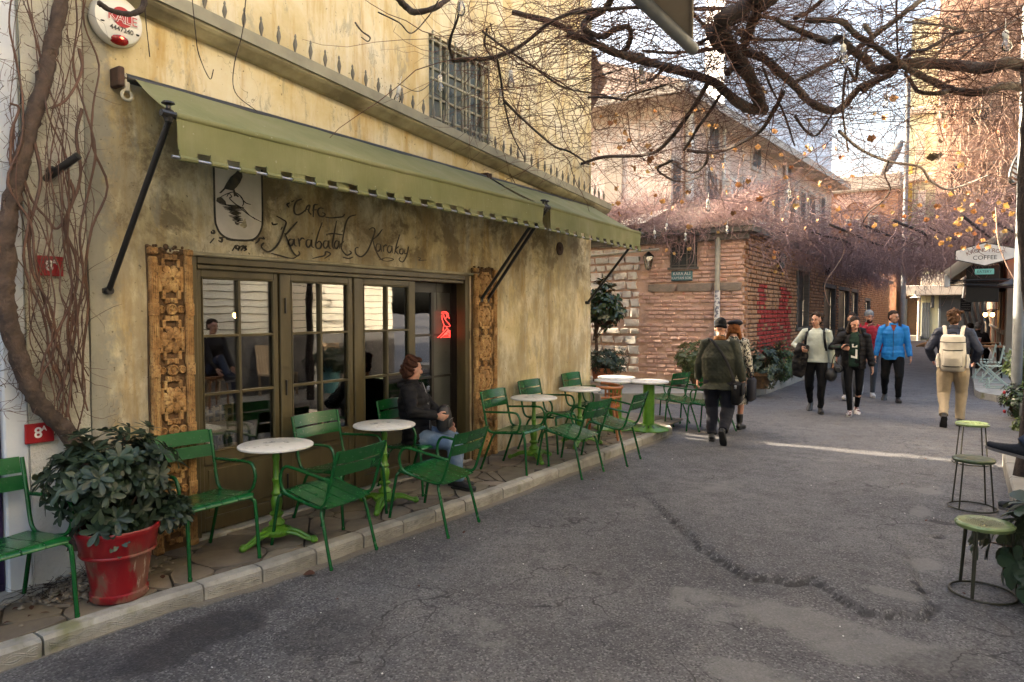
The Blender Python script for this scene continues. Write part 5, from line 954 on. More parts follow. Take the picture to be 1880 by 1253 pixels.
# alarm box
q = onx(212, 40, .04); al = thing('alarm_box', 'round white alarm box with red lettering and a red lamp high on the yellow wall', 'alarm box', (.01, q.y, q.z)); m = MB(); m.lathe([(.14, 0), (.15, .01), (.152, .04), (.14, .075), (.10, .09), (.001, .094)], 36, ax='x', cap=False); m.build('housing', MAT['white'], al, smooth=50)
MAT['redlamp'] = simple("red_lamp_lens", (.30, .006, .006), (.2, .004, .004), 8, .15, bump=0); m = MB(); m.ell((.062, .0, -.115), (.034, .062, .035), 16, 10); m.build('lamp_lens', MAT['redlamp'], al, smooth=180); m = MB(); m.ell((.092, .004, -.112), (.006, .012, .009), 10, 6); m.build('lit_core', glow("red_alarm_light", (1, .04, .02), 4), al)
MAT['redprint'] = simple("red_print", (.42, .018, .02), (.36, .015, .018), 8, .6, bump=0); m = MB(); m.lathe([(.055, .0925), (.055, .0945), (.001, .0955)], 24, ax='x', cap=False); o = m.build('red_disc', MAT['redprint'], al); o.location = (.0, .010, .014); o.scale = (1, 1.1, 1.1)
text('brand_lettering', 'KALE', .078, MAT['whiteprint'], al, (.0965, .010, .004), WALLROT, offset=.0035); text('lettering', 'KALE', .078, MAT['redprint'], al, (.0978, .010, .004), WALLROT, offset=-.0002); text('phone_number', '4447240', .040, MAT['black'], al, (.0935, .005, -.062), WALLROT, offset=.0006)
m = MB(); m.ell((.075, -.1, -.04), (.02, .016, .006), 8, 6); m.ell((.075, .105, -.06), (.02, .014, .006), 8, 6); m.build('sound_slot', MAT['black'], al)
# ================================================================ green armchairs
def greenm():
    t = NT('worn_dark_green_enamel'); v = t.coord(); c = t.vary(t.mix(t.mask(t.noise(v, 3, 4), .35, .65), (.005, .092, .021), (.004, .075, .016)), .14); d = t.mask(t.noise(v, 22, 6, .7), .60, .70); c = t.mix(t.math('MULTIPLY', d, .35), c, (.05, .11, .06)); k = t.mask(t.noise(v, 60, 3, .6), .715, .735); c = t.mix(k, c, (.10, .07, .05)); r = t.math('MULTIPLY_ADD', d, .25); r.node.inputs[2].default_value = .24
    return t.done(c, r, t.bump(t.noise(v, 90, 3), .03, .003))
MAT['green'] = greenm()
def armchair(label):
    c = thing('green_armchair', label, 'chair', (0, 0, 0), 0, 'green metal armchairs of the cafe'); W_, r = .245, .0125; up = .0
    # seat of curved slats
    prof = [(-.215, .418), (-.16, .421), (-.08, .428), (0, .438), (.1, .450), (.17, .455), (.215, .448), (.235, .428)]
    for k, (x0, x1) in enumerate(((-.228, -.118), (-.112, -.004), (.004, .112), (.118, .228))):
        m = MB(); n = len(prof); V = [(x, y, z - (.010 * (1 - (x / .23) ** 2) if y < .2 else 0) + dz) for dz in (0, -.006) for (y, z) in prof for x in (x0, x1)]
        F_ = [(2 * i, 2 * i + 1, 2 * i + 3, 2 * i + 2) for i in range(n - 1)] + [(2 * n + 2 * i, 2 * n + 2 * i + 2, 2 * n + 2 * i + 3, 2 * n + 2 * i + 1) for i in range(n - 1)] + [(2 * i, 2 * i + 2, 2 * n + 2 * i + 2, 2 * n + 2 * i) for i in range(n - 1)] + [(2 * i + 1, 2 * n + 2 * i + 1, 2 * n + 2 * i + 3, 2 * i + 3) for i in range(n - 1)] + [(0, 2 * n, 2 * n + 1, 1), (2 * n - 2, 2 * n - 1, 4 * n - 1, 4 * n - 2)]
        m.add(V, F_); m.build('seat_slat', MAT['green'], c, smooth=50)
    for z0, z1, y_, dy in ((.655, .738, -.262, -.018), (.752, .845, -.285, -.02)):          # two wide back slats, slightly dished
        m = MB(); n = 8; V = []
        for i in range(n + 1): x = -.232 + .464 * i / n; b = -.022 * (1 - (x / .232) ** 2); V += [(x, y_ + b, z0), (x, y_ + b + dy, z1), (x, y_ + b - .007, z0), (x, y_ + b + dy - .007, z1)]
        m.add(V, [f for i in range(n) for f in ((4 * i, 4 * i + 1, 4 * i + 5, 4 * i + 4), (4 * i + 2, 4 * i + 6, 4 * i + 7, 4 * i + 3), (4 * i + 1, 4 * i + 3, 4 * i + 7, 4 * i + 5), (4 * i, 4 * i + 4, 4 * i + 6, 4 * i + 2))] + [(0, 2, 3, 1), (4 * n, 4 * n + 1, 4 * n + 3, 4 * n + 2)]); m.build('back_slat', MAT['green'], c, smooth=50)
    for s in (-1, 1):
        x = s * W_
        m = MB(); m.tube([(x, .20, .435), (x, .05, .425), (x, -.12, .412), (x, -.19, .425), (x, -.225, .48), (x, -.255, .62), (x, -.29, .78), (x, -.303, .84)], r, 8, smooth=4, flat=1.0); m.build('back_upright', MAT['green'], c, smooth=60)
        m = MB(); m.tube([(x, .06, .428), (x + s * .012, .15, .45), (x + s * .022, .185, .50), (x + s * .026, .195, .57), (x + s * .026, .165, .632), (x + s * .024, .10, .648), (x + s * .016, -.1, .638), (x + s * .006, -.262, .628)], r * .95, 8, smooth=5); m.build('armrest', MAT['green'], c, smooth=60)
        m = MB(); m.tube([(s * .10, .205, .425), (s * .19, .21, .428), (s * .232, .222, .405), (s * .242, .235, .35), (s * .248, .262, .0)], r, 8, smooth=5); m.tube([(s * .248, .262, .0), (s * .248, .262, .02)], r * 1.15, 8); m.build('leg', MAT['green'], c, smooth=60)
        m = MB(); m.tube([(s * .10, -.14, .395), (s * .18, -.145, .40), (s * .215, -.165, .37), (s * .224, -.195, .30), (s * .235, -.31, .0)], r, 8, smooth=5); m.tube([(s * .235, -.31, 0), (s * .235, -.308, .02)], r * 1.15, 8); m.build('leg', MAT['green'], c, smooth=60)
    m = MB(); m.tube([(-.10, -.14, .395), (.10, -.14, .395)], r, 8); m.tube([(-.10, .205, .425), (.10, .205, .425)], r, 8); m.build('cross_tube', MAT['green'], c, smooth=60)
    return c
FX = -PI / 2          # facing +x, its back to the wall
ch0 = armchair('green armchair nearest the camera, cut by the picture edge, left of the red pot')
ch0.scale = (.95, .95, .94); ch0.location = (.36, 1.41, .1); ch0.rotation_euler = (0, 0, FX + .05)
CH = [((.39, 2.50), FX - .02, 'green armchair with its back to the wall right beside the red pot', .1), ((.72, 3.19), -FX + .08, 'green armchair with its back to the street at the first marble table', None), ((.40, 3.66), FX + .04, 'green armchair with its back to the glass front between two near tables', .1),
      ((.95, 4.10), -FX + .10, 'green armchair with its back to the street facing the seated woman', None), ((.63, 5.80), FX + .06, 'green armchair with its back to the wall beside the carved jamb', .1), ((.98, 6.27), -FX - .05, 'green armchair with its back to the street before the tables on the yellow wall', None), ((.40, 6.85), FX, 'green armchair tucked against the yellow wall between two marble tables', .1),
      ((1.09, 7.02), -FX + .08, 'green armchair with its back to the street, in front of the orange wooden chair', None), ((.36, 7.95), FX, 'green armchair against the wall close to the building corner', .1), ((.62, 9.95), -FX - .2, 'green armchair behind the pedestal table, nearest the wooden bench', 0.0), ((1.06, 9.72), -FX - .14, 'green armchair standing on the road beyond the pedestal table, middle of the last three', 0.0), ((1.42, 9.62), -FX - .1, 'green armchair closest to the walking man in the dark green jacket', 0.0)]
for (x, y), rz, lab, z in CH:
    c = dup(ch0, (x, y, .1 if z is None else z), rz, lab)
    if z is None:     # rear legs down on the road, front legs on the kerb
        c.rotation_euler = (0, 0, rz); c.location.z = .048; c.rotation_euler.rotate_axis('X', .11)
wch = dup(ch0, (.29, 4.68, .1), FX + .02, 'green armchair under the seated woman in the black jacket'); 
# ================================================================ bistro tables
MAT['lime'] = simple("lime_green_painted_iron", (.105, .27, .022), (.075, .20, .015), 9, .38, bump=.2, bscale=50)
def bistro(label):
    t = thing('bistro_table', label, 'table', (0, 0, 0), 0, 'white topped cafe tables on the pavement'); m = MB(); m.lathe([(.001, .712), (.245, .712), (.252, .717), (.252, .727), (.246, .732), (.001, .732)], 44, cap=False); m.build('table_top', MAT['marble'], t, smooth=40)
    m = MB(); m.lathe([(.058, .10), (.062, .115), (.045, .128), (.055, .14), (.05, .155), (.034, .17), (.03, .19), (.046, .205), (.048, .22), (.03, .235), (.036, .27), (.040, .30), (.036, .33), (.026, .35), (.036, .362), (.036, .374), (.024, .385), (.022, .44), (.026, .46), (.03, .47), (.022, .48), (.019, .60), (.024, .62), (.026, .64), (.02, .66), (.03, .69), (.06, .705), (.06, .712)], 16); m.build('column', MAT['lime'], t, smooth=50)
    m = MB(); m.lathe([(.001, .125), (.05, .12), (.085, .10), (.10, .085), (.09, .06), (.05, .05)], 20); 
    for k in range(18): a = 2 * PI * k / 18; m.ell((.092 * math.cos(a), .092 * math.sin(a), .09), (.011, .011, .011), 6, 4)
    m.build('collar', MAT['lime'], t, smooth=50)
    leg = MB()
    for dy in (-.022, .022): leg.tube([(.07, dy * 1.3, .085), (.14, dy * 1.2, .075), (.20, dy * .9, .045), (.245, dy * .5, .025)], [.016, .014, .012, .011], 7, smooth=3)
    leg.tube([(.06, 0, .095), (.14, 0, .092), (.21, 0, .055), (.26, 0, .028)], [.014, .012, .012, .014], 7, smooth=3); leg.ell((.265, 0, .024), (.028, .026, .024), 10, 6); leg.ring((.262, .0, .044), .016, .007, 12, 5)
    for k in range(6): leg.ell((.10 + k * .024, 0, .098 - k * .011), (.010, .016, .008), 6, 4)
    lm_ = leg.mesh('foot', MAT['lime'], 50)
    for k in range(3): inst('foot', lm_, t, (0, 0, 0), (0, 0, 2 * PI * k / 3 + .5))
    return t
tb0 = bistro('nearest marble topped table on a lime green iron stem'); tb0.scale = (1, 1, .935); tb0.location = (.47, 3.0, .1)
dup(tb0, (.49, 4.04, .1), .55, 'marble topped table on a lime green stem beside the seated woman'); dup(tb0, (.575, 6.22, .1), .9, 'marble topped table on a lime stem before the stained yellow wall beside the carved jamb'); dup(tb0, (.60, 7.22, .1), .3, 'marble topped table on a lime stem, second along the stained yellow wall')
def drum_table(label):
    t = thing('pedestal_table', label, 'table', (0, 0, 0), 0, 'white topped tables on lime drum pedestals'); m = MB(); m.lathe([(.001, .712), (.285, .712), (.292, .717), (.292, .735), (.285, .74), (.001, .74)], 44, cap=False); m.build('table_top', MAT['marble'], t, smooth=40); m = MB(); m.tube([(0, 0, .08), (0, 0, .712)], .085, 24); m.build('column', MAT['lime'], t, smooth=40)
    m = MB(); m.lathe([(.30, 0), (.30, .012), (.24, .04), (.10, .085), (.085, .09)], 36); b = m.build('base', MAT['lime'], t, smooth=40); m = MB()
    for k in range(16): a = 2 * PI * k / 16; ca, sa = math.cos(a), math.sin(a); m.add([(r_ * ca - s_ * sa * .010, r_ * sa + s_ * ca * .010, z_) for r_, z_ in ((.13, .0765), (.215, .0535)) for s_ in (-1, 1)], [(0, 1, 3, 2)])
    m.build('slot', MAT['black'], b); return t
dt = drum_table('white round table on a thick lime pedestal with a slotted base at the pavement corner'); dt.scale = (.92, .92, .9); dt.location = (.86, 8.72, .1); dup(dt, (.42, 8.55, .1), .2, 'white round table behind the slotted pedestal table, near the building corner'); dup(dt, (.25, 9.0, .1), .2, 'white round table farthest back, half hidden behind the orange wooden chair')
# orange wooden chair
MAT['orange'] = simple("orange_varnished_wood", (.40, .14, .04), (.30, .09, .025), 5, .4, stretch=(1, 1, 4))
oc = thing('orange_wooden_chair', 'orange varnished wooden armchair with a rounded slatted back among the green chairs', 'chair', (.60, 7.85, .1), .35 + PI / 2); oc.scale = (.95, .95, .95)
m = MB(); m.lathe([(.001, .42), (.22, .42), (.225, .44), (.001, .445)], 24, cap=False); m.build('seat', MAT['orange'], oc, smooth=40)
m = MB(); m.tube([(.27 * math.cos(a), .25 * math.sin(a) * -1, .70 - .02 * math.sin(a)) for a in np.linspace(-.25, PI + .25, 15)], .022, 8); m.build('back_rail', MAT['orange'], oc, smooth=50); m = MB(); m.tube([(.25 * math.cos(a), .235 * math.sin(a) * -1, .56) for a in np.linspace(.0, PI, 13)], .016, 8); m.build('lower_rail', MAT['orange'], oc, smooth=50)
for k in range(7): a = .25 + (PI - .5) * k / 6; m = MB(); p0 = Vector((.205 * math.cos(a), -.205 * math.sin(a), .43)); p1 = Vector((.268 * math.cos(a), -.248 * math.sin(a), .70)); m.tube([p0, p1], [.011, .014], 5, flat=.5); m.build('slat', MAT['orange'], oc)
for sx in (-1, 1):
    for sy in (-1, 1): m = MB(); m.tube([(sx * .15, sy * .15, .42), (sx * .22, sy * .22, 0)], [.02, .015], 6); m.build('leg', MAT['orange'], oc)
# ================================================================ perforated stools on the right
MAT['stoolgreen'] = simple("pale_green_metal", (.19, .25, .105), (.14, .19, .075), 4, .3, bump=0, metal=.2); MAT['stooldark'] = simple("dark_green_metal", (.07, .10, .04), (.05, .07, .03), 5, .35, metal=.2); MAT['stoolleg'] = simple("brown_green_steel_rod", (.05, .05, .03), (.035, .03, .02), 7, .4, metal=.3)
def stool(label, loc, rz, H, R_, nleg, mt, holes):
    t = thing('metal_stool', label, 'stool', loc, rz, 'round metal stools on the right side'); m = MB(); m.lathe([(R_ * .93, H - .034), (R_, H - .03), (R_ + .004, H - .012), (R_ - .004, H - .002), (R_ - .014, H), (R_ - .03, H - .003), (.001, H - .006)], 40, cap=False); s = m.build('seat', MAT[mt], t, smooth=50)
    if holes:
        m = MB(); 
        for ring_ in range(1, 10):
            n = ring_ * 6
            for k in range(n): a = 2 * PI * k / n + ring_ * .13; rr = ring_ * (R_ - .04) / 9.4; cxx, cyy = rr * math.cos(a), rr * math.sin(a); m.add([(cxx + .0042 * math.cos(b), cyy + .0042 * math.sin(b), H - .0036) for b in np.arange(6) * PI / 3], [(0, 1, 2, 3, 4, 5)])
        m.build('perforations', MAT['black'], s)
    for k in range(nleg): 
        for d in ((-.05, .05) if nleg == 3 else (0,)): a = 2 * PI * k / nleg + .4; m = MB(); m.tube([(R_ * .9 * math.cos(a + d), R_ * .9 * math.sin(a + d), H - .03), (R_ * 1.14 * math.cos(a + d * .4), R_ * 1.14 * math.sin(a + d * .4), .012)], .0065, 8); m.build('leg', MAT['stoolleg'], t, smooth=50)
    m = MB(); m.ring((0, 0, .01), R_ * 1.15, .0075, 48, 8); m.build('foot_ring', MAT['stoolleg'], t, smooth=60)
stool('nearest round stool with a pale perforated seat beside the thick leafed shrub', (4.555, 4.92, .008), 1.9, .44, .150, 3, 'stoolgreen', True); stool('dark green topped round stool, middle of the three on the right', (4.515, 7.06, .006), .6, .44, .155, 4, 'stooldark', False); stool('farthest round stool with a glossy light green seat behind the dark one', (4.515, 9.15, .006), .2, .46, .16, 4, 'stoolgreen', False)
# pale green folding chairs and wooden tables on the right terrace
MAT['mint'] = simple("pale_mint_metal", (.42, .50, .42), (.36, .44, .37), 4, .5, vary=.08)
def fold_chair(label):
    t = thing('mint_chair', label, 'chair', (0, 0, 0), 0, 'pale mint metal chairs on the right terrace')
    for s in (-1, 1): m = MB(); m.tube([(s * .2, .22, 0), (s * .2, .2, .03), (s * .2, .05, .25), (s * .2, -.17, .45), (s * .2, -.23, .82)], .010, 6); m.tube([(s * .21, -.22, 0), (s * .21, .2, .44)], .010, 6); m.tube([(s * .2, .22, .01), (s * .2, -.22, .01)], .010, 6); m.build('side_frame', MAT['mint'], t, smooth=50)
    for k in range(6): m = MB(); m.box(-.2, .2, -.17 + k * .065, -.125 + k * .065, .44, .455, .004); m.build('seat_slat', MAT['mint'], t)
    for k in range(2): m = MB(); m.box(-.2, .2, -.235 + k * -.008, -.222, .62 + k * .12, .69 + k * .12, .004); m.build('back_slat', MAT['mint'], t)
    m = MB(); m.tube([(-.2, .15, .01), (-.12, .15, .16), (0, .15, .21), (.12, .15, .16), (.2, .15, .01)], .010, 6, smooth=4); m.build('arched_brace', MAT['mint'], t); return t
f0 = fold_chair('front pale mint metal chair on the right terrace, facing the lane'); f0.location = (4.98, 17.3, .13); f0.rotation_euler = (0, 0, PI / 2 + .1)
for (x, y, rz, lab) in ((4.90, 18.6, PI / 2, 'pale mint chair behind the front one on the terrace'), (5.35, 20.6, -PI / 2, 'pale mint chair beside the wooden table, back to the cafe piers'), (4.78, 19.6, PI / 2, 'pale mint chair farthest along the terrace')): dup(f0, (x, y, .13), rz, lab)
MAT['tablewood'] = simple("brown_table_wood", (.26, .11, .04), (.18, .075, .03), 4, .45, stretch=(1, 5, 1))
for (x, y, lab) in ((5.15, 20.2, 'brown wooden terrace table nearer the mint chairs'), (5.15, 22.4, 'brown wooden terrace table before the two seated guests')):
    t = thing('terrace_table', lab, 'table', (x - .3, y, .13), 0, 'brown wooden terrace tables')
    for k in range(5): m = MB(); m.box(-.36 + k * .145, -.22 + k * .145, -.35, .35, .72, .75, .004); m.build('plank', MAT['tablewood'], t)
    for sx in (-1, 1):
        for sy in (-1, 1): m = MB(); m.tube([(sx * .3, sy * .3, 0), (sx * .28, sy * .28, .72)], .018, 8); m.build('leg', MAT['black'], t)
cup = thing('paper_cup', 'small pink cup on the far terrace table', 'cup', (4.72, 22.15, .88)); m = MB(); m.lathe([(.035, 0), (.045, .12), (.04, .12), (.03, .01)], 14); m.build('body', simple("pink_cup", (.5, .2, .18), None, 4, .5), cup); m = MB(); m.lathe([(.047, .115), (.047, .13), (.001, .133)], 14); m.build('lid', MAT['white'], cup)
# wooden bench before the pink wall
MAT['benchwood'] = simple("weathered_bench_wood", (.26, .17, .10), (.18, .115, .07), 3, .7, stretch=(.4, 4, 4))
b0, b1 = onz(1115, 697, .62), onz(1262, 696, .62); yb = 13.5
xb0, xb1 = ony(1115, 697, yb).x, ony(1262, 697, yb).x; zb = ony(1190, 697, yb).z
bn = thing('wooden_bench', 'long weathered wooden bench on the stone pavement before the pink wall', 'bench', ((xb0 + xb1) / 2, yb, .18)); L = (xb1 - xb0) / 2; hb = zb - .18
for k in range(3): m = MB(); m.box(-L, L, -.2 + k * .135, -.075 + k * .135, hb - .04, hb, .006); m.build('plank', MAT['benchwood'], bn)
for x in (-L + .25, L - .3): m = MB(); m.box(x - .13, x + .13, -.15, .15, 0, hb - .041, .01); m.build('leg', MAT['benchwood'], bn)
m = MB(); m.box(-L + .38, L - .43, -.02, .02, hb * .25, hb * .55, .006); m.build('stretcher', MAT['benchwood'], bn)
# ================================================================ pots and shrubs
MAT['redpot'] = None
def redpotm():
    t = NT("worn_red_pot"); v = t.coord((1, 1, 1), world=True); n = t.noise(t.coord((3, 3, 1.4), world=True), 2.6, 6, .65, .6); n2 = t.noise(t.coord((8, 8, 1.2), world=True), 5, 5, .7); z = t.n("SeparateXYZ", {0: v}).outputs[2]; k = t.math('MULTIPLY', t.mask(n, .49, .56), t.mask(z, .47, .38)); c = t.mix(t.mask(t.noise(v, 3, 4), .4, .6), (.26, .009, .013), (.19, .007, .009)); c = t.mix(t.math('MULTIPLY', k, .85), c, (.20, .10, .065)); c = t.mix(t.math('MULTIPLY', t.math('MULTIPLY', t.mask(n2, .6, .66), k), .8), c, (.42, .36, .30)); c = c
    return t.done(c, t.mix(k, (.30,) * 3, (.8,) * 3), t.bump(n2, .2, .004))
MAT['redpot'] = redpotm(); MAT['terracotta'] = simple("terracotta", (.40, .13, .055), (.30, .10, .045), 5, .75, bump=.15); MAT['soil'] = simple("dark_soil", (.03, .022, .015), (.05, .035, .022), 14, .95, bump=.8)
def leafmat(name, c1, c2, c3, rough=.38):
    t = NT(name); c = t.mix(t.mask(t.noise(t.coord((1, 1, 1), world=True), 9, 4), .35, .65), c1, c2); c = t.vary(c, .3, .015); g = t.n("NewGeometry"); c = t.mix(g.outputs['Backfacing'], c, c3); tr = t.n("BsdfTranslucent"); t.lk(c, tr.inputs[0]); t.lk(c, t.p.inputs['Base Color']); t.p.inputs['Roughness'].default_value = rough; mx = t.n("MixShader", {0: .18, 1: t.p.outputs[0], 2: tr.outputs[0]}); t.lk(mx.outputs[0], t.out.inputs['Surface']); return t.m
MAT['leaf_dark'] = leafmat("dark_grey_green_leaf", (.034, .060, .030), (.022, .042, .024), (.075, .095, .05)); MAT['leaf_mid'] = leafmat("mid_green_leaf", (.05, .085, .02), (.035, .065, .018), (.09, .12, .05)); MAT['leaf_yellow'] = leafmat("yellow_green_leaf", (.11, .14, .025), (.06, .10, .02), (.14, .17, .06)); MAT['leaf_gloss'] = leafmat("glossy_dark_leaf", (.020, .042, .014), (.03, .05, .018), (.12, .07, .03), .22); MAT['bark'] = simple("brown_bark", (.10, .06, .04), (.06, .036, .025), 12, .9, stretch=(1, 1, .3), bump=.6)
def leaf_geo(m, base, d, up, L, w, curl=.12):
    d = nrm(d); s = nrm(np.cross(d, up)); n = np.cross(s, d); base = np.asarray(base, float); P_ = []
    for t, k in ((0, .12), (.3, .62), (.65, 1.0), (.88, .7), (1, .05)):
        c = base + d * L * t + n * (-curl * L * t * t); P_ += [c - s * w * k + n * w * k * .25, c, c + s * w * k + n * w * k * .25]
    m.add(P_, [f for i in range(4) for f in ((3 * i, 3 * i + 1, 3 * i + 4, 3 * i + 3), (3 * i + 1, 3 * i + 2, 3 * i + 5, 3 * i + 4))])
def unit_leaf(mat, w=.2, curl=.12): m = MB(); leaf_geo(m, (0, 0, 0), (1, 0, 0), (0, 0, 1), 1.0, w, curl); return m.mesh('leaf', mat, 180)
def rosette_shrub(root, mat, centre, rad, n_ros, nl, L, w, seed, parts, eye=None, stems=8, stem_base=None, shell=.55, up=.5, lumps=None):
    """whorls of leaves spread through an uneven crown; the whorls that face the photo are single leaf parts"""
    r = random.Random(seed); ul = unit_leaf(mat, w); far = MB(); whorls = []; n = 0
    while len(whorls) < n_ros and n < n_ros * 30:
        n += 1; d = Vector((r.gauss(0, 1), r.gauss(0, 1), r.gauss(0, 1))).normalized(); q = r.uniform(shell, 1) ** .6
        k = 1 + .22 * math.sin(3.1 * d.x + seed) * math.cos(4.3 * d.y + 1.7 * seed) + .12 * math.sin(7 * d.z + 5 * d.x)
        p = Vector((centre[0] + d.x * rad[0] * q * k, centre[1] + d.y * rad[1] * q * k, centre[2] + d.z * rad[2] * q * k))
        if lumps: 
            c2, r2 = r.choice(lumps); p = Vector(c2) + Vector((d.x * r2[0], d.y * r2[1], d.z * r2[2])) * q
        whorls.append((p, (d + Vector((0, 0, up))).normalized()))
    wl = root.location; cam_l = Vector(CAMP) - wl; whorls.sort(key=lambda a: (a[0] - cam_l).length - .25 * a[1].dot(cam_l.normalized())); cnt = 0
    for p, ax in whorls:
        t = ax.orthogonal().normalized(); b = ax.cross(t); ph = r.uniform(0, 6)
        for k in range(nl):
            a = ph + 2 * PI * k / nl + r.uniform(-.25, .25); el = r.uniform(-.1, .55); d = (t * math.cos(a) + b * math.sin(a)) * math.cos(el) + ax * math.sin(el); l = L * r.uniform(.65, 1.15)
            if cnt < parts:
                xx = d.normalized(); zz = (ax - xx * ax.dot(xx)).normalized(); yy = zz.cross(xx); M_ = Matrix((xx, yy, zz)).transposed(); o = inst('leaf', ul, root, p, M_.to_euler(), (l,) * 3); cnt += 1
            else: leaf_geo(far, p, d, ax, l, l * w)
    if far.v: far.build('foliage', mat, root, smooth=180, kind='stuff')
    sb = stem_base or (centre[0], centre[1], centre[2] - rad[2]); st = MB()
    for p, ax in whorls[::max(1, len(whorls) // (stems * 3))]:
        st.tube([Vector(sb) + Vector((r.uniform(-.04, .04), r.uniform(-.04, .04), 0)), (Vector(sb) + p) / 2 + Vector((r.uniform(-.05, .05), r.uniform(-.05, .05), .03)), p], [.012, .007, .004], 5, smooth=3)
    st.build('stem', MAT['bark'], root, smooth=60)
rp = thing('red_plant_pot', 'big worn red plant pot standing on the kerb side at the left', 'plant pot', (.50, 1.92, .1)); rp.scale = (.86, .86, .90); m = MB(); m.lathe([(.001, .0), (.155, 0), (.17, .015), (.172, .05), (.16, .058), (.195, .28), (.222, .31), (.235, .40), (.245, .42), (.25, .445), (.243, .455), (.225, .45), (.215, .40), (.001, .40)], 40, cap=False); m.build('body', MAT['redpot'], rp, smooth=50); m = MB(); m.ring((0, 0, .30), .215, .012, 40, 6); m.build('raised_band', MAT['redpot'], rp, smooth=60); m = MB(); m.lathe([(.21, .41), (.1, .425), (.001, .43)], 20, cap=False); m.build('soil', MAT['soil'], rp)
sh1 = thing('potted_shrub', 'dense dark shrub of whorled leathery leaves growing in the red pot', 'shrub', (.46, 1.94, .47))
rosette_shrub(sh1, MAT['leaf_dark'], (-.03, -.01, .36), (.33, .37, .33), 430, 9, .080, .19, 4, 300, stem_base=(0, 0, 0), shell=.35, lumps=[((-.04, -.05, .36), (.28, .30, .24)), ((-.02, .08, .33), (.26, .26, .26)), ((.02, -.17, .32), (.24, .22, .22)), ((.05, .0, .16), (.24, .30, .2)), ((.10, .24, .06), (.09, .10, .08)), ((.1, -.05, .02), (.12, .1, .12))])
def potted(name, lab, cat, loc, pot, shrub): pass
# terracotta pot, broad bush, glossy tree at the corner of the pink wall
q = onz(1100, 702, .2); tp = thing('terracotta_pot', 'large terracotta pot at the end of the yellow building before the pale stones', 'plant pot', (-1.35, 12.75, .45)); q = ony(1107, 672, 12.75); tp.location = (q.x, 12.75, ony(1100, 702, 12.75).z); m = MB(); m.lathe([(.001, 0), (.16, 0), (.21, .12), (.225, .24), (.235, .25), (.235, .30), (.22, .31), (.2, .29), (.001, .28)], 28, cap=False); m.build('body', MAT['terracotta'], tp, smooth=50)
st_ = thing('pot_stand', 'rough stone block under the terracotta pot', 'stone block', (tp.location.x, 12.75, .18)); hh = tp.location.z - .182; m = MB(); m.box(-.22, .22, -.22, .22, 0, hh, .03); m.build('block', MAT['stone_band'], st_)
s2 = thing('round_bush', 'fine leaved grey green bush in the terracotta pot', 'shrub', (tp.location.x, 12.75, tp.location.z + .28)); rosette_shrub(s2, MAT['leaf_dark'], (.1, 0, .16), (.42, .36, .27), 240, 8, .075, .16, 9, 0, stem_base=(0, 0, 0))
q = ony(1112, 565, 13.4); mg = thing('glossy_leaved_tree', 'small glossy leaved tree showing beside the end of the yellow building', 'tree', (q.x - .25, 13.4, .18)); rosette_shrub(mg, MAT['leaf_gloss'], (.2, 0, q.z - .15), (.42, .4, .52), 90, 7, .17, .24, 5, 260, stem_base=(0, 0, .9), stems=5); m = MB(); m.tube([(0, 0, 0), (.03, .02, .6), (0, 0, 1.3)], [.05, .04, .03], 8, smooth=4); m.build('trunk', MAT['bark'], mg, smooth=60)
def ground_shrub(px, py, Y, rx, rz, mat, seed, name, lab, n=170, L=.09, w=.22, pot=None, parts=0, nl=7):
    c = ony(px, py, Y); s = thing(name, lab, 'shrub', (c.x, Y, .18)); rosette_shrub(s, MAT[mat], (0, 0, c.z - .18), (rx, rx * .9, rz), n, nl, L, w, seed, parts, stem_base=(0, 0, .05), stems=6); return s
ground_shrub(1275, 660, 13.3, .42, .34, 'leaf_yellow', 3, 'yellow_green_shrub', 'yellow green shrub before the pink wall behind the man in the dark green jacket', 260, .075)
ground_shrub(1398, 670, 14.1, .42, .45, 'leaf_dark', 6, 'grey_green_shrub', 'grey green shrub in the corner beside the woman in the patterned dress', 260, .085); ground_shrub(1432, 668, 15.9, .36, .42, 'leaf_mid', 8, 'leafy_shrub', 'leafy green shrub under the red painted bricks', 200, .11, .16)
for px, py, Y, lab in ((1395, 705, 14.0, 'brown clay pot at the corner of the brick house'), (1288, 712, 13.3, 'brown clay pot under the yellow green shrub')): q = ony(px, py, Y); t = thing('clay_pot', lab, 'plant pot', (q.x, Y, .18), 0, 'brown clay pots along the pink wall'); m = MB(); m.lathe([(.001, 0), (.15, 0), (.2, .25), (.215, .26), (.215, .31), (.19, .31), (.18, .27), (.001, .27)], 22, cap=False); m.build('body', MAT['carved_ground'], t, smooth=50)
for px, py, dp_, rx, rz, mt, sd, lab, L, w, fl in ((1884, 675, 11.2, .30, .30, 'leaf_yellow', 12, 'upper bright green shrub beside the grey steel pole', .12, .24, 0), (1878, 738, 10.8, .29, .30, 'leaf_gloss', 13, 'dark glossy shrub with red buds at the terrace corner', .09, .26, 1), (1892, 790, 9.8, .22, .22, 'leaf_yellow', 14, 'low light green shrub at the right edge below the red budded one', .10, .2, 0)):
    q = at(px, py, dp_); s = thing('terrace_shrub', lab, 'shrub', (q.x, q.y, 0)); rosette_shrub(s, MAT[mt], (0, 0, q.z), (rx, rx, rz), 200, 6, L * .8, w, sd, 120, stem_base=(0, 0, .05), stems=5)
    if fl:
        for k in range(6): a = random.uniform(0, 6); m = MB(); m.ell((rx * .9 * math.cos(a), rx * .9 * math.sin(a), q.z + random.uniform(-.2, .25)), (.022, .022, .026), 8, 6); m.build('red_bud', MAT['redprint'], s)
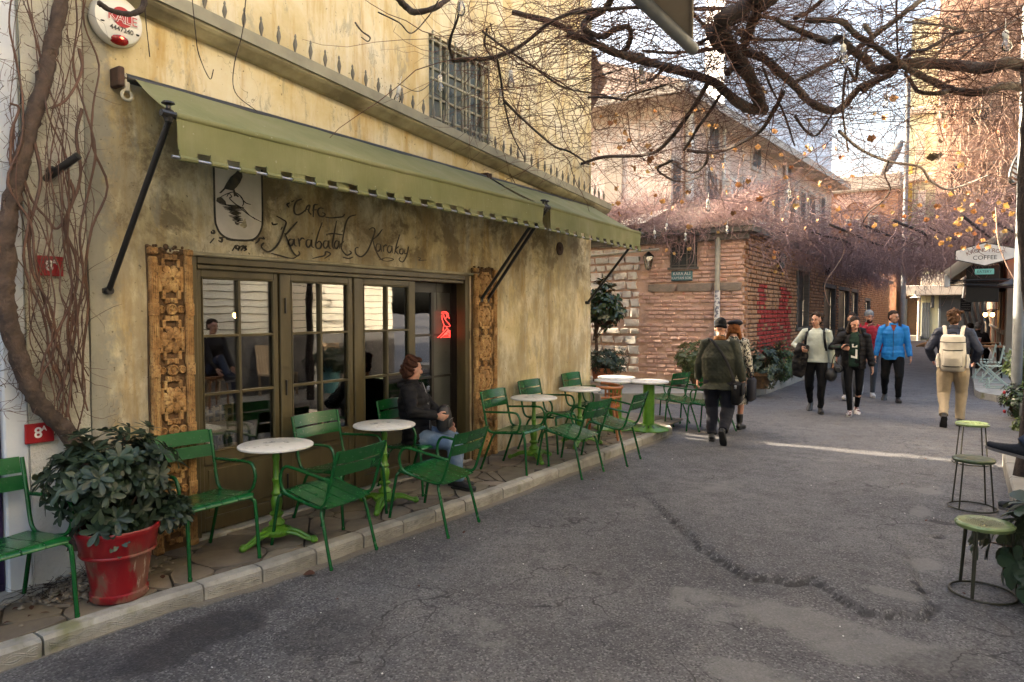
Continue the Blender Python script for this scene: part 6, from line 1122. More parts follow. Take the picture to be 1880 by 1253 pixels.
pl = thing('planter_box', 'dark planter trough behind the terrace shrubs', 'planter', (5.25, 11.6, 0)); m = MB(); m.box(-.1, .5, -2.2, 1.9, 0, .3, .02); m.build('trough', MAT['dkgreen'], pl); m = MB(); m.box(-.05, .45, -2.1, 1.8, .3, .32); m.build('soil', MAT['soil'], pl)
# thick leafed shrub at the lower right
q = at(1880, 1000, 4.05); s = thing('thick_leafed_shrub', 'thick rounded leaf shrub reaching in at the lower right beside the nearest stool', 'shrub', (q.x + .25, q.y, .16)); rosette_shrub(s, MAT['leaf_dark'], (0, 0, q.z - .16), (.42, .42, .34), 60, 8, .14, .30, 21, 300, stem_base=(.1, 0, 0), stems=6, up=.35)
pt = thing('dark_plant_pot', 'dark pot of the thick leafed shrub on the terrace edge', 'plant pot', (q.x + .34, q.y, .165)); m = MB(); m.lathe([(.001, 0), (.12, 0), (.16, .12), (.165, .14), (.15, .14), (.001, .12)], 24, cap=False); m.build('body', MAT['stooldark'], pt, smooth=50)
tq = thing('turquoise_planter', 'tall turquoise planter with a bush on the terrace across the street', 'plant pot', (5.35, 8.75, .17)); MAT['turqpot'] = simple("turquoise_glaze", (.16, .40, .44), (.12, .33, .37), 3, .3); m = MB(); m.lathe([(.001, 0), (.12, 0), (.2, .5), (.21, .52), (.19, .52), (.001, .46)], 24, cap=False); m.build('body', MAT['turqpot'], tq, smooth=50)
s = thing('bushy_plant', 'bushy dark plant in the turquoise planter across the street', 'shrub', (5.35, 8.75, .66)); rosette_shrub(s, MAT['leaf_dark'], (0, 0, .15), (.4, .45, .25), 120, 7, .1, .2, 31, 0, stem_base=(0, 0, 0))
# ---- litter: pebbles by the red pot, a few leaves on the ground
m = MB(); r = random.Random(3)
for k in range(420):
    a, b = r.gauss(0, .16), r.gauss(0, .10); m.ell((.18 + b, 1.9 + a * 1.1, .104 + r.uniform(0, .03) * math.exp(-abs(a) * 5)), [r.uniform(.007, .019), r.uniform(.007, .02), r.uniform(.004, .010)], 6, 4, Matrix.Rotation(r.uniform(0, 3), 3, 'Z'))
m.build('pebbles', MAT['gravel'], None, kind='stuff')
MAT['dryleaf'] = leafmat("dry_orange_leaf", (.30, .11, .02), (.22, .09, .025), (.28, .14, .05), .6); MAT['brownleaf'] = leafmat("brown_dead_leaf", (.10, .045, .02), (.07, .03, .015), (.09, .05, .03), .8)
dlm = unit_leaf(MAT['brownleaf'], .38, .3); fl_ = MB()
for k in range(70):
    x, y = (r.uniform(.05, .5), 1.8 + r.gauss(0, .25)) if k < 34 else ((r.uniform(1.1, 1.9), r.uniform(1.3, 8)) if k < 52 else (r.uniform(3.9, 4.7), r.uniform(3.8, 12))); z = (.106 if k < 34 else .008); a = r.uniform(0, 6); leaf_geo(fl_, (x, y, z), (math.cos(a), math.sin(a), .1), (0, 0, 1), r.uniform(.015, .045), r.uniform(.006, .016), .3)
fl_.build('fallen_leaves', MAT['brownleaf'], None, kind='stuff', smooth=180)
for px, py, lab in ((557, 1056, 'curled brown dead leaf on the asphalt near the kerb stones'), (1860, 760, 'orange dry leaf on the road by the terrace kerb')): q = onz(px, py, .006); o = bpy.data.objects.new('dead_leaf', dlm); link(o); o.location = q; o.scale = (.07,) * 3; o.rotation_euler = (.3, -.3, 1.0); tag(o, lab, 'leaf')
bits = MB()
for k in range(60): a = r.uniform(0, 6); x, y = r.uniform(1.0, 4.4), r.uniform(1.0, 8); bits.ell((x, y, .009), (r.uniform(.003, .008), r.uniform(.003, .007), .003), 5, 3)
bits.build('light_grit', MAT['whiteprint'], None, kind='stuff')
# ---- festoon bulbs
MAT['bulbglass'] = glass_mat("bulb_glass", (.93, .93, .93), 1.45, 1.2)
def bulb(px, py, dep, lab, s=1.0, wire=.5):
    q = at(px, py, dep); t = thing('festoon_bulb', lab, 'light bulb', tuple(q), 0, 'unlit festoon bulbs in the vine'); t.rotation_euler = (random.uniform(-.15, .15), random.uniform(-.15, .15), 0); m = MB(); m.lathe([(.001, -.062), (.018, -.058), (.030, -.04), (.033, -.022), (.027, 0), (.017, .02), (.014, .034)], 16, cap=False); m.build('glass', MAT['bulbglass'], t, smooth=180); m = MB(); m.lathe([(.016, .03), (.019, .034), (.019, .05), (.021, .052), (.021, .085), (.012, .098), (.004, .1)], 14); m.tube([(0, 0, .09), (.01, 0, .09 + wire * .2)], .003, 5); m.build('socket', MAT['white'], t, smooth=50); m = MB(); m.tube([(0, 0, .03), (.004, 0, 0), (-.005, 0, -.02), (.005, 0, -.035)], .002, 4); m.build('filament', MAT['steel'], t)
    for k in t.children: k.scale = (s,) * 3
    return q
BULBS = [bulb(*b) for b in ((846, 12, 4.6, 'festoon bulb hanging topmost before the yellow upper wall'), (1549, 104, 5.2, 'large festoon bulb below the thick dark vine limb in the sky gap'), (1178, 142, 6.0, 'festoon bulb hanging beside the tiled eave of the yellow building'), (808, 158, 6.6, 'festoon bulb hanging before the left part of the barred window'), (938, 150, 6.2, 'festoon bulb before the plaster right of the barred window, upper one'), (920, 182, 6.4, 'festoon bulb before the plaster right of the barred window, lower one'), (730, 178, 6.2, 'festoon bulb hanging over the ledge spikes left of the barred window'), (1848, 80, 5.0, 'festoon bulb at the right edge against the creeper wall'), (1626, 190, 8, 'festoon bulb beside the far street pole'), (1202, 433, 13.2, 'festoon bulb left of the lantern under the pink wall eave'), (1223, 420, 13.2, 'festoon bulb just right of the awning tip under the pink wall eave'), (1258, 438, 13.2, 'festoon bulb above the grated window'), (1335, 424, 13.2, 'festoon bulb right of the downpipe under the pink wall eave'), (1450, 362, 9, 'festoon bulb among the orange leaves before the peach house'), (1300, 380, 9, 'festoon bulb in front of the air conditioner'))]
for a, b, lab in ((0, 3, 'black festoon wire before the yellow upper wall, topmost run'), (3, 6, 'black festoon wire before the barred window'), (2, 4, 'black festoon wire from the tiled eave to the barred window'), (4, 5, 'short black festoon wire between two bulbs right of the barred window'), (1, 7, 'black festoon wire from the sky gap to the right edge'), (1, 2, 'black festoon wire from the sky gap to the tiled eave'), (9, 10, 'festoon wire at the awning tip before the pink wall'), (10, 11, 'festoon wire over the grated window'), (11, 12, 'festoon wire over the downpipe of the pink wall'), (13, 14, 'festoon wire before the windows of the peach house'), (8, 13, 'festoon wire from the far pole to the peach house')):
    p, q = BULBS[a] + Vector((0, 0, .12)), BULBS[b] + Vector((0, 0, .12)); wm = MB(); wm.tube([p, (p + q) / 2 - Vector((0, 0, .12)), q], .0035, 4, smooth=8); tag(wm.build('festoon_wire', MAT['black'], None), lab, 'wire', 'festoon wires through the vine')
# ---- canvas corner of the awning over the camera
cc = thing('beige_awning', 'beige canvas awning corner with a grey edge bar hanging in overhead', 'awning', (3.35, 3.1, 2.92)); C0 = Vector((3.35, 3.1, 2.92)); bar_e = Vector((3.35, -1.2, 2.92)); e2 = C0 + Vector((.347, -1, .10)) * 2.2; e3 = Vector((5.2, -1.2, 3.5))
m = MB(); m.add([C0 + Vector((.01, 0, .03)), bar_e + Vector((.01, 0, .03)), e3, e2, C0 + Vector((.01, 0, .034)), bar_e + Vector((.01, 0, .034)), e3 + Vector((0, 0, .004)), e2 + Vector((0, 0, .004))], [(0, 1, 2, 3), (7, 6, 5, 4), (0, 4, 5, 1), (1, 5, 6, 2), (2, 6, 7, 3), (3, 7, 4, 0)]); m.build('canvas', MAT['tan'], cc, world=True, fix=True); m = MB(); m.tube([C0 + Vector((0, .05, 0)), bar_e], .028, 10); m.build('edge_bar', MAT['galv'], cc, world=True, smooth=50); m = MB(); m.tube([C0 + Vector((.01, 0, .03)), e2], .008, 6); m.build('seam', MAT['tan'], cc, world=True)
# ================================================================ bare vines
MAT['limb'] = simple("dark_vine_bark", (.050, .034, .026), (.028, .019, .015), 14, .9, stretch=(1, 1, 1), bump=.9, bscale=45, bdist=.012); MAT['limb_grey'] = simple("grey_vine_bark", (.20, .17, .145), (.12, .10, .085), 12, .9, bump=.7, bscale=45, bdist=.01)
MAT['twig'] = simple("red_brown_vine_twig", (.150, .068, .042), (.075, .036, .026), 3, .8, bump=0); MAT['twig_purple'] = simple("purple_brown_twig", (.36, .225, .205), (.20, .125, .12), 1.6, .85, bump=0); MAT['twig_tan'] = simple("tan_creeper_stem", (.42, .25, .18), (.50, .36, .27), .5, .85, bump=0); MAT['stemred'] = simple("red_brown_vine_stem", (.14, .066, .040), (.075, .040, .028), 8, .75, bump=.3)
def fast_mesh(name, V, Q, mat):
    me = bpy.data.meshes.new(name); nv, nq = len(V), len(Q); me.vertices.add(nv); me.vertices.foreach_set('co', np.ascontiguousarray(V, np.float32).ravel()); me.loops.add(nq * 4); me.loops.foreach_set('vertex_index', np.ascontiguousarray(Q, np.int32).ravel()); me.polygons.add(nq); me.polygons.foreach_set('loop_start', np.arange(nq, dtype=np.int32) * 4); me.polygons.foreach_set('loop_total', np.full(nq, 4, np.int32)); me.polygons.foreach_set('use_smooth', np.ones(nq, bool)); me.update(calc_edges=True); me.materials.append(mat); return me
def walk(start, dirs, length, steps, wig, grav, R):
    n = len(start); P = np.zeros((n, steps, 3)); P[:, 0] = start; d = dirs / np.linalg.norm(dirs, axis=1, keepdims=True); st = (length / (steps - 1))[:, None]
    for i in range(1, steps):
        d = d + R.normal(0, wig, (n, 3)) + np.array([0, 0, -1.0]) * grav[:, None]; d /= np.linalg.norm(d, axis=1, keepdims=True); P[:, i] = P[:, i - 1] + d * st
    return P
def tubes(P, r, sides=3, taper=.35):
    n, S, _ = P.shape; t = P[:, -1] - P[:, 0]; t /= np.linalg.norm(t, axis=1, keepdims=True) + 1e-9; a = np.cross(t, np.array([.31, .52, .79])); a /= np.linalg.norm(a, axis=1, keepdims=True) + 1e-9; b = np.cross(t, a); rr = r[:, None] * np.linspace(1, taper, S)[None]
    V = np.zeros((n, S, sides, 3))
    for k in range(sides): an = 2 * PI * k / sides; V[:, :, k] = P + (a * math.cos(an) + b * math.sin(an))[:, None] * rr[..., None]
    I = np.arange(n * S * sides).reshape(n, S, sides); Q = [np.stack([I[:, :-1, k], I[:, :-1, (k + 1) % sides], I[:, 1:, (k + 1) % sides], I[:, 1:, k]], -1).reshape(-1, 4) for k in range(sides)]
    return V.reshape(-1, 3), np.concatenate(Q)
def join_t(L):
    Vs, Qs, o = [], [], 0
    for V, Q in L: Vs.append(V); Qs.append(Q + o); o += len(V)
    return np.concatenate(Vs), np.concatenate(Qs)
R = np.random.default_rng(12)
# ---- the climbing stem at the left
wv = thing('wall_vine', 'old twisted vine trunk with many bare stems climbing the cream wall at the left', 'vine', (.1, 1.75, .1))
def pl(pts, X): return [onx(a, b, X) for a, b in pts]
def knotty(pts, r, n=10, sm=5, amp=.12, seed=0):
    rr = random.Random(seed); P_ = catmull(pts, sm); m = MB(); N = len(P_); m.tube(P_, [np.interp(i / (N - 1), np.linspace(0, 1, len(r)), r) * (1 + rr.uniform(-amp, amp)) for i in range(N)], n)
    m.v = [tuple(np.array(p) + np.array([rr.uniform(-1, 1) for _ in range(3)]) * (min(r) * .17)) for p in m.v]; return m
knotty(pl([(118, -30), (108, 30), (92, 95), (80, 150), (62, 215), (48, 265), (33, 320), (18, 385), (10, 440), (12, 490), (8, 540), (16, 590), (34, 650), (50, 700), (72, 740), (100, 772), (128, 800), (150, 850), (150, 930), (140, 1010)], .07), [.036, .038, .040, .042, .045, .048, .046, .044, .046, .05], 14, 6, .1, 1).build('trunk', MAT['limb_grey'] and simple("brown_grey_vine_trunk", (.105, .068, .047), (.055, .036, .026), 16, .9, bump=1.0, bscale=50, bdist=.015), wv, world=True, smooth=70)
for k in range(24):
    rr = random.Random(100 + k); bx = rr.uniform(100, 150); tx = rr.uniform(5, 175); pts = []; n = 11; bow = rr.uniform(-60, 50); y0 = rr.uniform(690, 810); y1 = rr.choice([-30, -30, -30, rr.uniform(0, 330), rr.uniform(200, 450)])
    for i in range(n):
        t = i / (n - 1); px = bx + (tx - bx) * t ** .8 + bow * math.sin(PI * t) + rr.gauss(0, 9); py = y0 + (y1 - y0) * t; pts.append(onx(max(-10, px), py, .03 + .05 * rr.random() + .05 * math.sin(PI * t)))
    r0 = rr.choice([.0025, .003, .0035, .0045, .007]); knotty(pts, [r0 * 1.1, r0, r0 * .6], 6, 4, .12, k).build('stem', MAT['stemred'], wv, world=True, smooth=70)
for k, pts in enumerate([[(150, 200), (140, 250), (148, 320), (130, 380), (105, 420), (85, 400), (60, 370), (45, 330)], [(145, 90), (150, 130), (125, 180), (95, 200)], [(35, 330), (20, 300), (22, 240), (35, 200), (18, 190)], [(128, 330), (135, 360), (120, 420), (138, 470), (140, 530), (110, 600), (80, 660), (75, 720)], [(60, 250), (75, 330), (55, 420), (60, 500), (95, 570), (100, 640), (70, 700)]]): knotty(pl(pts, .09), [.010, .008, .006], 7, 5, .1, 60 + k).build('stem', MAT['stemred'], wv, world=True, smooth=70)
n = 420; s = np.array([list(onx(R.uniform(0, 160), R.uniform(0, 760), .05)) for _ in range(n)]); d = R.normal(0, 1, (n, 3)) * np.array([.5, 1, 1]); P = walk(s, d, R.uniform(.05, .28, n), 6, .35, np.full(n, .05), R); P[..., 0] = np.maximum(P[..., 0], .012); V, Q = tubes(P, R.uniform(.0012, .0026, n)); o = bpy.data.objects.new('twigs', fast_mesh('twigs', V - np.array([.1, 1.75, .1]), Q, MAT['stemred'])); link(o, wv); tag(o, kind='stuff')
n = 160; s = np.stack([R.uniform(.0, .2, n), R.uniform(1.6, 2.1, n), R.uniform(.105, .13, n)], 1); P = walk(s, R.normal(0, 1, (n, 3)) * np.array([1, 1, .1]), R.uniform(.06, .25, n), 4, .25, np.zeros(n), R); P[..., 2] = np.maximum(P[..., 2], .104); V, Q = tubes(P, R.uniform(.001, .003, n)); o = bpy.data.objects.new('root_litter', fast_mesh('root_litter', V - np.array([.1, 1.75, .1]), Q, MAT['limb'])); link(o, wv); tag(o, kind='stuff')
# ---- limbs overhead: (photo polyline, height over the lane, half-thickness in photo pixels)
gv = thing('grapevine', 'bare grapevine with thick dark limbs and orange last leaves spread over the lane', 'vine', (2.5, 7, 0)); c1 = lambda L: [(1060 + a / 2.983, b / 2.983) for a, b in L]; c2 = lambda L: [(1460 + a / 2.983, b / 2.983) for a, b in L]; c7 = lambda L: [(480 + a / 2.61, b / 2.61) for a, b in L]
LIMBS = [(c1([(990, -60), (960, 0), (880, 60), (790, 110), (800, 180), (840, 270), (890, 340), (940, 420), (980, 510), (1010, 600)]), 3.9, 14, 11), (c1([(-60, 190), (50, 215), (200, 290), (380, 340), (560, 390), (740, 450), (850, 540), (940, 595), (1020, 600)]), 3.85, 6, 10), (c1([(1090, -60), (1060, 0), (985, 60), (940, 180), (880, 330), (820, 405)]), 4.02, 12, 6), (c1([(720, 150), (740, 210), (790, 265), (920, 290), (1020, 320), (1100, 390), (1190, 470), (1250, 540), (1300, 575), (1400, 610), (1460, 580), (1550, 480), (1720, 410)]), 3.95, 8, 6),
 (c1([(-40, 75), (0, 70), (130, 60), (260, 45), (420, 40)]), 4.2, 4, 3), (c1([(190, -20), (150, 50), (50, 110), (40, 160), (90, 190), (150, 200), (200, 165), (280, 150), (290, 220), (250, 290), (200, 300)]), 3.95, 6, 4.5), (c1([(720, 450), (660, 550), (600, 640), (510, 760), (430, 830), (330, 855), (150, 860), (20, 900)]), 3.8, 4.5, 2.5), (c1([(780, 525), (720, 620), (660, 700), (620, 770), (580, 825)]), 3.75, 3.2, 2.4), (c1([(1130, 500), (1080, 600), (1000, 720), (880, 790), (780, 830), (690, 835), (600, 825)]), 3.85, 4, 3), (c1([(720, 840), (700, 900), (640, 945), (580, 930), (500, 880)]), 3.75, 3, 1.6), (c1([(520, 880), (440, 930), (530, 990), (610, 990), (680, 960)]), 3.7, 2.4, 1.6), (c1([(60, 535), (170, 535), (260, 550), (300, 520), (480, 470)]), 3.7, 2.4, 1.8), (c1([(380, 440), (420, 430), (460, 390), (500, 360)]), 3.9, 3, 3),
 (c1([(620, 60), (700, 150), (740, 230)]), 4.1, 3.5, 3), (c1([(640, 50), (800, 50), (920, 80), (1100, 110), (1253, 200)]), 4.3, 4, 3), (c1([(860, 150), (930, 210), (1100, 220), (1253, 215)]), 4.15, 3.5, 2.5), (c1([(600, 270), (700, 220), (850, 130), (960, 80)]), 4.0, 3, 4), (c1([(1020, 380), (1060, 480), (1130, 620), (1190, 800)]), 3.8, 2.6, 1.6), (c1([(360, 280), (520, 290), (700, 275), (860, 250)]), 4.0, 2.8, 3.5),
 (c2([(1300, 370), (1253, 365), (1160, 345), (1050, 375), (900, 360), (740, 350), (600, 350), (440, 385), (390, 330), (310, 270), (240, 210), (180, 230), (0, 160), (-100, 110)]), 3.95, 12, 5), (c2([(1300, 490), (1150, 472), (1000, 510), (850, 490), (740, 440), (660, 400), (560, 340), (430, 250), (330, 190), (250, 120), (60, 110)]), 3.9, 7.5, 5), (c2([(850, 490), (800, 510), (680, 505), (630, 440), (600, 400)]), 3.85, 5, 2.5), (c2([(720, -20), (600, 70), (480, 160), (300, 290), (150, 370), (0, 450)]), 4.15, 5, 4), (c2([(240, 720), (360, 820), (510, 885), (680, 915), (740, 990), (840, 1040), (960, 1000), (1060, 960)]), 3.7, 3, 1.5), (c2([(510, 885), (490, 960), (520, 1040), (470, 1110), (400, 1170), (360, 1240)]), 3.7, 1.8, 1.2), (c2([(380, 140), (420, 220), (350, 330), (330, 440), (280, 380), (260, 580), (270, 700), (290, 830)]), 3.9, 4, 1.5), (c2([(150, 0), (80, 60), (0, 100)]), 4.3, 4, 4), (c2([(555, -10), (555, 120), (560, 300)]), 4.1, 2, 1.5), (c2([(600, 120), (800, 140), (950, 170), (1100, 160), (1250, 90)]), 4.2, 2.5, 1.8), (c2([(900, 330), (1000, 240), (1150, 120), (1253, 60)]), 4.3, 2, 1.5), (c2([(370, 500), (450, 450), (540, 400), (620, 300), (720, 270), (860, 190), (920, 170)]), 4.0, 3.5, 3), (c2([(0, 640), (60, 720), (120, 740), (220, 600)]), 3.8, 3, 2),
 (c7([(640, -20), (700, 40), (740, 60), (830, 40), (900, -10)]), 4.05, 6, 5), (c7([(920, 290), (1000, 285), (1120, 275), (1250, 215), (1400, 100), (1560, 50), (1740, 40)]), 3.85, 4.5, 2.5), (c7([(920, 290), (900, 210), (940, 90), (950, 0)]), 3.8, 3, 2), (c7([(1130, 280), (1150, 400), (1165, 500), (1200, 640), (1260, 760)]), 3.5, 2.2, 1.2), (c7([(1160, 480), (1260, 580), (1400, 700), (1480, 730), (1570, 790)]), 3.45, 2.4, 1.6), (c7([(1060, 150), (1150, 220), (1300, 320), (1450, 420), (1600, 450), (1740, 480)]), 3.75, 2.2, 1.4), (c7([(1080, 140), (1070, 220), (1120, 300)]), 3.8, 2, 1.5), (c7([(1200, 60), (1400, 110), (1560, 200), (1700, 250), (1830, 270)]), 4.05, 5, 5), (c7([(560, 60), (660, 110), (720, 160), (800, 80), (850, 0)]), 3.6, 1.4, 1), (c7([(450, 110), (480, 150), (520, 180), (510, 200), (480, 180)]), 3.3, 1.6, 1),
 ([(265, -10), (268, 40), (275, 105)], 3.5, 1.1, .7), ([(352, -10), (358, 50), (365, 100), (385, 145), (392, 128)], 3.5, .9, .6), ([(452, -10), (445, 60), (430, 120), (432, 170), (472, 205)], 3.45, 1.0, .6), ([(180, 5), (205, 20), (240, 26), (262, 14), (266, -10)], 3.62, 5, 5)]
lp_pts = []
for k, (pts, z, r0, r1) in enumerate(LIMBS):
    grey = k in (22, 23, 25, 28)
    if pts[0][0] < 460 and len(pts) < 6: W3 = [onx(a, b, .34) for a, b in pts]
    else: W3 = [onz(a, b, z + .10 * math.sin(i * 1.7 + k)) for i, (a, b) in enumerate(pts)]
    W3 = [Vector(p) for p in W3]; dep = [(p - Vector(CAMP)).dot(_FV) for p in W3]; r = [max(.003, np.interp(i, [0, len(W3) - 1], [r0, r1]) * dep[i] / FPX) for i in range(len(W3))]
    knotty(W3, r, 10 if r0 > 3 else 6, 6, .10, k).build('limb', MAT['limb_grey' if grey else 'limb'], gv, world=True, smooth=70); lp_pts += [np.array(p) for p in catmull(W3, 4)]
LP = np.array(lp_pts); LP = LP[(LP[:, 1] > 4.6 - .3 * LP[:, 0])]
# trunk that carries the canopy at the right, beside the terrace
e = onz(1885, 122, 3.95); knotty([Vector((e.x + .05, e.y, 0)), Vector((e.x + .12, e.y + .03, 1.2)), Vector((e.x + .02, e.y - .02, 2.6)), Vector((e.x + .03, e.y, 3.5)), e], [.07, .06, .06, .055, .05], 10, 6, .1, 99).build('trunk', MAT['limb'], gv, world=True, smooth=70)
L = []
def canopy_start(n):
    out = []
    while len(out) < n:
        x, y = R.uniform(.35, 6.2), 3.6 + 19 * R.random() ** 1.25
        if y < 4.9 - .35 * x: continue
        q = np.sin(x * 1.9 + y * .7) + np.sin(y * 1.3 - x * .8)
        if q > R.uniform(-1.9, 1.0): out.append((x, y, R.uniform(3.55, 4.45)))
    return np.array(out)
for n, frac, l0, l1, st, wig, g0, ra, rb in ((480, .5, .9, 2.4, 12, .16, .02, .0035, .0065), (2800, .6, .4, 1.2, 8, .17, .03, .0022, .0036), (4000, .55, .15, .55, 5, .2, .06, .0017, .0028)):
    k = int(n * frac); s = np.concatenate([LP[R.integers(0, len(LP), k)] + R.normal(0, .12, (k, 3)), canopy_start(n - k)]); d = R.normal(0, 1, (n, 3)) * np.array([1, 1, .38]); P = walk(s, d, R.uniform(l0, l1, n), st, wig, R.uniform(-.5, 1.4, n) * g0, R); P[..., 0] = np.maximum(P[..., 0], .06); P[..., 2] = np.where(P[..., 2] < 2.9, 2.9 + .2 * (P[..., 2] - 2.9), P[..., 2]); L.append(tubes(P, R.uniform(ra, rb, n)))
n = 380; s = canopy_start(n); P = walk(s, R.normal(0, .25, (n, 3)) + np.array([0, 0, -1]), R.uniform(.2, .8, n), 6, .18, np.full(n, .1), R); L.append(tubes(P, R.uniform(.0018, .0028, n)))
V, Q = join_t(L); o = bpy.data.objects.new('twigs', fast_mesh('twigs', V - np.array([2.5, 7, 0]), Q, MAT['twig'])); link(o, gv); tag(o, kind='stuff')
# straight training wires
m = MB()
for a, b in (((.3, 5.2, 3.75), (6.3, 6.4, 3.9)), ((.3, 5.9, 3.7), (6.3, 7.2, 3.9)), ((.3, 7.4, 3.7), (6.3, 9.4, 3.9)), ((.3, 8.4, 3.65), (6.3, 12, 3.9)), ((1.5, 3.6, 4.1), (3.2, 20, 3.7)), ((3.6, 4.6, 4.1), (4.6, 22, 3.7))): m.tube([a, b], .003, 4)
tag(m.build('training_wires', MAT['iron'], gv, world=True), kind='stuff')
# the last leaves
MAT['leaf_orange'] = leafmat("orange_vine_leaf", (.34, .13, .035), (.20, .075, .028), (.36, .18, .06), .6); MAT['leaf_gold'] = leafmat("yellow_vine_leaf", (.38, .22, .06), (.30, .14, .04), (.36, .22, .08), .6); MAT['leaf_black'] = leafmat("shrivelled_brown_leaf", (.055, .03, .018), (.035, .02, .012), (.06, .04, .02), .8)
def vleaf(mat, seed):
    r = random.Random(seed); m = MB(); rim = []
    for i in range(15): a = -PI * .86 + 2 * PI * .86 * i / 14; rad = (.55 + .22 * abs(math.cos(a * 2.5)) + r.uniform(-.06, .06)) * (1 if abs(a) < 2.3 else .8); rim.append((rad * math.cos(a) + .3, rad * math.sin(a), r.uniform(-.16, .16) + .25 * math.sin(a * 2)))
    m.add([(0, 0, 0)] + rim, [(0, i, i + 1) for i in range(1, 15)]); return m.mesh('leaf', mat, 180)
VL = [vleaf(MAT['leaf_orange'], s) for s in range(4)]; VG = [vleaf(MAT['leaf_gold'], s + 9) for s in range(3)]; VB = [vleaf(MAT['leaf_black'], s + 19) for s in range(2)]
spots = [(1130, 221, 8, 0), (1150, 241, 8, 0), (1085, 240, 8, 0), (1163, 306, 9, 0), (1191, 299, 9, 0), (1175, 325, 9, 0), (1217, 367, 9.5, 0), (1236, 380, 9.5, 0), (1196, 388, 10, 0), (1252, 368, 9.5, 0), (1403, 163, 7.5, 1), (1486, 218, 8, 1), (1367, 285, 9, 0), (1392, 266, 9, 0), (1374, 330, 9, 1), (1420, 370, 9, 1), (1483, 365, 10, 1), (1540, 380, 9, 0), (1535, 270, 9, 0), (1545, 286, 9, 0), (1700, 330, 9, 0), (1735, 208, 8, 2), (1722, 283, 8, 2), (1711, 283, 8, 2), (1726, 255, 8, 2), (1735, 225, 8, 0), (1720, 195, 8, 0), (1640, 175, 8, 0), (1690, 375, 10, 0), (1700, 400, 10, 0), (1720, 395, 10, 0), (1660, 395, 10, 0), (1740, 437, 11, 1), (1725, 445, 11, 1), (1718, 434, 11, 1), (1777, 420, 10, 1), (1790, 425, 10, 0), (1800, 400, 9.5, 1), (1810, 410, 9.5, 1), (1825, 395, 9.5, 1), (1840, 385, 9.5, 0), (1855, 390, 9.5, 1), (1800, 440, 10, 0), (1815, 450, 10, 1), (1765, 380, 10, 1), (1770, 365, 10, 1), (1790, 385, 10, 0), (1835, 370, 9.5, 1), (1850, 375, 9.5, 1), (1421, 471, 13.5, 1), (1424, 497, 13.5, 1), (1438, 501, 13.5, 1), (1428, 487, 13.5, 1), (1420, 460, 13.5, 0), (1222, 458, 13, 0), (1238, 463, 13, 1), (1265, 455, 13, 1), (1320, 425, 12.5, 1), (1542, 425, 14, 0), (1563, 421, 14, 0), (1760, 300, 9, 1), (1830, 240, 9, 0), (1600, 250, 8, 0)]
rr = random.Random(5)
for k in range(70): spots.append((rr.gauss(1350, 190), rr.uniform(200, 420), rr.uniform(8, 13), rr.choice((0, 0, 1))))
for k in range(24): spots.append((rr.gauss(1795, 40), rr.uniform(350, 455), rr.uniform(9, 12), rr.choice((0, 0, 1))))
for px, py, dp_, kd in spots:
    if px > 1885 or px < 1090: continue
    q = at(px, py, dp_); inst('leaf', rr.choice((VL, VG, VB)[kd]), gv, q - Vector((2.5, 7, 0)), (rr.uniform(-1.8, 1.8), rr.uniform(.6, 2.4), rr.uniform(0, 6.3)), (rr.uniform(.04, .075) * (1.25 if kd == 2 else 1),) * 3)
# ---- the tangled mass over the brick roof and across the lane
rv = thing('tangled_creeper', 'dense purple brown tangle of bare creeper over the brick roof and across the lane', 'creeper', (1, 20, 3.4)); L = []
def mass(n, fx, l0, l1, ra, rb, grav):
    s = np.array([fx() for _ in range(n)]); P = walk(s, R.normal(0, 1, (n, 3)) * np.array([1, 1, .7]), R.uniform(l0, l1, n), 6, .34, R.uniform(0, 1, n) * grav, R); L.append(tubes(P, R.uniform(ra, rb, n)))
def f_eave():
    y = 14.2 + R.random() ** 2 * 5; x = R.uniform(-3.0, .75); return (x, y, 3.45 + .28 * max(0, y - 14.3) + R.uniform(-.05, .38) + .22 * math.sin(2 * x))
def f_side(): y = 14.2 + 26 * R.random() ** 1.3; x = R.uniform(.2, 1.4); return (x, y, R.uniform(3.05, 4.1) - .25 * (x > .7))
def f_lane():
    y = 17 + 15 * R.random(); x = R.uniform(.6, 5.8); return (x, y, 3.55 - .35 * math.sin(PI * (x - .6) / 5.2) * (1 if y > 20 else .3) + abs(R.normal(0, .42)) - .1)
mass(3800, f_eave, .25, .8, .004, .007, .10); mass(2800, f_side, .3, .9, .0045, .0085, .16); mass(6600, f_lane, .35, 1.1, .005, .0105, .14); mass(260, f_lane, .9, 2.2, .010, .016, .05); mass(160, f_eave, .7, 1.6, .007, .011, .05)
n = 420; s = np.array([(f_lane() if R.random() < .5 else f_side()) for _ in range(n)]); P = walk(s, R.normal(0, .3, (n, 3)) + np.array([0, 0, -1]), R.uniform(.3, .9, n), 6, .2, np.full(n, .08), R); L.append(tubes(P, R.uniform(.003, .005, n)))
n = 200; s = np.array([f_eave() for _ in range(n)]) * np.array([1, 0, 1]) + np.array([0, 14.15, -.1]); P = walk(s, R.normal(0, .35, (n, 3)) + np.array([0, -.2, -1]), R.uniform(.2, .7, n), 6, .22, np.full(n, .06), R); L.append(tubes(P, R.uniform(.0025, .004, n)))
V, Q = join_t(L); o = bpy.data.objects.new('stems', fast_mesh('stems', V - np.array([1, 20, 3.4]), Q, MAT['twig_purple'])); link(o, rv); tag(o, kind='stuff')
for k in range(9): x = .6 + k * .6; knotty([Vector((x - .5, 16 + rr.uniform(0, 3), 3.6)), Vector((x, 20 + rr.uniform(-1, 1), 3.5)), Vector((x + rr.uniform(-.4, .4), 24, 3.6)), Vector((x + rr.uniform(-.8, .8), 29, 3.7))], [.03, .025, .02], 7, 5, .15, 200 + k).build('runner', MAT['limb'], rv, world=True, smooth=70)
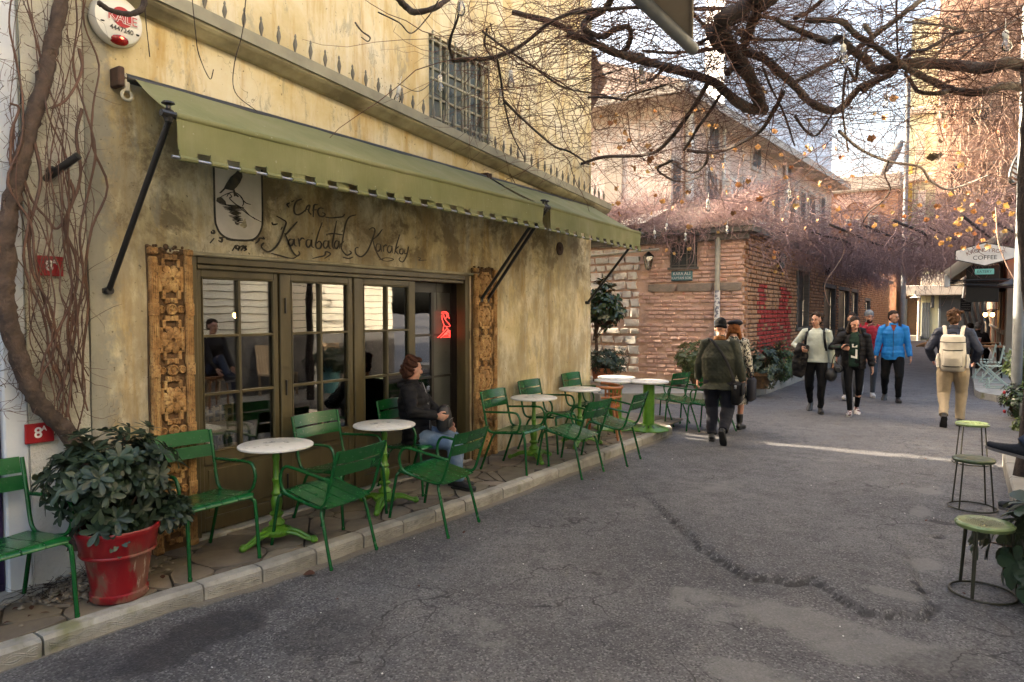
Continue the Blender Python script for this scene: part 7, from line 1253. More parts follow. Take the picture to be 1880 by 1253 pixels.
vb = [(1540, 430), (1550, 460), (1535, 490), (1515, 520), (1517, 545), (1523, 562)]; knotty([at(a, b, 17) for a, b in vb], [.012, .01, .006], 6, 5, .1, 7).build('hanging_stem', MAT['twig_tan'], rv, world=True); knotty([at(a, b, 12) for a, b in [(1828, 380), (1832, 440), (1845, 480), (1865, 520), (1870, 545), (1880, 570)]], [.012, .01, .008], 6, 5, .1, 8).build('hanging_stem', MAT['twig_tan'], rv, world=True)
# ---- creeper on the tall house at the bend
cr = thing('house_creeper', 'mat of tan and pink bare creeper stems hanging down the tall house at the bend', 'creeper', (6, 51.9, 10)); n = 5200; xa_ = xa + .3
s = np.stack([R.uniform(xa_, 12, n), R.uniform(51.3, 51.93, n), R.uniform(3.5, 22, n)], 1); P = walk(s, R.normal(0, .55, (n, 3)) * np.array([1, .15, 1]) + np.array([0, 0, -1]), R.uniform(.6, 2.6, n), 6, .28, np.full(n, .05), R); P[..., 1] = np.clip(P[..., 1], 51.0, 51.96); V, Q = tubes(P, R.uniform(.014, .035, n)); o = bpy.data.objects.new('stems', fast_mesh('stems', V - np.array([6, 51.9, 10]), Q, MAT['twig_tan'])); link(o, cr); tag(o, kind='stuff')
# ================================================================ people
def cloth(name, c1, c2=None, rough=.85, bscale=160, sheen=0.0): return simple(name, c1, c2 or tuple(x * .75 for x in c1), 9, rough, bump=.25, bscale=bscale, bdist=.003, Specular_IOR_Level=.22)
def skinm(name, c): t = NT(name); v = t.coord(); return t.done(t.mix(t.mask(t.noise(v, 14, 4), .35, .7), c, (c[0] * .95, c[1] * .72, c[2] * .66)), .5, t.bump(t.noise(v, 160, 3), .12, .002), Subsurface_Weight=.08)
SK1 = skinm("light_skin", (.50, .29, .21)); SK2 = skinm("tan_skin", (.40, .225, .15)); HAIRB = simple("dark_brown_hair", (.030, .018, .012), (.014, .009, .007), 30, .75, stretch=(1, 1, .15), bump=.6, bscale=90, Specular_IOR_Level=.15); HAIRR = simple("auburn_hair", (.060, .022, .012), (.035, .013, .008), 30, .75, stretch=(1, 1, .3), bump=.6, bscale=90, Specular_IOR_Level=.15); HAIRM = simple("medium_brown_hair", (.075, .038, .02), (.04, .02, .012), 30, .75, stretch=(1, 1, .3), bump=.6, bscale=90, Specular_IOR_Level=.15); HAIRG = simple("copper_hair", (.22, .08, .025), (.15, .05, .018), 30, .75, stretch=(1, 1, .2), bump=.5, bscale=90, Specular_IOR_Level=.15); GREYH = simple("grey_hair", (.22, .21, .2), (.14, .13, .12), 30, .75)
BLACKC = cloth("black_quilted_nylon", (.006, .0055, .006), (.009, .008, .009), .7); BLACKP = cloth("black_trouser_cloth", (.006, .006, .007), None, .95); DENIM = simple("blue_denim", (.085, .14, .23), (.15, .21, .30), 5, .9, bump=.3, bscale=200, lo=.45, hi=.6); OLIVEJ = cloth("dark_olive_waxed_cloth", (.040, .041, .027), (.028, .03, .02), .7); DKNAVY = cloth("dark_navy_trousers", (.022, .022, .030)); NAVYJ = cloth("navy_nylon", (.018, .022, .038), (.026, .03, .05), .55); KHAKI = cloth("khaki_cotton", (.36, .285, .195), (.29, .23, .155)); GREYS = cloth("pale_grey_green_knit", (.40, .43, .38), (.34, .37, .33)); BLUEJ = cloth("bright_blue_nylon", (.008, .19, .52), (.01, .15, .42), .5); REDJ = cloth("red_nylon", (.40, .018, .03), (.30, .014, .024), .6); GREENT = cloth("dark_green_shirt_cloth", (.014, .035, .024)); RUST = cloth("rust_red_shirt_cloth", (.22, .05, .025)); GREYP = cloth("grey_jeans", (.075, .08, .09)); WHITES = simple("white_sneaker_leather", (.60, .58, .55), (.45, .43, .42), 9, .6); BLACKS = simple("black_shoe_leather", (.014, .013, .013), (.02, .018, .017), 9, .5); BEIGE = cloth("beige_canvas", (.52, .475, .40), (.44, .40, .335)); BEANIE = cloth("grey_knit", (.22, .23, .235), (.17, .18, .185)); MAROON = simple("white_and_maroon_leather", (.55, .52, .5), (.10, .012, .02), 26, .6, lo=.49, hi=.51); SOLE = simple("pale_rubber", (.40, .38, .36), None, 6, .7); LIP = simple("lips", (.30, .10, .085), None, 9, .5, bump=0); EYE = simple("dark_eye", (.010, .008, .007), None, 9, .2, bump=0)
def zebra():
    t = NT("black_and_cream_patterned_cloth"); v = t.coord((1, 1, .8)); w = t.noise(v, 26, 3, .5, 1.2); return t.done(t.ramp(w, [(.47, (.018, .016, .015)), (.5, (.55, .50, .40))], 'CONSTANT'), .8)
ZEB = zebra()
def loft(m, secs, front=(0, 1, 0), n=14):
    V = []; F_ = []; N = len(secs); f0 = np.array(front, float); C_ = [np.array(s[0], float) for s in secs]
    for i, (c, rx, ry) in enumerate(secs):
        t = nrm(C_[min(i + 1, N - 1)] - C_[max(i - 1, 0)]); sd = np.cross(f0, t); sd = nrm(sd) if np.linalg.norm(sd) > .15 else nrm(np.cross((1, .2, .1), t)); fr = np.cross(t, sd)
        for k in range(n): a = 2 * PI * k / n; V.append(C_[i] + sd * rx * math.cos(a) + fr * ry * math.sin(a))
    for i in range(N - 1):
        for k in range(n): j = (k + 1) % n; F_.append((i * n + k, i * n + j, (i + 1) * n + j, (i + 1) * n + k))
    F_ += [tuple(range(n))[::-1], tuple((N - 1) * n + k for k in range(n))]; m.add(V, F_); return m
def ik(a, c, l1, l2, hint):
    a, c = np.array(a, float), np.array(c, float); d = c - a; L = min(np.linalg.norm(d), (l1 + l2) * .998); u = nrm(d); x = (L * L + l1 * l1 - l2 * l2) / (2 * L); h = math.sqrt(max(l1 * l1 - x * x, 1e-6)); hv = np.array(hint, float); hv = nrm(hv - u * np.dot(hv, u)); return a + u * x + hv * h, a + u * L
def remesh(m, voxel, smooth=3):
    me = m.mesh('tmp'); o = bpy.data.objects.new('tmp', me); COL.objects.link(o); r = o.modifiers.new('r', 'REMESH'); r.mode = 'VOXEL'; r.voxel_size = voxel; s = o.modifiers.new('s', 'SMOOTH'); s.iterations = smooth; s.factor = .5
    dg = bpy.context.evaluated_depsgraph_get(); out = bpy.data.meshes.new_from_object(o.evaluated_get(dg)); bpy.data.objects.remove(o); bpy.data.meshes.remove(me); return out
def vnoise(P, s, seed):
    return fbm(P[:, 0] * 1.0 + P[:, 1] * .6 + 11, P[:, 2] + P[:, 1] * .5 + 7, s, seed)
def shape(name, m, voxel, mat, parent, smooth=3, wrinkle=0.0, wscale=9, puff=0.0, pstep=.085, quilt=False, seed=1):
    me = remesh(m, voxel, smooth); n = len(me.vertices); P = np.zeros(n * 3); me.vertices.foreach_get('co', P); P = P.reshape(-1, 3); Nn = np.zeros(n * 3); me.vertices.foreach_get('normal', Nn); Nn = Nn.reshape(-1, 3)
    if wrinkle: P = P + Nn * (wrinkle * vnoise(P, wscale, seed))[:, None]
    if puff: s = np.abs(np.sin(PI * (P[:, 2] + .01 * np.sin(P[:, 0] * 14)) / pstep)); P = P + Nn * (puff * (np.sqrt(s) - .6))[:, None]
    if quilt: g = np.minimum(np.abs(np.sin((P[:, 0] + P[:, 2]) * 42)), np.abs(np.sin((P[:, 0] - P[:, 2]) * 42))); P = P + Nn * (.0035 * (np.sqrt(g) - .6))[:, None]
    me.vertices.foreach_set('co', P.ravel()); me.polygons.foreach_set('use_smooth', [True] * len(me.polygons)); me.update(); me.name = name; me.materials.clear(); me.materials.append(mat); o = bpy.data.objects.new(name, me); link(o, parent); return o
def person(label, loc, rotz, H=1.72, hip=(0, 0, .92), lean=0.0, turn=0.0, ankles=None, wrists=None, elbows=None, head=(0, 0), skin=SK1, top=None, bottom=None, shoes=BLACKS, hair=HAIRB, hairkind='short', vox=.0085, girth=1.0, sitting=False, long=None, feet=((0, 0), (0, 0)), grip=(.5, .5), hat=None, open_front=None):
    """feet: (yaw, pitch) of each; order of pairs: left (-x), right (+x); the figure faces +y"""
    p = thing('person', label, 'person', loc, rotz); p.scale = (H / 1.72,) * 3; hp = np.array(hip, float)
    cl, sl = math.cos(lean), math.sin(lean); ct, st = math.cos(turn), math.sin(turn)
    def T(x, y, z):        # a point of the upright torso (hips at z .92) bent by lean, turned by turn above the waist
        k = min(max((z - .95) / .3, 0), 1); a = turn * k; x, y = x * math.cos(a) - y * math.sin(a), x * math.sin(a) + y * math.cos(a); zz = z - .92; return hp + np.array([x, y * cl + zz * sl, zz * cl - y * sl])
    fr = np.array([-st * .6, cl, -sl]); g = girth
    HJ = [hp + np.array([s * .092, 0, -.02]) for s in (-1, 1)]; ank = ankles or [(-.1, 0, .085), (.1, 0, .085)]; khint = (0, 1, .15)
    LEG = []
    for s, h, a in zip((-1, 1), HJ, ank): k, e = ik(h, a, .43, .42, (s * .12, 1, .1)); LEG.append((h, k, e))
    SH = [T(s * .185, -.005, 1.395) for s in (-1, 1)]; wr = wrists or [(-.26, .03, .84), (.26, .03, .84)]; ARM = []
    for i, (s, h) in enumerate(zip((-1, 1), SH)): eh = (elbows or [None, None])[i] or (s * .35, -1, -.1); k, e = ik(h, wr[i], .285, .255, eh); ARM.append((h, k, e))
    tz = ((.83, .13, .10), (.93, .162, .115), (1.06, .14 * g, .102 * g), (1.18, .152 * g, .112 * g), (1.30, .165, .115), (1.38, .15, .095), (1.435, .085, .065), (1.47, .055, .056))
    # --- body: skin, one surface
    m = MB(); loft(m, [(T(0, 0, z), rx * .93, ry * .93) for z, rx, ry in tz] + [(T(0, .012, 1.53), .05, .052)], fr)
    for (h, k, e) in LEG: loft(m, [(h + (k - h) * -.05, .075, .08), (h + (k - h) * .3, .073, .078), (k, .05, .053), (k + (e - k) * .35, .05, .055), (e, .034, .038)], (0, 1, 0), 12)
    for (h, k, e) in ARM: loft(m, [(h + np.array([0, 0, .01]), .05, .05), (h + (k - h) * .5, .042, .044), (k, .036, .037), (k + (e - k) * .4, .037, .036), (e, .024, .027)], (0, 1, .3), 10)
    HC = T(0, .03, 1.605); Rh = Matrix.Rotation(turn * .8 + head[0], 3, 'Z') @ Matrix.Rotation(-lean * .3 + head[1] - .10, 3, 'X'); hd = lambda x, y, z: np.array(Rh @ Vector((x, y, z))) + HC
    m.ell(hd(0, -.01, .03), (.074, .092, .088), 18, 12, Rh); m.ell(hd(0, .012, -.035), (.058, .072, .075), 16, 10, Rh); m.ell(hd(0, .035, -.085), (.036, .042, .028), 12, 8, Rh)
    loft(m, [(hd(0, .078, .022), .009, .008), (hd(0, .093, -.005), .011, .012), (hd(0, .101, -.026), .016, .013), (hd(0, .088, -.036), .017, .01)], (0, 1, 0), 8)
    m.ell(hd(0, .072, .03), (.05, .015, .012), 10, 6, Rh); m.ell(hd(0, .074, -.062), (.024, .012, .012), 10, 6, Rh)
    for s in (-1, 1): m.ell(hd(s * .074, -.008, -.005), (.011, .02, .031), 8, 6, Rh); m.ell(hd(s * .04, .055, -.02), (.022, .02, .024), 8, 6, Rh)
    for i, ((h, k, e), s) in enumerate(zip(ARM, (-1, 1))):       # hands: palm, four fingers, thumb
        d = nrm(e - k); d = nrm(d * .9 + np.array([0, .12, -.15])); inw = np.array([-s, .15, 0.]); pn = nrm(inw - d * np.dot(inw, d)); w = np.cross(d, pn); cu = grip[i]
        loft(m, [(e - d * .01, .024, .02), (e + d * .03, .037, .016), (e + d * .085, .041, .014), (e + d * .095, .037, .012)], tuple(pn), 10)
        sgn = 1 if np.dot(w, (0, 1, 0)) > 0 else -1
        for q, L_ in zip((-1.5, -.5, .5, 1.5), (.062, .074, .078, .068) if sgn > 0 else (.068, .078, .074, .062)):
            b0 = e + d * .09 + w * q * .0195; d1 = nrm(d + pn * cu * .7); d2 = nrm(d + pn * cu * 1.9); d3 = nrm(d * (1 - cu * .6) + pn * cu * 2.6); m.tube([b0 - d * .02, b0, b0 + d1 * L_ * .45, b0 + d1 * L_ * .45 + d2 * L_ * .32, b0 + d1 * L_ * .45 + d2 * L_ * .32 + d3 * L_ * .23], [.0095, .0095, .009, .0082, .007], 8)
        b0 = e + d * .025 + w * sgn * .030; m.tube([b0 - w * sgn * .012, b0 + (w * sgn * .75 + d * .6) * .028, b0 + (w * sgn * .6 + d + pn * .3) * .045, b0 + (w * sgn * .35 + d * 1.25 + pn * .6) * .060], [.014, .012, .0105, .0085], 8)
    shape('body', m, vox if vox < .008 else .0085, skin, p, 2)
    m = MB(); 
    for s in (-1, 1):
        e_ = MB(); e_.ell(hd(s * .031, .0805, .012), (.0125, .006, .0065), 10, 6, Rh); e_.build('eye', EYE, p, smooth=180); e_ = MB(); e_.tube([hd(s * .016, .088, .031), hd(s * .033, .087, .036), hd(s * .05, .076, .030)], [.003, .0042, .002], 6); e_.build('eyebrow', hair if hair != GREYH else HAIRB, p, smooth=180)
    m.tube([hd(-.024, .083, -.062), hd(0, .0915, -.060), hd(.024, .083, -.062)], [.0035, .0068, .0035], 6, smooth=3); m.build('lips', LIP, p, smooth=180)
    # --- trousers or leggings, shoes
    if bottom:
        bm_, w0, w1 = bottom; m = MB(); loft(m, [(T(0, 0, z), rx * 1.04, ry * 1.06) for z, rx, ry in tz[:3]], fr); m.ell(T(0, -.03, .87), (.14, .10, .08), 12, 8)
        for (h, k, e) in LEG: loft(m, [(h + (k - h) * -.08, .09 * g, .098 * g), (h + (k - h) * .3, .088 * w0, .092 * w0), (k + (h - k) * .06, .064 * w0, .068 * w0), (k, .063 * w0, .066 * w0), (k + (e - k) * .4, .060 * w1, .066 * w1), (e + (k - e) * .12, .052 * w1, .057 * w1), (e + (k - e) * .02, .053 * w1, .058 * w1)], (0, 1, 0), 14)
        shape('trousers', m, .010, bm_, p, 2, .0042 if w1 > .95 else .0015, 8)
    for i, ((h, k, e), s) in enumerate(zip(LEG, (-1, 1))):
        ya, pi_ = feet[i]; Rf = Matrix.Rotation(ya - s * .12, 3, 'Z') @ Matrix.Rotation(pi_, 3, 'X'); ft = lambda x, y, z: np.array(Rf @ Vector((x, y, z))) + e; m = MB()
        loft(m, [(ft(0, -.075, -.045), .028, .03), (ft(0, -.05, -.035), .036, .045), (ft(0, .0, -.03), .038, .05), (ft(0, .06, -.042), .042, .038), (ft(s * .006, .12, -.048), .047, .033), (ft(s * .006, .165, -.052), .042, .028), (ft(0, .195, -.052), .034, .026), (ft(0, .208, -.056), .026, .019)], (0, 0, 1), 12); loft(m, [(ft(0, -.02, -.03), .037, .044), (ft(0, -.012, .02), .038, .042), (ft(0, -.012, .04), .036, .04)], (0, 1, 0), 12)
        o = shape('shoe', m, .0075, shoes, p, 2); m = MB(); pts_ = [(-.03, -.082), (.03, -.082), (.042, -.03), (.04, .04), (.05, .11), (.045, .165), (.032, .198), (.0, .212), (-.032, .198), (-.045, .165), (-.05, .11), (-.04, .04), (-.042, -.03)]; m.prism([(a, b) for a, b in pts_], .02, lambda u, v_, w_: tuple(ft(u, v_, -.085 + w_))); m.build('sole', SOLE if shoes is not BLACKS else BLACKS, o, fix=True)
    # --- coat, jumper or jacket
    if top:
        tm_, f, hem, puff, quilt = top; m = MB(); secs = [(T(0, .0, hem), .172 * f * g, .128 * f * g)] + [(T(0, .0, z), rx * f * (1.08 if z < 1.0 else 1.04), ry * f * 1.1) for z, rx, ry in tz if z > hem + .04 and z < 1.45]; loft(m, secs, fr, 20); loft(m, [(T(0, 0, 1.39), .11, .08), (T(0, .0, 1.45), .075, .07), (T(0, .005, 1.475 + .03 * (f > 1.12)), .068, .068)], fr, 14)
        for (h, k, e), s in zip(ARM, (-1, 1)): loft(m, [(h + np.array([-s * .05, 0, .005]), .065 * f, .07 * f), (h, .066 * f, .068 * f), (h + (k - h) * .5, .057 * f, .06 * f), (k, .052 * f, .053 * f), (k + (e - k) * .5, .049 * f, .048 * f), (k + (e - k) * .93, .040 * f, .040 * f), (k + (e - k) * 1.0, .038 * f, .038 * f)], (0, 1, .3), 14)
        shape('jacket' if puff or quilt or f > 1.1 else 'jumper', m, .0095, tm_, p, 2, .0045, 7, puff, .075, quilt, seed=int(abs(loc[0] * 10)) + 1)
    # --- hair
    def hairell(parts, amp, name='hair', mat=hair): 
        m = MB()
        for c, r in parts: m.ell(hd(*c), r, 18, 12, Rh)
        return shape(name, m, .0075, mat, p, 1, amp * (1.1 if name == 'hair' else 1), 26 if name == 'hair' else 16, seed=5)
    if hairkind == 'short': hairell([((0, -.028, .066), (.080, .089, .068)), ((0, -.05, .005), (.077, .062, .075)), ((0, .035, .098), (.050, .030, .018))], .0045)
    if hairkind == 'tousled': hairell([((0, -.028, .068), (.085, .092, .076)), ((0, -.052, .0), (.082, .064, .085)), ((.03, .02, .112), (.05, .045, .03)), ((.075, -.02, .095), (.04, .05, .03)), ((-.03, -.07, .06), (.06, .05, .06))], .009)
    if hairkind == 'bob': hairell([((0, -.030, .066), (.086, .092, .074)), ((0, -.065, .0), (.084, .060, .085)), ((.05, -.06, -.01), (.038, .045, .06)), ((-.05, -.06, -.01), (.038, .045, .06)), ((0, -.08, -.05), (.06, .04, .05)), ((.02, .035, .108), (.05, .04, .024)), ((-.04, -.03, .12), (.045, .045, .03)), ((.04, -.06, .10), (.045, .045, .035))], .011)
    if hairkind == 'long':
        m = MB(); m.ell(hd(0, -.032, .064), (.080, .088, .074), 18, 12, Rh); m.ell(hd(0, -.055, -.01), (.082, .065, .09), 16, 10, Rh)
        for s, fwd in ((-1, .07), (1, .04)): loft(m, [(hd(s * .06, -.035, .03), .03, .045), (hd(s * .074, -.03, -.06), .025, .04), (hd(s * .085, .02, -.14), .034, .036), (hd(s * .092, fwd, -.24), .040, .032), (hd(s * .085, fwd + .015, -.34), .03, .024), (hd(s * .08, fwd + .01, -.40), .01, .01)], (0, 1, 0), 10)
        shape('hair', m, .0085, hair, p, 1, .006, 18)
    if hat == 'beanie': hairell([((0, -.018, .065), (.086, .098, .085)), ((0, -.02, .03), (.088, .10, .035))], .001, 'beanie', BEANIE if hair is HAIRB and skin is SK2 else BLACKP)
    p['_'] = 0; del p['_']
    return p, T, hd, ARM, LEG, Rh
def extra(name, m, mat, p, smooth=60, vox=None, **k):
    return shape(name, m, vox, mat, p, **k) if vox else m.build(name, mat, p, smooth=smooth, fix=True)
def bag_thing(name, label, cat, m, mat, p, parts=()):
    """a carried thing, built in its bearer's frame and then stood in the world"""
    M_ = Matrix.Translation(p.location) @ Matrix.Rotation(p.rotation_euler.z, 4, 'Z') @ Matrix.Scale(p.scale.x, 4); t = thing(name, label, cat, p.location, p.rotation_euler.z); t.scale = p.scale
    m.name_ = None; 
    for nm, mm, mt, sm in [('body', m, mat, 60)] + list(parts): mm.build(nm, mt, t, smooth=sm, fix=True)
    return t
# 1 --- seated woman in the black jacket
w, T, hd, ARM, LEG, Rh = person('seated woman in a black puffer jacket and blue jeans looking down the lane', (.30, 4.70, .1), -PI / 2 + .42, 1.47, (0, -.04, .57), -.10, .1, [(-.10, .36, .085), (.04, .43, .085)], [(-.17, .24, .66), (.21, .23, .80)], [(-1, -.5, -.4), (1, -.5, -.3)], (.62, -.02), SK1, (BLACKC, 1.24, .84, .011, False), (DENIM, 1.12, 1.08), BLACKS, HAIRR, 'bob', .0065, 1.08, feet=((-.3, 0), (-.25, 0)), grip=(.45, .55))
m = MB(); m.tube([T(.03, .155, .95), T(.035, .165, 1.1), T(.02, .155, 1.25), T(.01, .14, 1.38), T(.0, .115, 1.46)], .004, 6, smooth=4); extra('zip', m, MAT['steel'], w); m = MB(); m.ell((0, 0, 0), (1, 1, 1), 14, 8); m.v = [tuple(T(x * .13, -.10 + y * .06, 1.46 + z * .05)) for x, y, z in m.v]; extra('hood', m, BLACKC, w, vox=.01, wrinkle=.003)
c = np.array([.05, .27, .75]); m = MB(); m.ell((0, 0, 0), (1, 1, 1), 20, 14); m.v = [(c[0] + .115 * np.sign(x) * abs(x) ** .6, c[1] + .075 * y, c[2] + .145 * np.sign(z) * abs(z) ** (.55 if z < 0 else .9)) for x, y, z in m.v]
z_ = MB(); z_.tube([(c[0] - .10, c[1] + .045, c[2] - .06), (c[0] - .095, c[1] + .045, c[2] + .06), (c[0] - .04, c[1] + .04, c[2] + .13), (c[0] + .03, c[1] + .04, c[2] + .13)], .004, 6, smooth=5); pk_ = MB(); pk_.cbox((c[0] + .01, c[1] + .07, c[2] - .05), (.14, .03, .10), .012); z2 = MB(); z2.tube([(c[0] - .055, c[1] + .088, c[2] + .0), (c[0] + .075, c[1] + .088, c[2] + .0)], .0035, 6)
bag_thing('small_backpack', 'small black leather backpack held on the seated woman lap', 'backpack', m, BLACKS, w, [('zip', z_, MAT['steel'], 60), ('front_pocket', pk_, BLACKS, 60), ('pocket_zip', z2, MAT['steel'], 60)])
# 2 --- man in the dark green jacket, from behind
w, T, hd, ARM, LEG, Rh = person('man from behind in a dark green quilted jacket and black knit cap', (1.76, 8.88, .008), .17, 1.60, (0, 0, .90), .13, 0, [(-.09, .02, .085), (.10, -.28, .19)], [(-.30, .10, .86), (.32, .0, .86)], None, (0, -.12), SK2, (OLIVEJ, 1.30, .74, 0, True), (DKNAVY, 1.42, 1.36), BLACKS, HAIRB, 'none', .0085, 1.28, feet=((0, 0), (0, -.95)))
m = MB(); m.ell(hd(0, -.015, .075), (.085, .098, .088), 18, 12, Rh); m.ell(hd(0, -.02, .025), (.09, .102, .038), 18, 10, Rh); extra('knit_cap', m, BLACKP, w, vox=.007, wrinkle=.002); m = MB(); loft(m, [(T(0, -.01, 1.44), .085, .075), (T(0, -.01, 1.50), .075, .07)], (0, 1, 0), 16); extra('tan_collar', m, cloth("tan_corduroy", (.20, .085, .03)), w, vox=.009)
c = np.array([.27, -.07, .70]); m = MB(); m.cbox(tuple(c), (.13, .36, .30), .03); m.v = [(x + .02 * math.sin(z * 20), y, z) for x, y, z in m.v]; st = MB(); a_ = [T(-.10, -.15, 1.44), T(.02, -.19, 1.3), T(.14, -.20, 1.1), (.24, -.19, .84)]; st.tube([T(-.13, .05, 1.47)] + a_, .020, 6, smooth=4, flat=.3); fl = MB(); fl.cbox((c[0] + .06, c[1], c[2] + .06), (.03, .35, .17), .01); bk_ = MB(); bk_.cbox((c[0] - .02, c[1] - .185, c[2] + .1), (.03, .012, .05), .004)
bag_thing('shoulder_bag', 'dark shoulder bag hanging at the right hip of the man in the knit cap', 'bag', m, OLIVEJ if False else BLACKC, w, [('strap', st, BLACKC, 60), ('flap', fl, BLACKC, 60), ('buckle', bk_, MAT['steel'], 60)])
# 3 --- woman with beret and patterned dress
w, T, hd, ARM, LEG, Rh = person('woman from behind in a dark beret and a black and cream patterned dress', (1.66, 9.86, .008), .02, 1.56, (0, 0, .92), .03, 0, [(-.08, -.18, .13), (.09, .12, .085)], [(-.25, .05, .86), (.27, .06, .86)], None, (.25, -.05), SK1, (ZEB, 1.06, .86, 0, False), None, BLACKS, HAIRG, 'long', .0085, feet=((0, -.5), (0, 0)))
m = MB(); loft(m, [(T(0, 0, 1.08), .145, .108), (T(0, 0, .95), .18, .135), (T(0, 0, .8), .20, .16), ((.01, -.02, .62), .22, .19), ((.01, -.02, .46), .24, .21), ((.01, -.02, .42), .235, .205)], (0, 1, 0), 20); extra('skirt', m, ZEB, w, vox=.010, wrinkle=.007, wscale=6); m = MB(); m.ell(hd(.01, -.02, .085), (.125, .13, .045), 20, 10, Rh); m.ell(hd(0, -.015, .06), (.088, .1, .035), 16, 8, Rh); m.tube([hd(0, -.02, .12), hd(.0, -.02, .145)], .005, 6); extra('beret', m, DKNAVY, w, vox=.007, wrinkle=.003); 
for i, (h, k, e) in enumerate(LEG): m = MB(); loft(m, [(e + np.array([0, 0, .16]), .056, .06), (e + np.array([0, 0, .02]), .047, .052)], (0, 1, 0), 12); extra('boot_shaft', m, BLACKS, w, vox=.008)
m = MB(); m.cbox((.30, -.02, .66), (.10, .26, .36), .03); st = MB(); st.tube([(.30, -.1, .84), (.30, -.08, .92), (.30, .04, .92), (.30, .08, .84)], .012, 6, smooth=4); bag_thing('dark_tote_bag', 'dark tote bag hanging at the side of the woman in the beret', 'bag', m, DKNAVY, w, [('handle', st, DKNAVY, 60)])
# 4 --- man in the pale jumper
w, T, hd, ARM, LEG, Rh = person('man in a pale grey jumper with a black jacket over his arm', (2.33, 12.4, .008), PI + .12, 1.66, (0, 0, .92), -.02, -.08, [(-.09, .05, .085), (.09, -.30, .14)], [(-.27, .05, .86), (.22, .22, 1.12)], [None, (.9, -.8, -.3)], (-.42, .10), SK2, (GREYS, 1.10, .88, 0, False), (BLACKP, 1.12, 1.0), BLACKS, HAIRB, 'tousled', .0085, 1.12, feet=((0, 0), (0, -.55)), grip=(.4, .8))
for s in (-1, 1): m = MB(); m.tube([T(s * .14, -.13, 1.36), T(s * .135, -.02, 1.455), T(s * .14, .11, 1.36), T(s * .155, .135, 1.24), T(s * .165, .06, 1.08)], .020, 6, smooth=4, flat=.35); extra('backpack_strap', m, BLACKC, w)
m = MB(); m.ring((0, 0, 0), .022, .002, 16, 5); m.v = [tuple(hd(-.032 + x, .098, .012 + y)) for x, y, z in m.v]; m2 = MB(); m2.ring((0, 0, 0), .022, .002, 16, 5); m.add([tuple(hd(.032 + x, .098, .012 + y)) for x, y, z in m2.v], m2.f); m.tube([hd(-.01, .1, .016), hd(.01, .1, .016)], .002, 5); bag_thing('spectacles', 'thin round spectacles worn by the man in the pale jumper', 'spectacles', m, MAT['black'], w)
m = MB(); h, k, e = ARM[1]; loft(m, [(e + np.array([-.03, -.06, .07]), .10, .09), (e + np.array([.01, -.04, -.05]), .12, .10), (e + np.array([.03, -.06, -.25]), .125, .085), (e + np.array([.03, -.06, -.42]), .115, .06), (e + np.array([-.04, -.06, -.50]), .05, .04)], (0, 1, 0), 16); me = remesh(m, .011, 2); t = thing('carried_jacket', 'black padded jacket draped over the forearm of the man in the pale jumper', 'jacket', w.location, w.rotation_euler.z); t.scale = w.scale; 
mm = MB(); mm.v = []; shape('cloth', m, .011, BLACKC, t, 2, .012, 7)
m = MB(); h, k, e = ARM[0]; m.ell((-.36, .12, .78), (.075, .09, .07), 16, 10); ln = MB(); ln.lathe([(.04, 0), (.042, .07), (.035, .09)], 16, (-.36, .20, .78), ax='y'); st = MB(); st.tube([(-.36, .1, .84), (-.31, .06, .9), (-.28, .06, .84)], .006, 6, smooth=4); bag_thing('camera_bag', 'black camera with lens hanging at the left hand of the man in the pale jumper', 'camera', m, BLACKS, w, [('lens', ln, BLACKS, 50), ('strap', st, BLACKC, 60)])
# 5 --- person behind him
person('person mostly hidden behind the man in the pale jumper', (2.62, 14.35, .008), PI + .12, 1.66, (0, 0, .92), 0, 0, [(-.09, .1, .085), (.09, -.2, .1)], None, None, (.1, 0), SK2, (BLACKC, 1.1, .86, 0, False), (GREYP, 1.1, 1.0), WHITES, HAIRB, 'short', .010)
# 6 --- woman with the phone
w, T, hd, ARM, LEG, Rh = person('young woman in an open black puffer jacket looking down at her phone while walking', (2.90, 12.45, .008), PI + .16, 1.60, (0, 0, .92), .02, 0, [(-.07, -.22, .12), (.05, .14, .085)], [(-.29, .06, .86), (.20, .27, 1.20)], [None, (1, -.6, -.5)], (.30, -.32), SK1, (GREENT, 1.0, .86, 0, False), (BLACKP, .92, .82), MAROON, HAIRB, 'long', .0085, .95, feet=((0, -.45), (0, 0)), grip=(.4, .7))
m = MB(); secs = [(.82, .19, .145), (.95, .195, .15), (1.1, .185, .145), (1.25, .19, .15), (1.36, .18, .125), (1.42, .12, .09)]
n = 22
for dr, ln_ in ((1, 0),):
    V = []; 
    for z, rx, ry in secs:
        for k in range(n): a = math.radians(118) + math.radians(304) * k / (n - 1); V.append(tuple(T(rx * math.cos(a), ry * math.sin(a), z)))
        for k in range(n): a = math.radians(118) + math.radians(304) * (n - 1 - k) / (n - 1); V.append(tuple(T((rx - .025) * math.cos(a), (ry - .025) * math.sin(a), z)))
    q = 2 * n; m.add(V, [(i * q + k, i * q + (k + 1) % q, (i + 1) * q + (k + 1) % q, (i + 1) * q + k) for i in range(len(secs) - 1) for k in range(q)] + [tuple(range(q))[::-1], tuple((len(secs) - 1) * q + k for k in range(q))])
for (h, k, e), s in zip(ARM, (-1, 1)): loft(m, [(h + np.array([-s * .05, 0, .0]), .08, .085), (h, .082, .085), (h + (k - h) * .5, .07, .072), (k, .064, .065), (k + (e - k) * .5, .06, .06), (k + (e - k) * .96, .048, .048)], (0, 1, .3), 14)
loft(m, [(T(0, -.06, 1.40), .12, .06), (T(0, -.065, 1.47), .10, .05)], (0, 1, 0), 14); extra('open_jacket', m, BLACKC, w, vox=.0095, wrinkle=.004, puff=.009, pstep=.08, smooth=2)
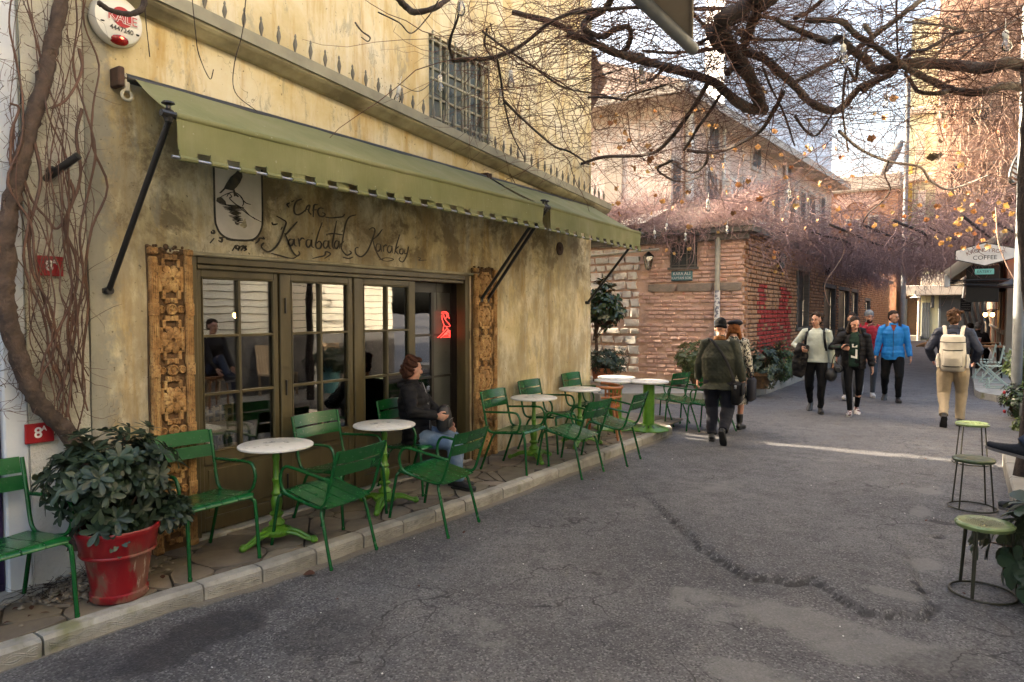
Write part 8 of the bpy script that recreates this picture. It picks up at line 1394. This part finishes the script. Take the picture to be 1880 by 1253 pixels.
m = MB(); m.add([tuple(T(x, .121, z)) for x, z in ((-.05, 1.26), (.04, 1.26), (.035, 1.20), (-.045, 1.20))], [(0, 1, 2, 3)]); m.add([tuple(T(x, .121, z)) for x, z in ((-.05, 1.16), (-.02, 1.17), (-.015, 1.04), (.05, 1.06), (.05, 1.02), (-.05, 1.0))], [(0, 1, 2, 3, 4, 5)]); extra('white_print', m, MAT['whiteprint'], w)
m = MB(); m.cbox((0, 0, 0), (.075, .15, .009), .004); e = ARM[1][2]; t = thing('mobile_phone', 'mobile phone in the right hand of the young woman in the black puffer', 'phone', w.location, w.rotation_euler.z); t.scale = w.scale; o = m.build('case', BLACKS, t); o.location = e + np.array([-.055, .085, .02]); o.rotation_euler = (.5, 0, .4); m = MB(); m.cbox((0, 0, .0055), (.066, .138, .002)); o2 = m.build('screen', MAT['frost'], t); o2.location = o.location; o2.rotation_euler = o.rotation_euler
m = MB(); m.ell((.36, .1, .70), (.10, .13, .12), 18, 12); st = MB(); st.tube([(.36, .1, .82), (.33, .12, 1.0), (.26, .2, 1.14)], .008, 6, smooth=4); bag_thing('round_black_bag', 'rounded black bag hanging between the phone woman and the man in the pale jumper', 'bag', m, BLACKS, w, [('strap', st, BLACKC, 60)])
# 7 --- man in red with a grey beanie
w, T, hd, ARM, LEG, Rh = person('bearded man in a red jacket and grey knit beanie with a hand at his chin', (2.80, 15.35, .008), PI + .1, 1.70, (0, 0, .92), 0, .1, [(-.09, .1, .085), (.12, -.3, .2)], [(-.27, .05, .86), (.03, .20, 1.42)], [None, (1, .2, -.8)], (.25, -.03), SK2, (REDJ, 1.16, .82, .006, False), (GREYP, 1.05, .9), WHITES, HAIRB, 'none', .0095, 1.05, feet=((0, 0), (0, -.7)), hat='beanie', grip=(.5, .7))
m = MB(); m.ell(hd(0, .045, -.075), (.058, .05, .05), 14, 10, Rh); m.ell(hd(0, .03, -.10), (.045, .045, .035), 12, 8, Rh); extra('beard', m, HAIRB, w, vox=.008, wrinkle=.003)
# 8 --- man in bright blue
w, T, hd, ARM, LEG, Rh = person('man in a bright blue puffer jacket and black trousers with his head turned aside', (3.28, 14.75, .008), PI + .1, 1.70, (0, 0, .92), 0, 0, [(-.10, .10, .085), (.12, -.22, .12)], [(-.29, .05, .86), (.29, .06, .86)], None, (.85, 0), SK2, (BLUEJ, 1.15, .80, .004, False), (BLACKP, 1.15, 1.02), BLACKS, HAIRB, 'short', .009, 1.0, feet=((0, 0), (0, -.5)))
m = MB(); m.tube([T(0, .172, .86), T(0, .172, 1.1), T(0, .165, 1.3), T(0, .13, 1.40)], .005, 6, smooth=3); extra('zip', m, NAVYJ, w); m = MB(); m.add([tuple(T(x, y, z)) for x, y, z in ((-.05, .123, 1.465), (.05, .123, 1.465), (0, .158, 1.33))], [(0, 1, 2)]); extra('shirt_neck', m, RUST, w)
m = MB(); m.ell(hd(0, .040, -.088), (.045, .040, .028), 14, 10, Rh); extra('stubble', m, simple("short_dark_stubble", (.14, .075, .05), None, 40, .9), w, vox=.008)
# 9 --- man with the beige backpack
w, T, hd, ARM, LEG, Rh = person('man from behind in a navy jacket and khaki trousers wearing a beige backpack', (4.28, 12.05, .008), -.02, 1.71, (0, 0, .92), .03, 0, [(-.09, -.26, .17), (.10, .08, .085)], [(-.27, .16, .98), (.27, .16, .98)], [(-.7, -1, -.2), (.7, -1, -.2)], (-.1, 0), SK1, (NAVYJ, 1.24, .88, .005, False), (KHAKI, 1.3, 1.18), BLACKS, HAIRM, 'tousled', .0085, 1.1, feet=((0, -.85), (0, 0)))
m = MB(); V = []; sec = ((.82, .14, .07), (.86, .165, .11), (1.0, .17, .13), (1.15, .165, .13), (1.25, .16, .12), (1.33, .15, .10), (1.36, .12, .06)); loft(m, [(T(0, -.235, z), rx, ry) for z, rx, ry in sec], (0, 1, 0), 20)
t = thing('beige_backpack', 'beige canvas backpack with dark trim worn by the man in khaki trousers', 'backpack', w.location, w.rotation_euler.z); t.scale = w.scale; shape('main_bag', m, .010, BEIGE, t, 2, .003, 6); m = MB(); loft(m, [(T(0, -.34, .90), .115, .04), (T(0, -.36, 1.02), .12, .05), (T(0, -.35, 1.12), .115, .035)], (0, 1, 0), 16); shape('front_pocket', m, .009, BEIGE, t, 2, .002)
for s in (-1, 1):
    m = MB(); m.tube([T(s * .10, -.17, 1.33), T(s * .115, -.10, 1.46), T(s * .125, .02, 1.485), T(s * .135, .14, 1.38), T(s * .16, .16, 1.2), T(s * .18, .02, 1.0)], .026, 8, smooth=4, flat=.4); m.build('strap', BEIGE, t, smooth=60); m = MB(); loft(m, [(T(s * .17, -.23, .88), .03, .07), (T(s * .18, -.23, 1.0), .035, .075), (T(s * .175, -.23, 1.08), .02, .06)], (0, 1, 0), 12); m.build('side_pocket', BEIGE, t, smooth=60)
for z, wd in ((1.255, .155), (1.14, .125), (.905, .12)): m = MB(); m.tube([T(-wd, -.315, z), T(-wd * .6, -.372, z - .006), T(0, -.392, z - .01), T(wd * .6, -.372, z - .006), T(wd, -.315, z)], .0065, 6, smooth=4); m.build('dark_trim', BLACKC, t, smooth=60)
m = MB(); m.tube([T(-.04, -.20, 1.36), T(-.03, -.2, 1.395), T(.03, -.2, 1.395), T(.04, -.20, 1.36)], .009, 6, smooth=3); m.build('carry_loop', BLACKC, t, smooth=60)
# 10, 11 --- two guests on the terrace, 12 --- the sitter whose shoes reach into the picture
q = at(1800, 640, 18.6); w, *_ = person('grey haired guest in black sitting with their back to the lane on the terrace', (q.x - .1, q.y, .13), -.3, 1.70, (0, 0, .50), .15, 0, [(-.1, .42, .085), (.1, .42, .085)], [(-.2, .3, .72), (.2, .3, .72)], None, (0, -.15), SK1, (BLACKC, 1.25, .84, 0, False), (BLACKP, 1.1, 1.0), BLACKS, GREYH, 'short', .010)
q = at(1786, 640, 19.6); w2, *_ = person('guest in dark clothes leaning over the far terrace table', (q.x, q.y + .2, .13), .3, 1.68, (0, 0, .50), .3, 0, [(-.1, .42, .085), (.1, .42, .085)], [(-.2, .3, .72), (.2, .3, .72)], None, (0, -.3), SK2, (DKNAVY, 1.2, .84, 0, False), (BLACKP, 1.1, 1.0), BLACKS, HAIRB, 'short', .010)
for w_, lab in ((w, 'dark stool under the grey haired guest'), (w2, 'dark stool under the guest at the far terrace table'), (None, 'wooden stool under the sitter beside the metal stools')):
    l = (w_.location.x, w_.location.y, .13) if w_ else (5.48, 6.45, .165); t = thing('low_stool', lab, 'stool', l, 0); t.scale = (1, 1, 1 if w_ else 1.25); m = MB(); m.cbox((0, -.02, .385), (.36, .36, .04), .008); m.build('seat', MAT['tablewood'], t)
    for sx in (-1, 1):
        for sy in (-1, 1): m = MB(); m.tube([(sx * .15, sy * .15 - .02, .365), (sx * .17, sy * .17 - .02, 0)], .016, 6); m.build('leg', MAT['tablewood'], t)
SNEAKER = simple("dark_navy_sneaker_mesh", (.008, .010, .015), (.018, .020, .027), 60, .7, Specular_IOR_Level=.2)
person('sitter at the right edge with crossed legs, only dark sneakers and jeans in view', (5.48, 6.45, .165), PI / 2, 1.76, (0, 0, .58), -.05, 0, [(-.18, .66, .53), (.02, .58, .085)], [(-.15, .3, .62), (.15, .3, .62)], None, (0, 0), SK1, (BLACKC, 1.1, .84, 0, False), (cloth("dark_blue_jeans", (.02, .03, .055)), 1.05, 1.0), SNEAKER, HAIRB, 'short', .010, feet=((-.15, .22), (-.05, 0)))

_p = bpy.data.objects[[o.name for o in bpy.data.objects if str(o.get('label', '')).startswith('sitter at the right edge')][0]]
for _o in _p.children:
    if _o.name.startswith('shoe'):
        for _k in KIDS.get(_o.name, []): _k.data.materials[0] = simple("grey_sneaker_rubber", (.13, .12, .12), None, 6, .7)
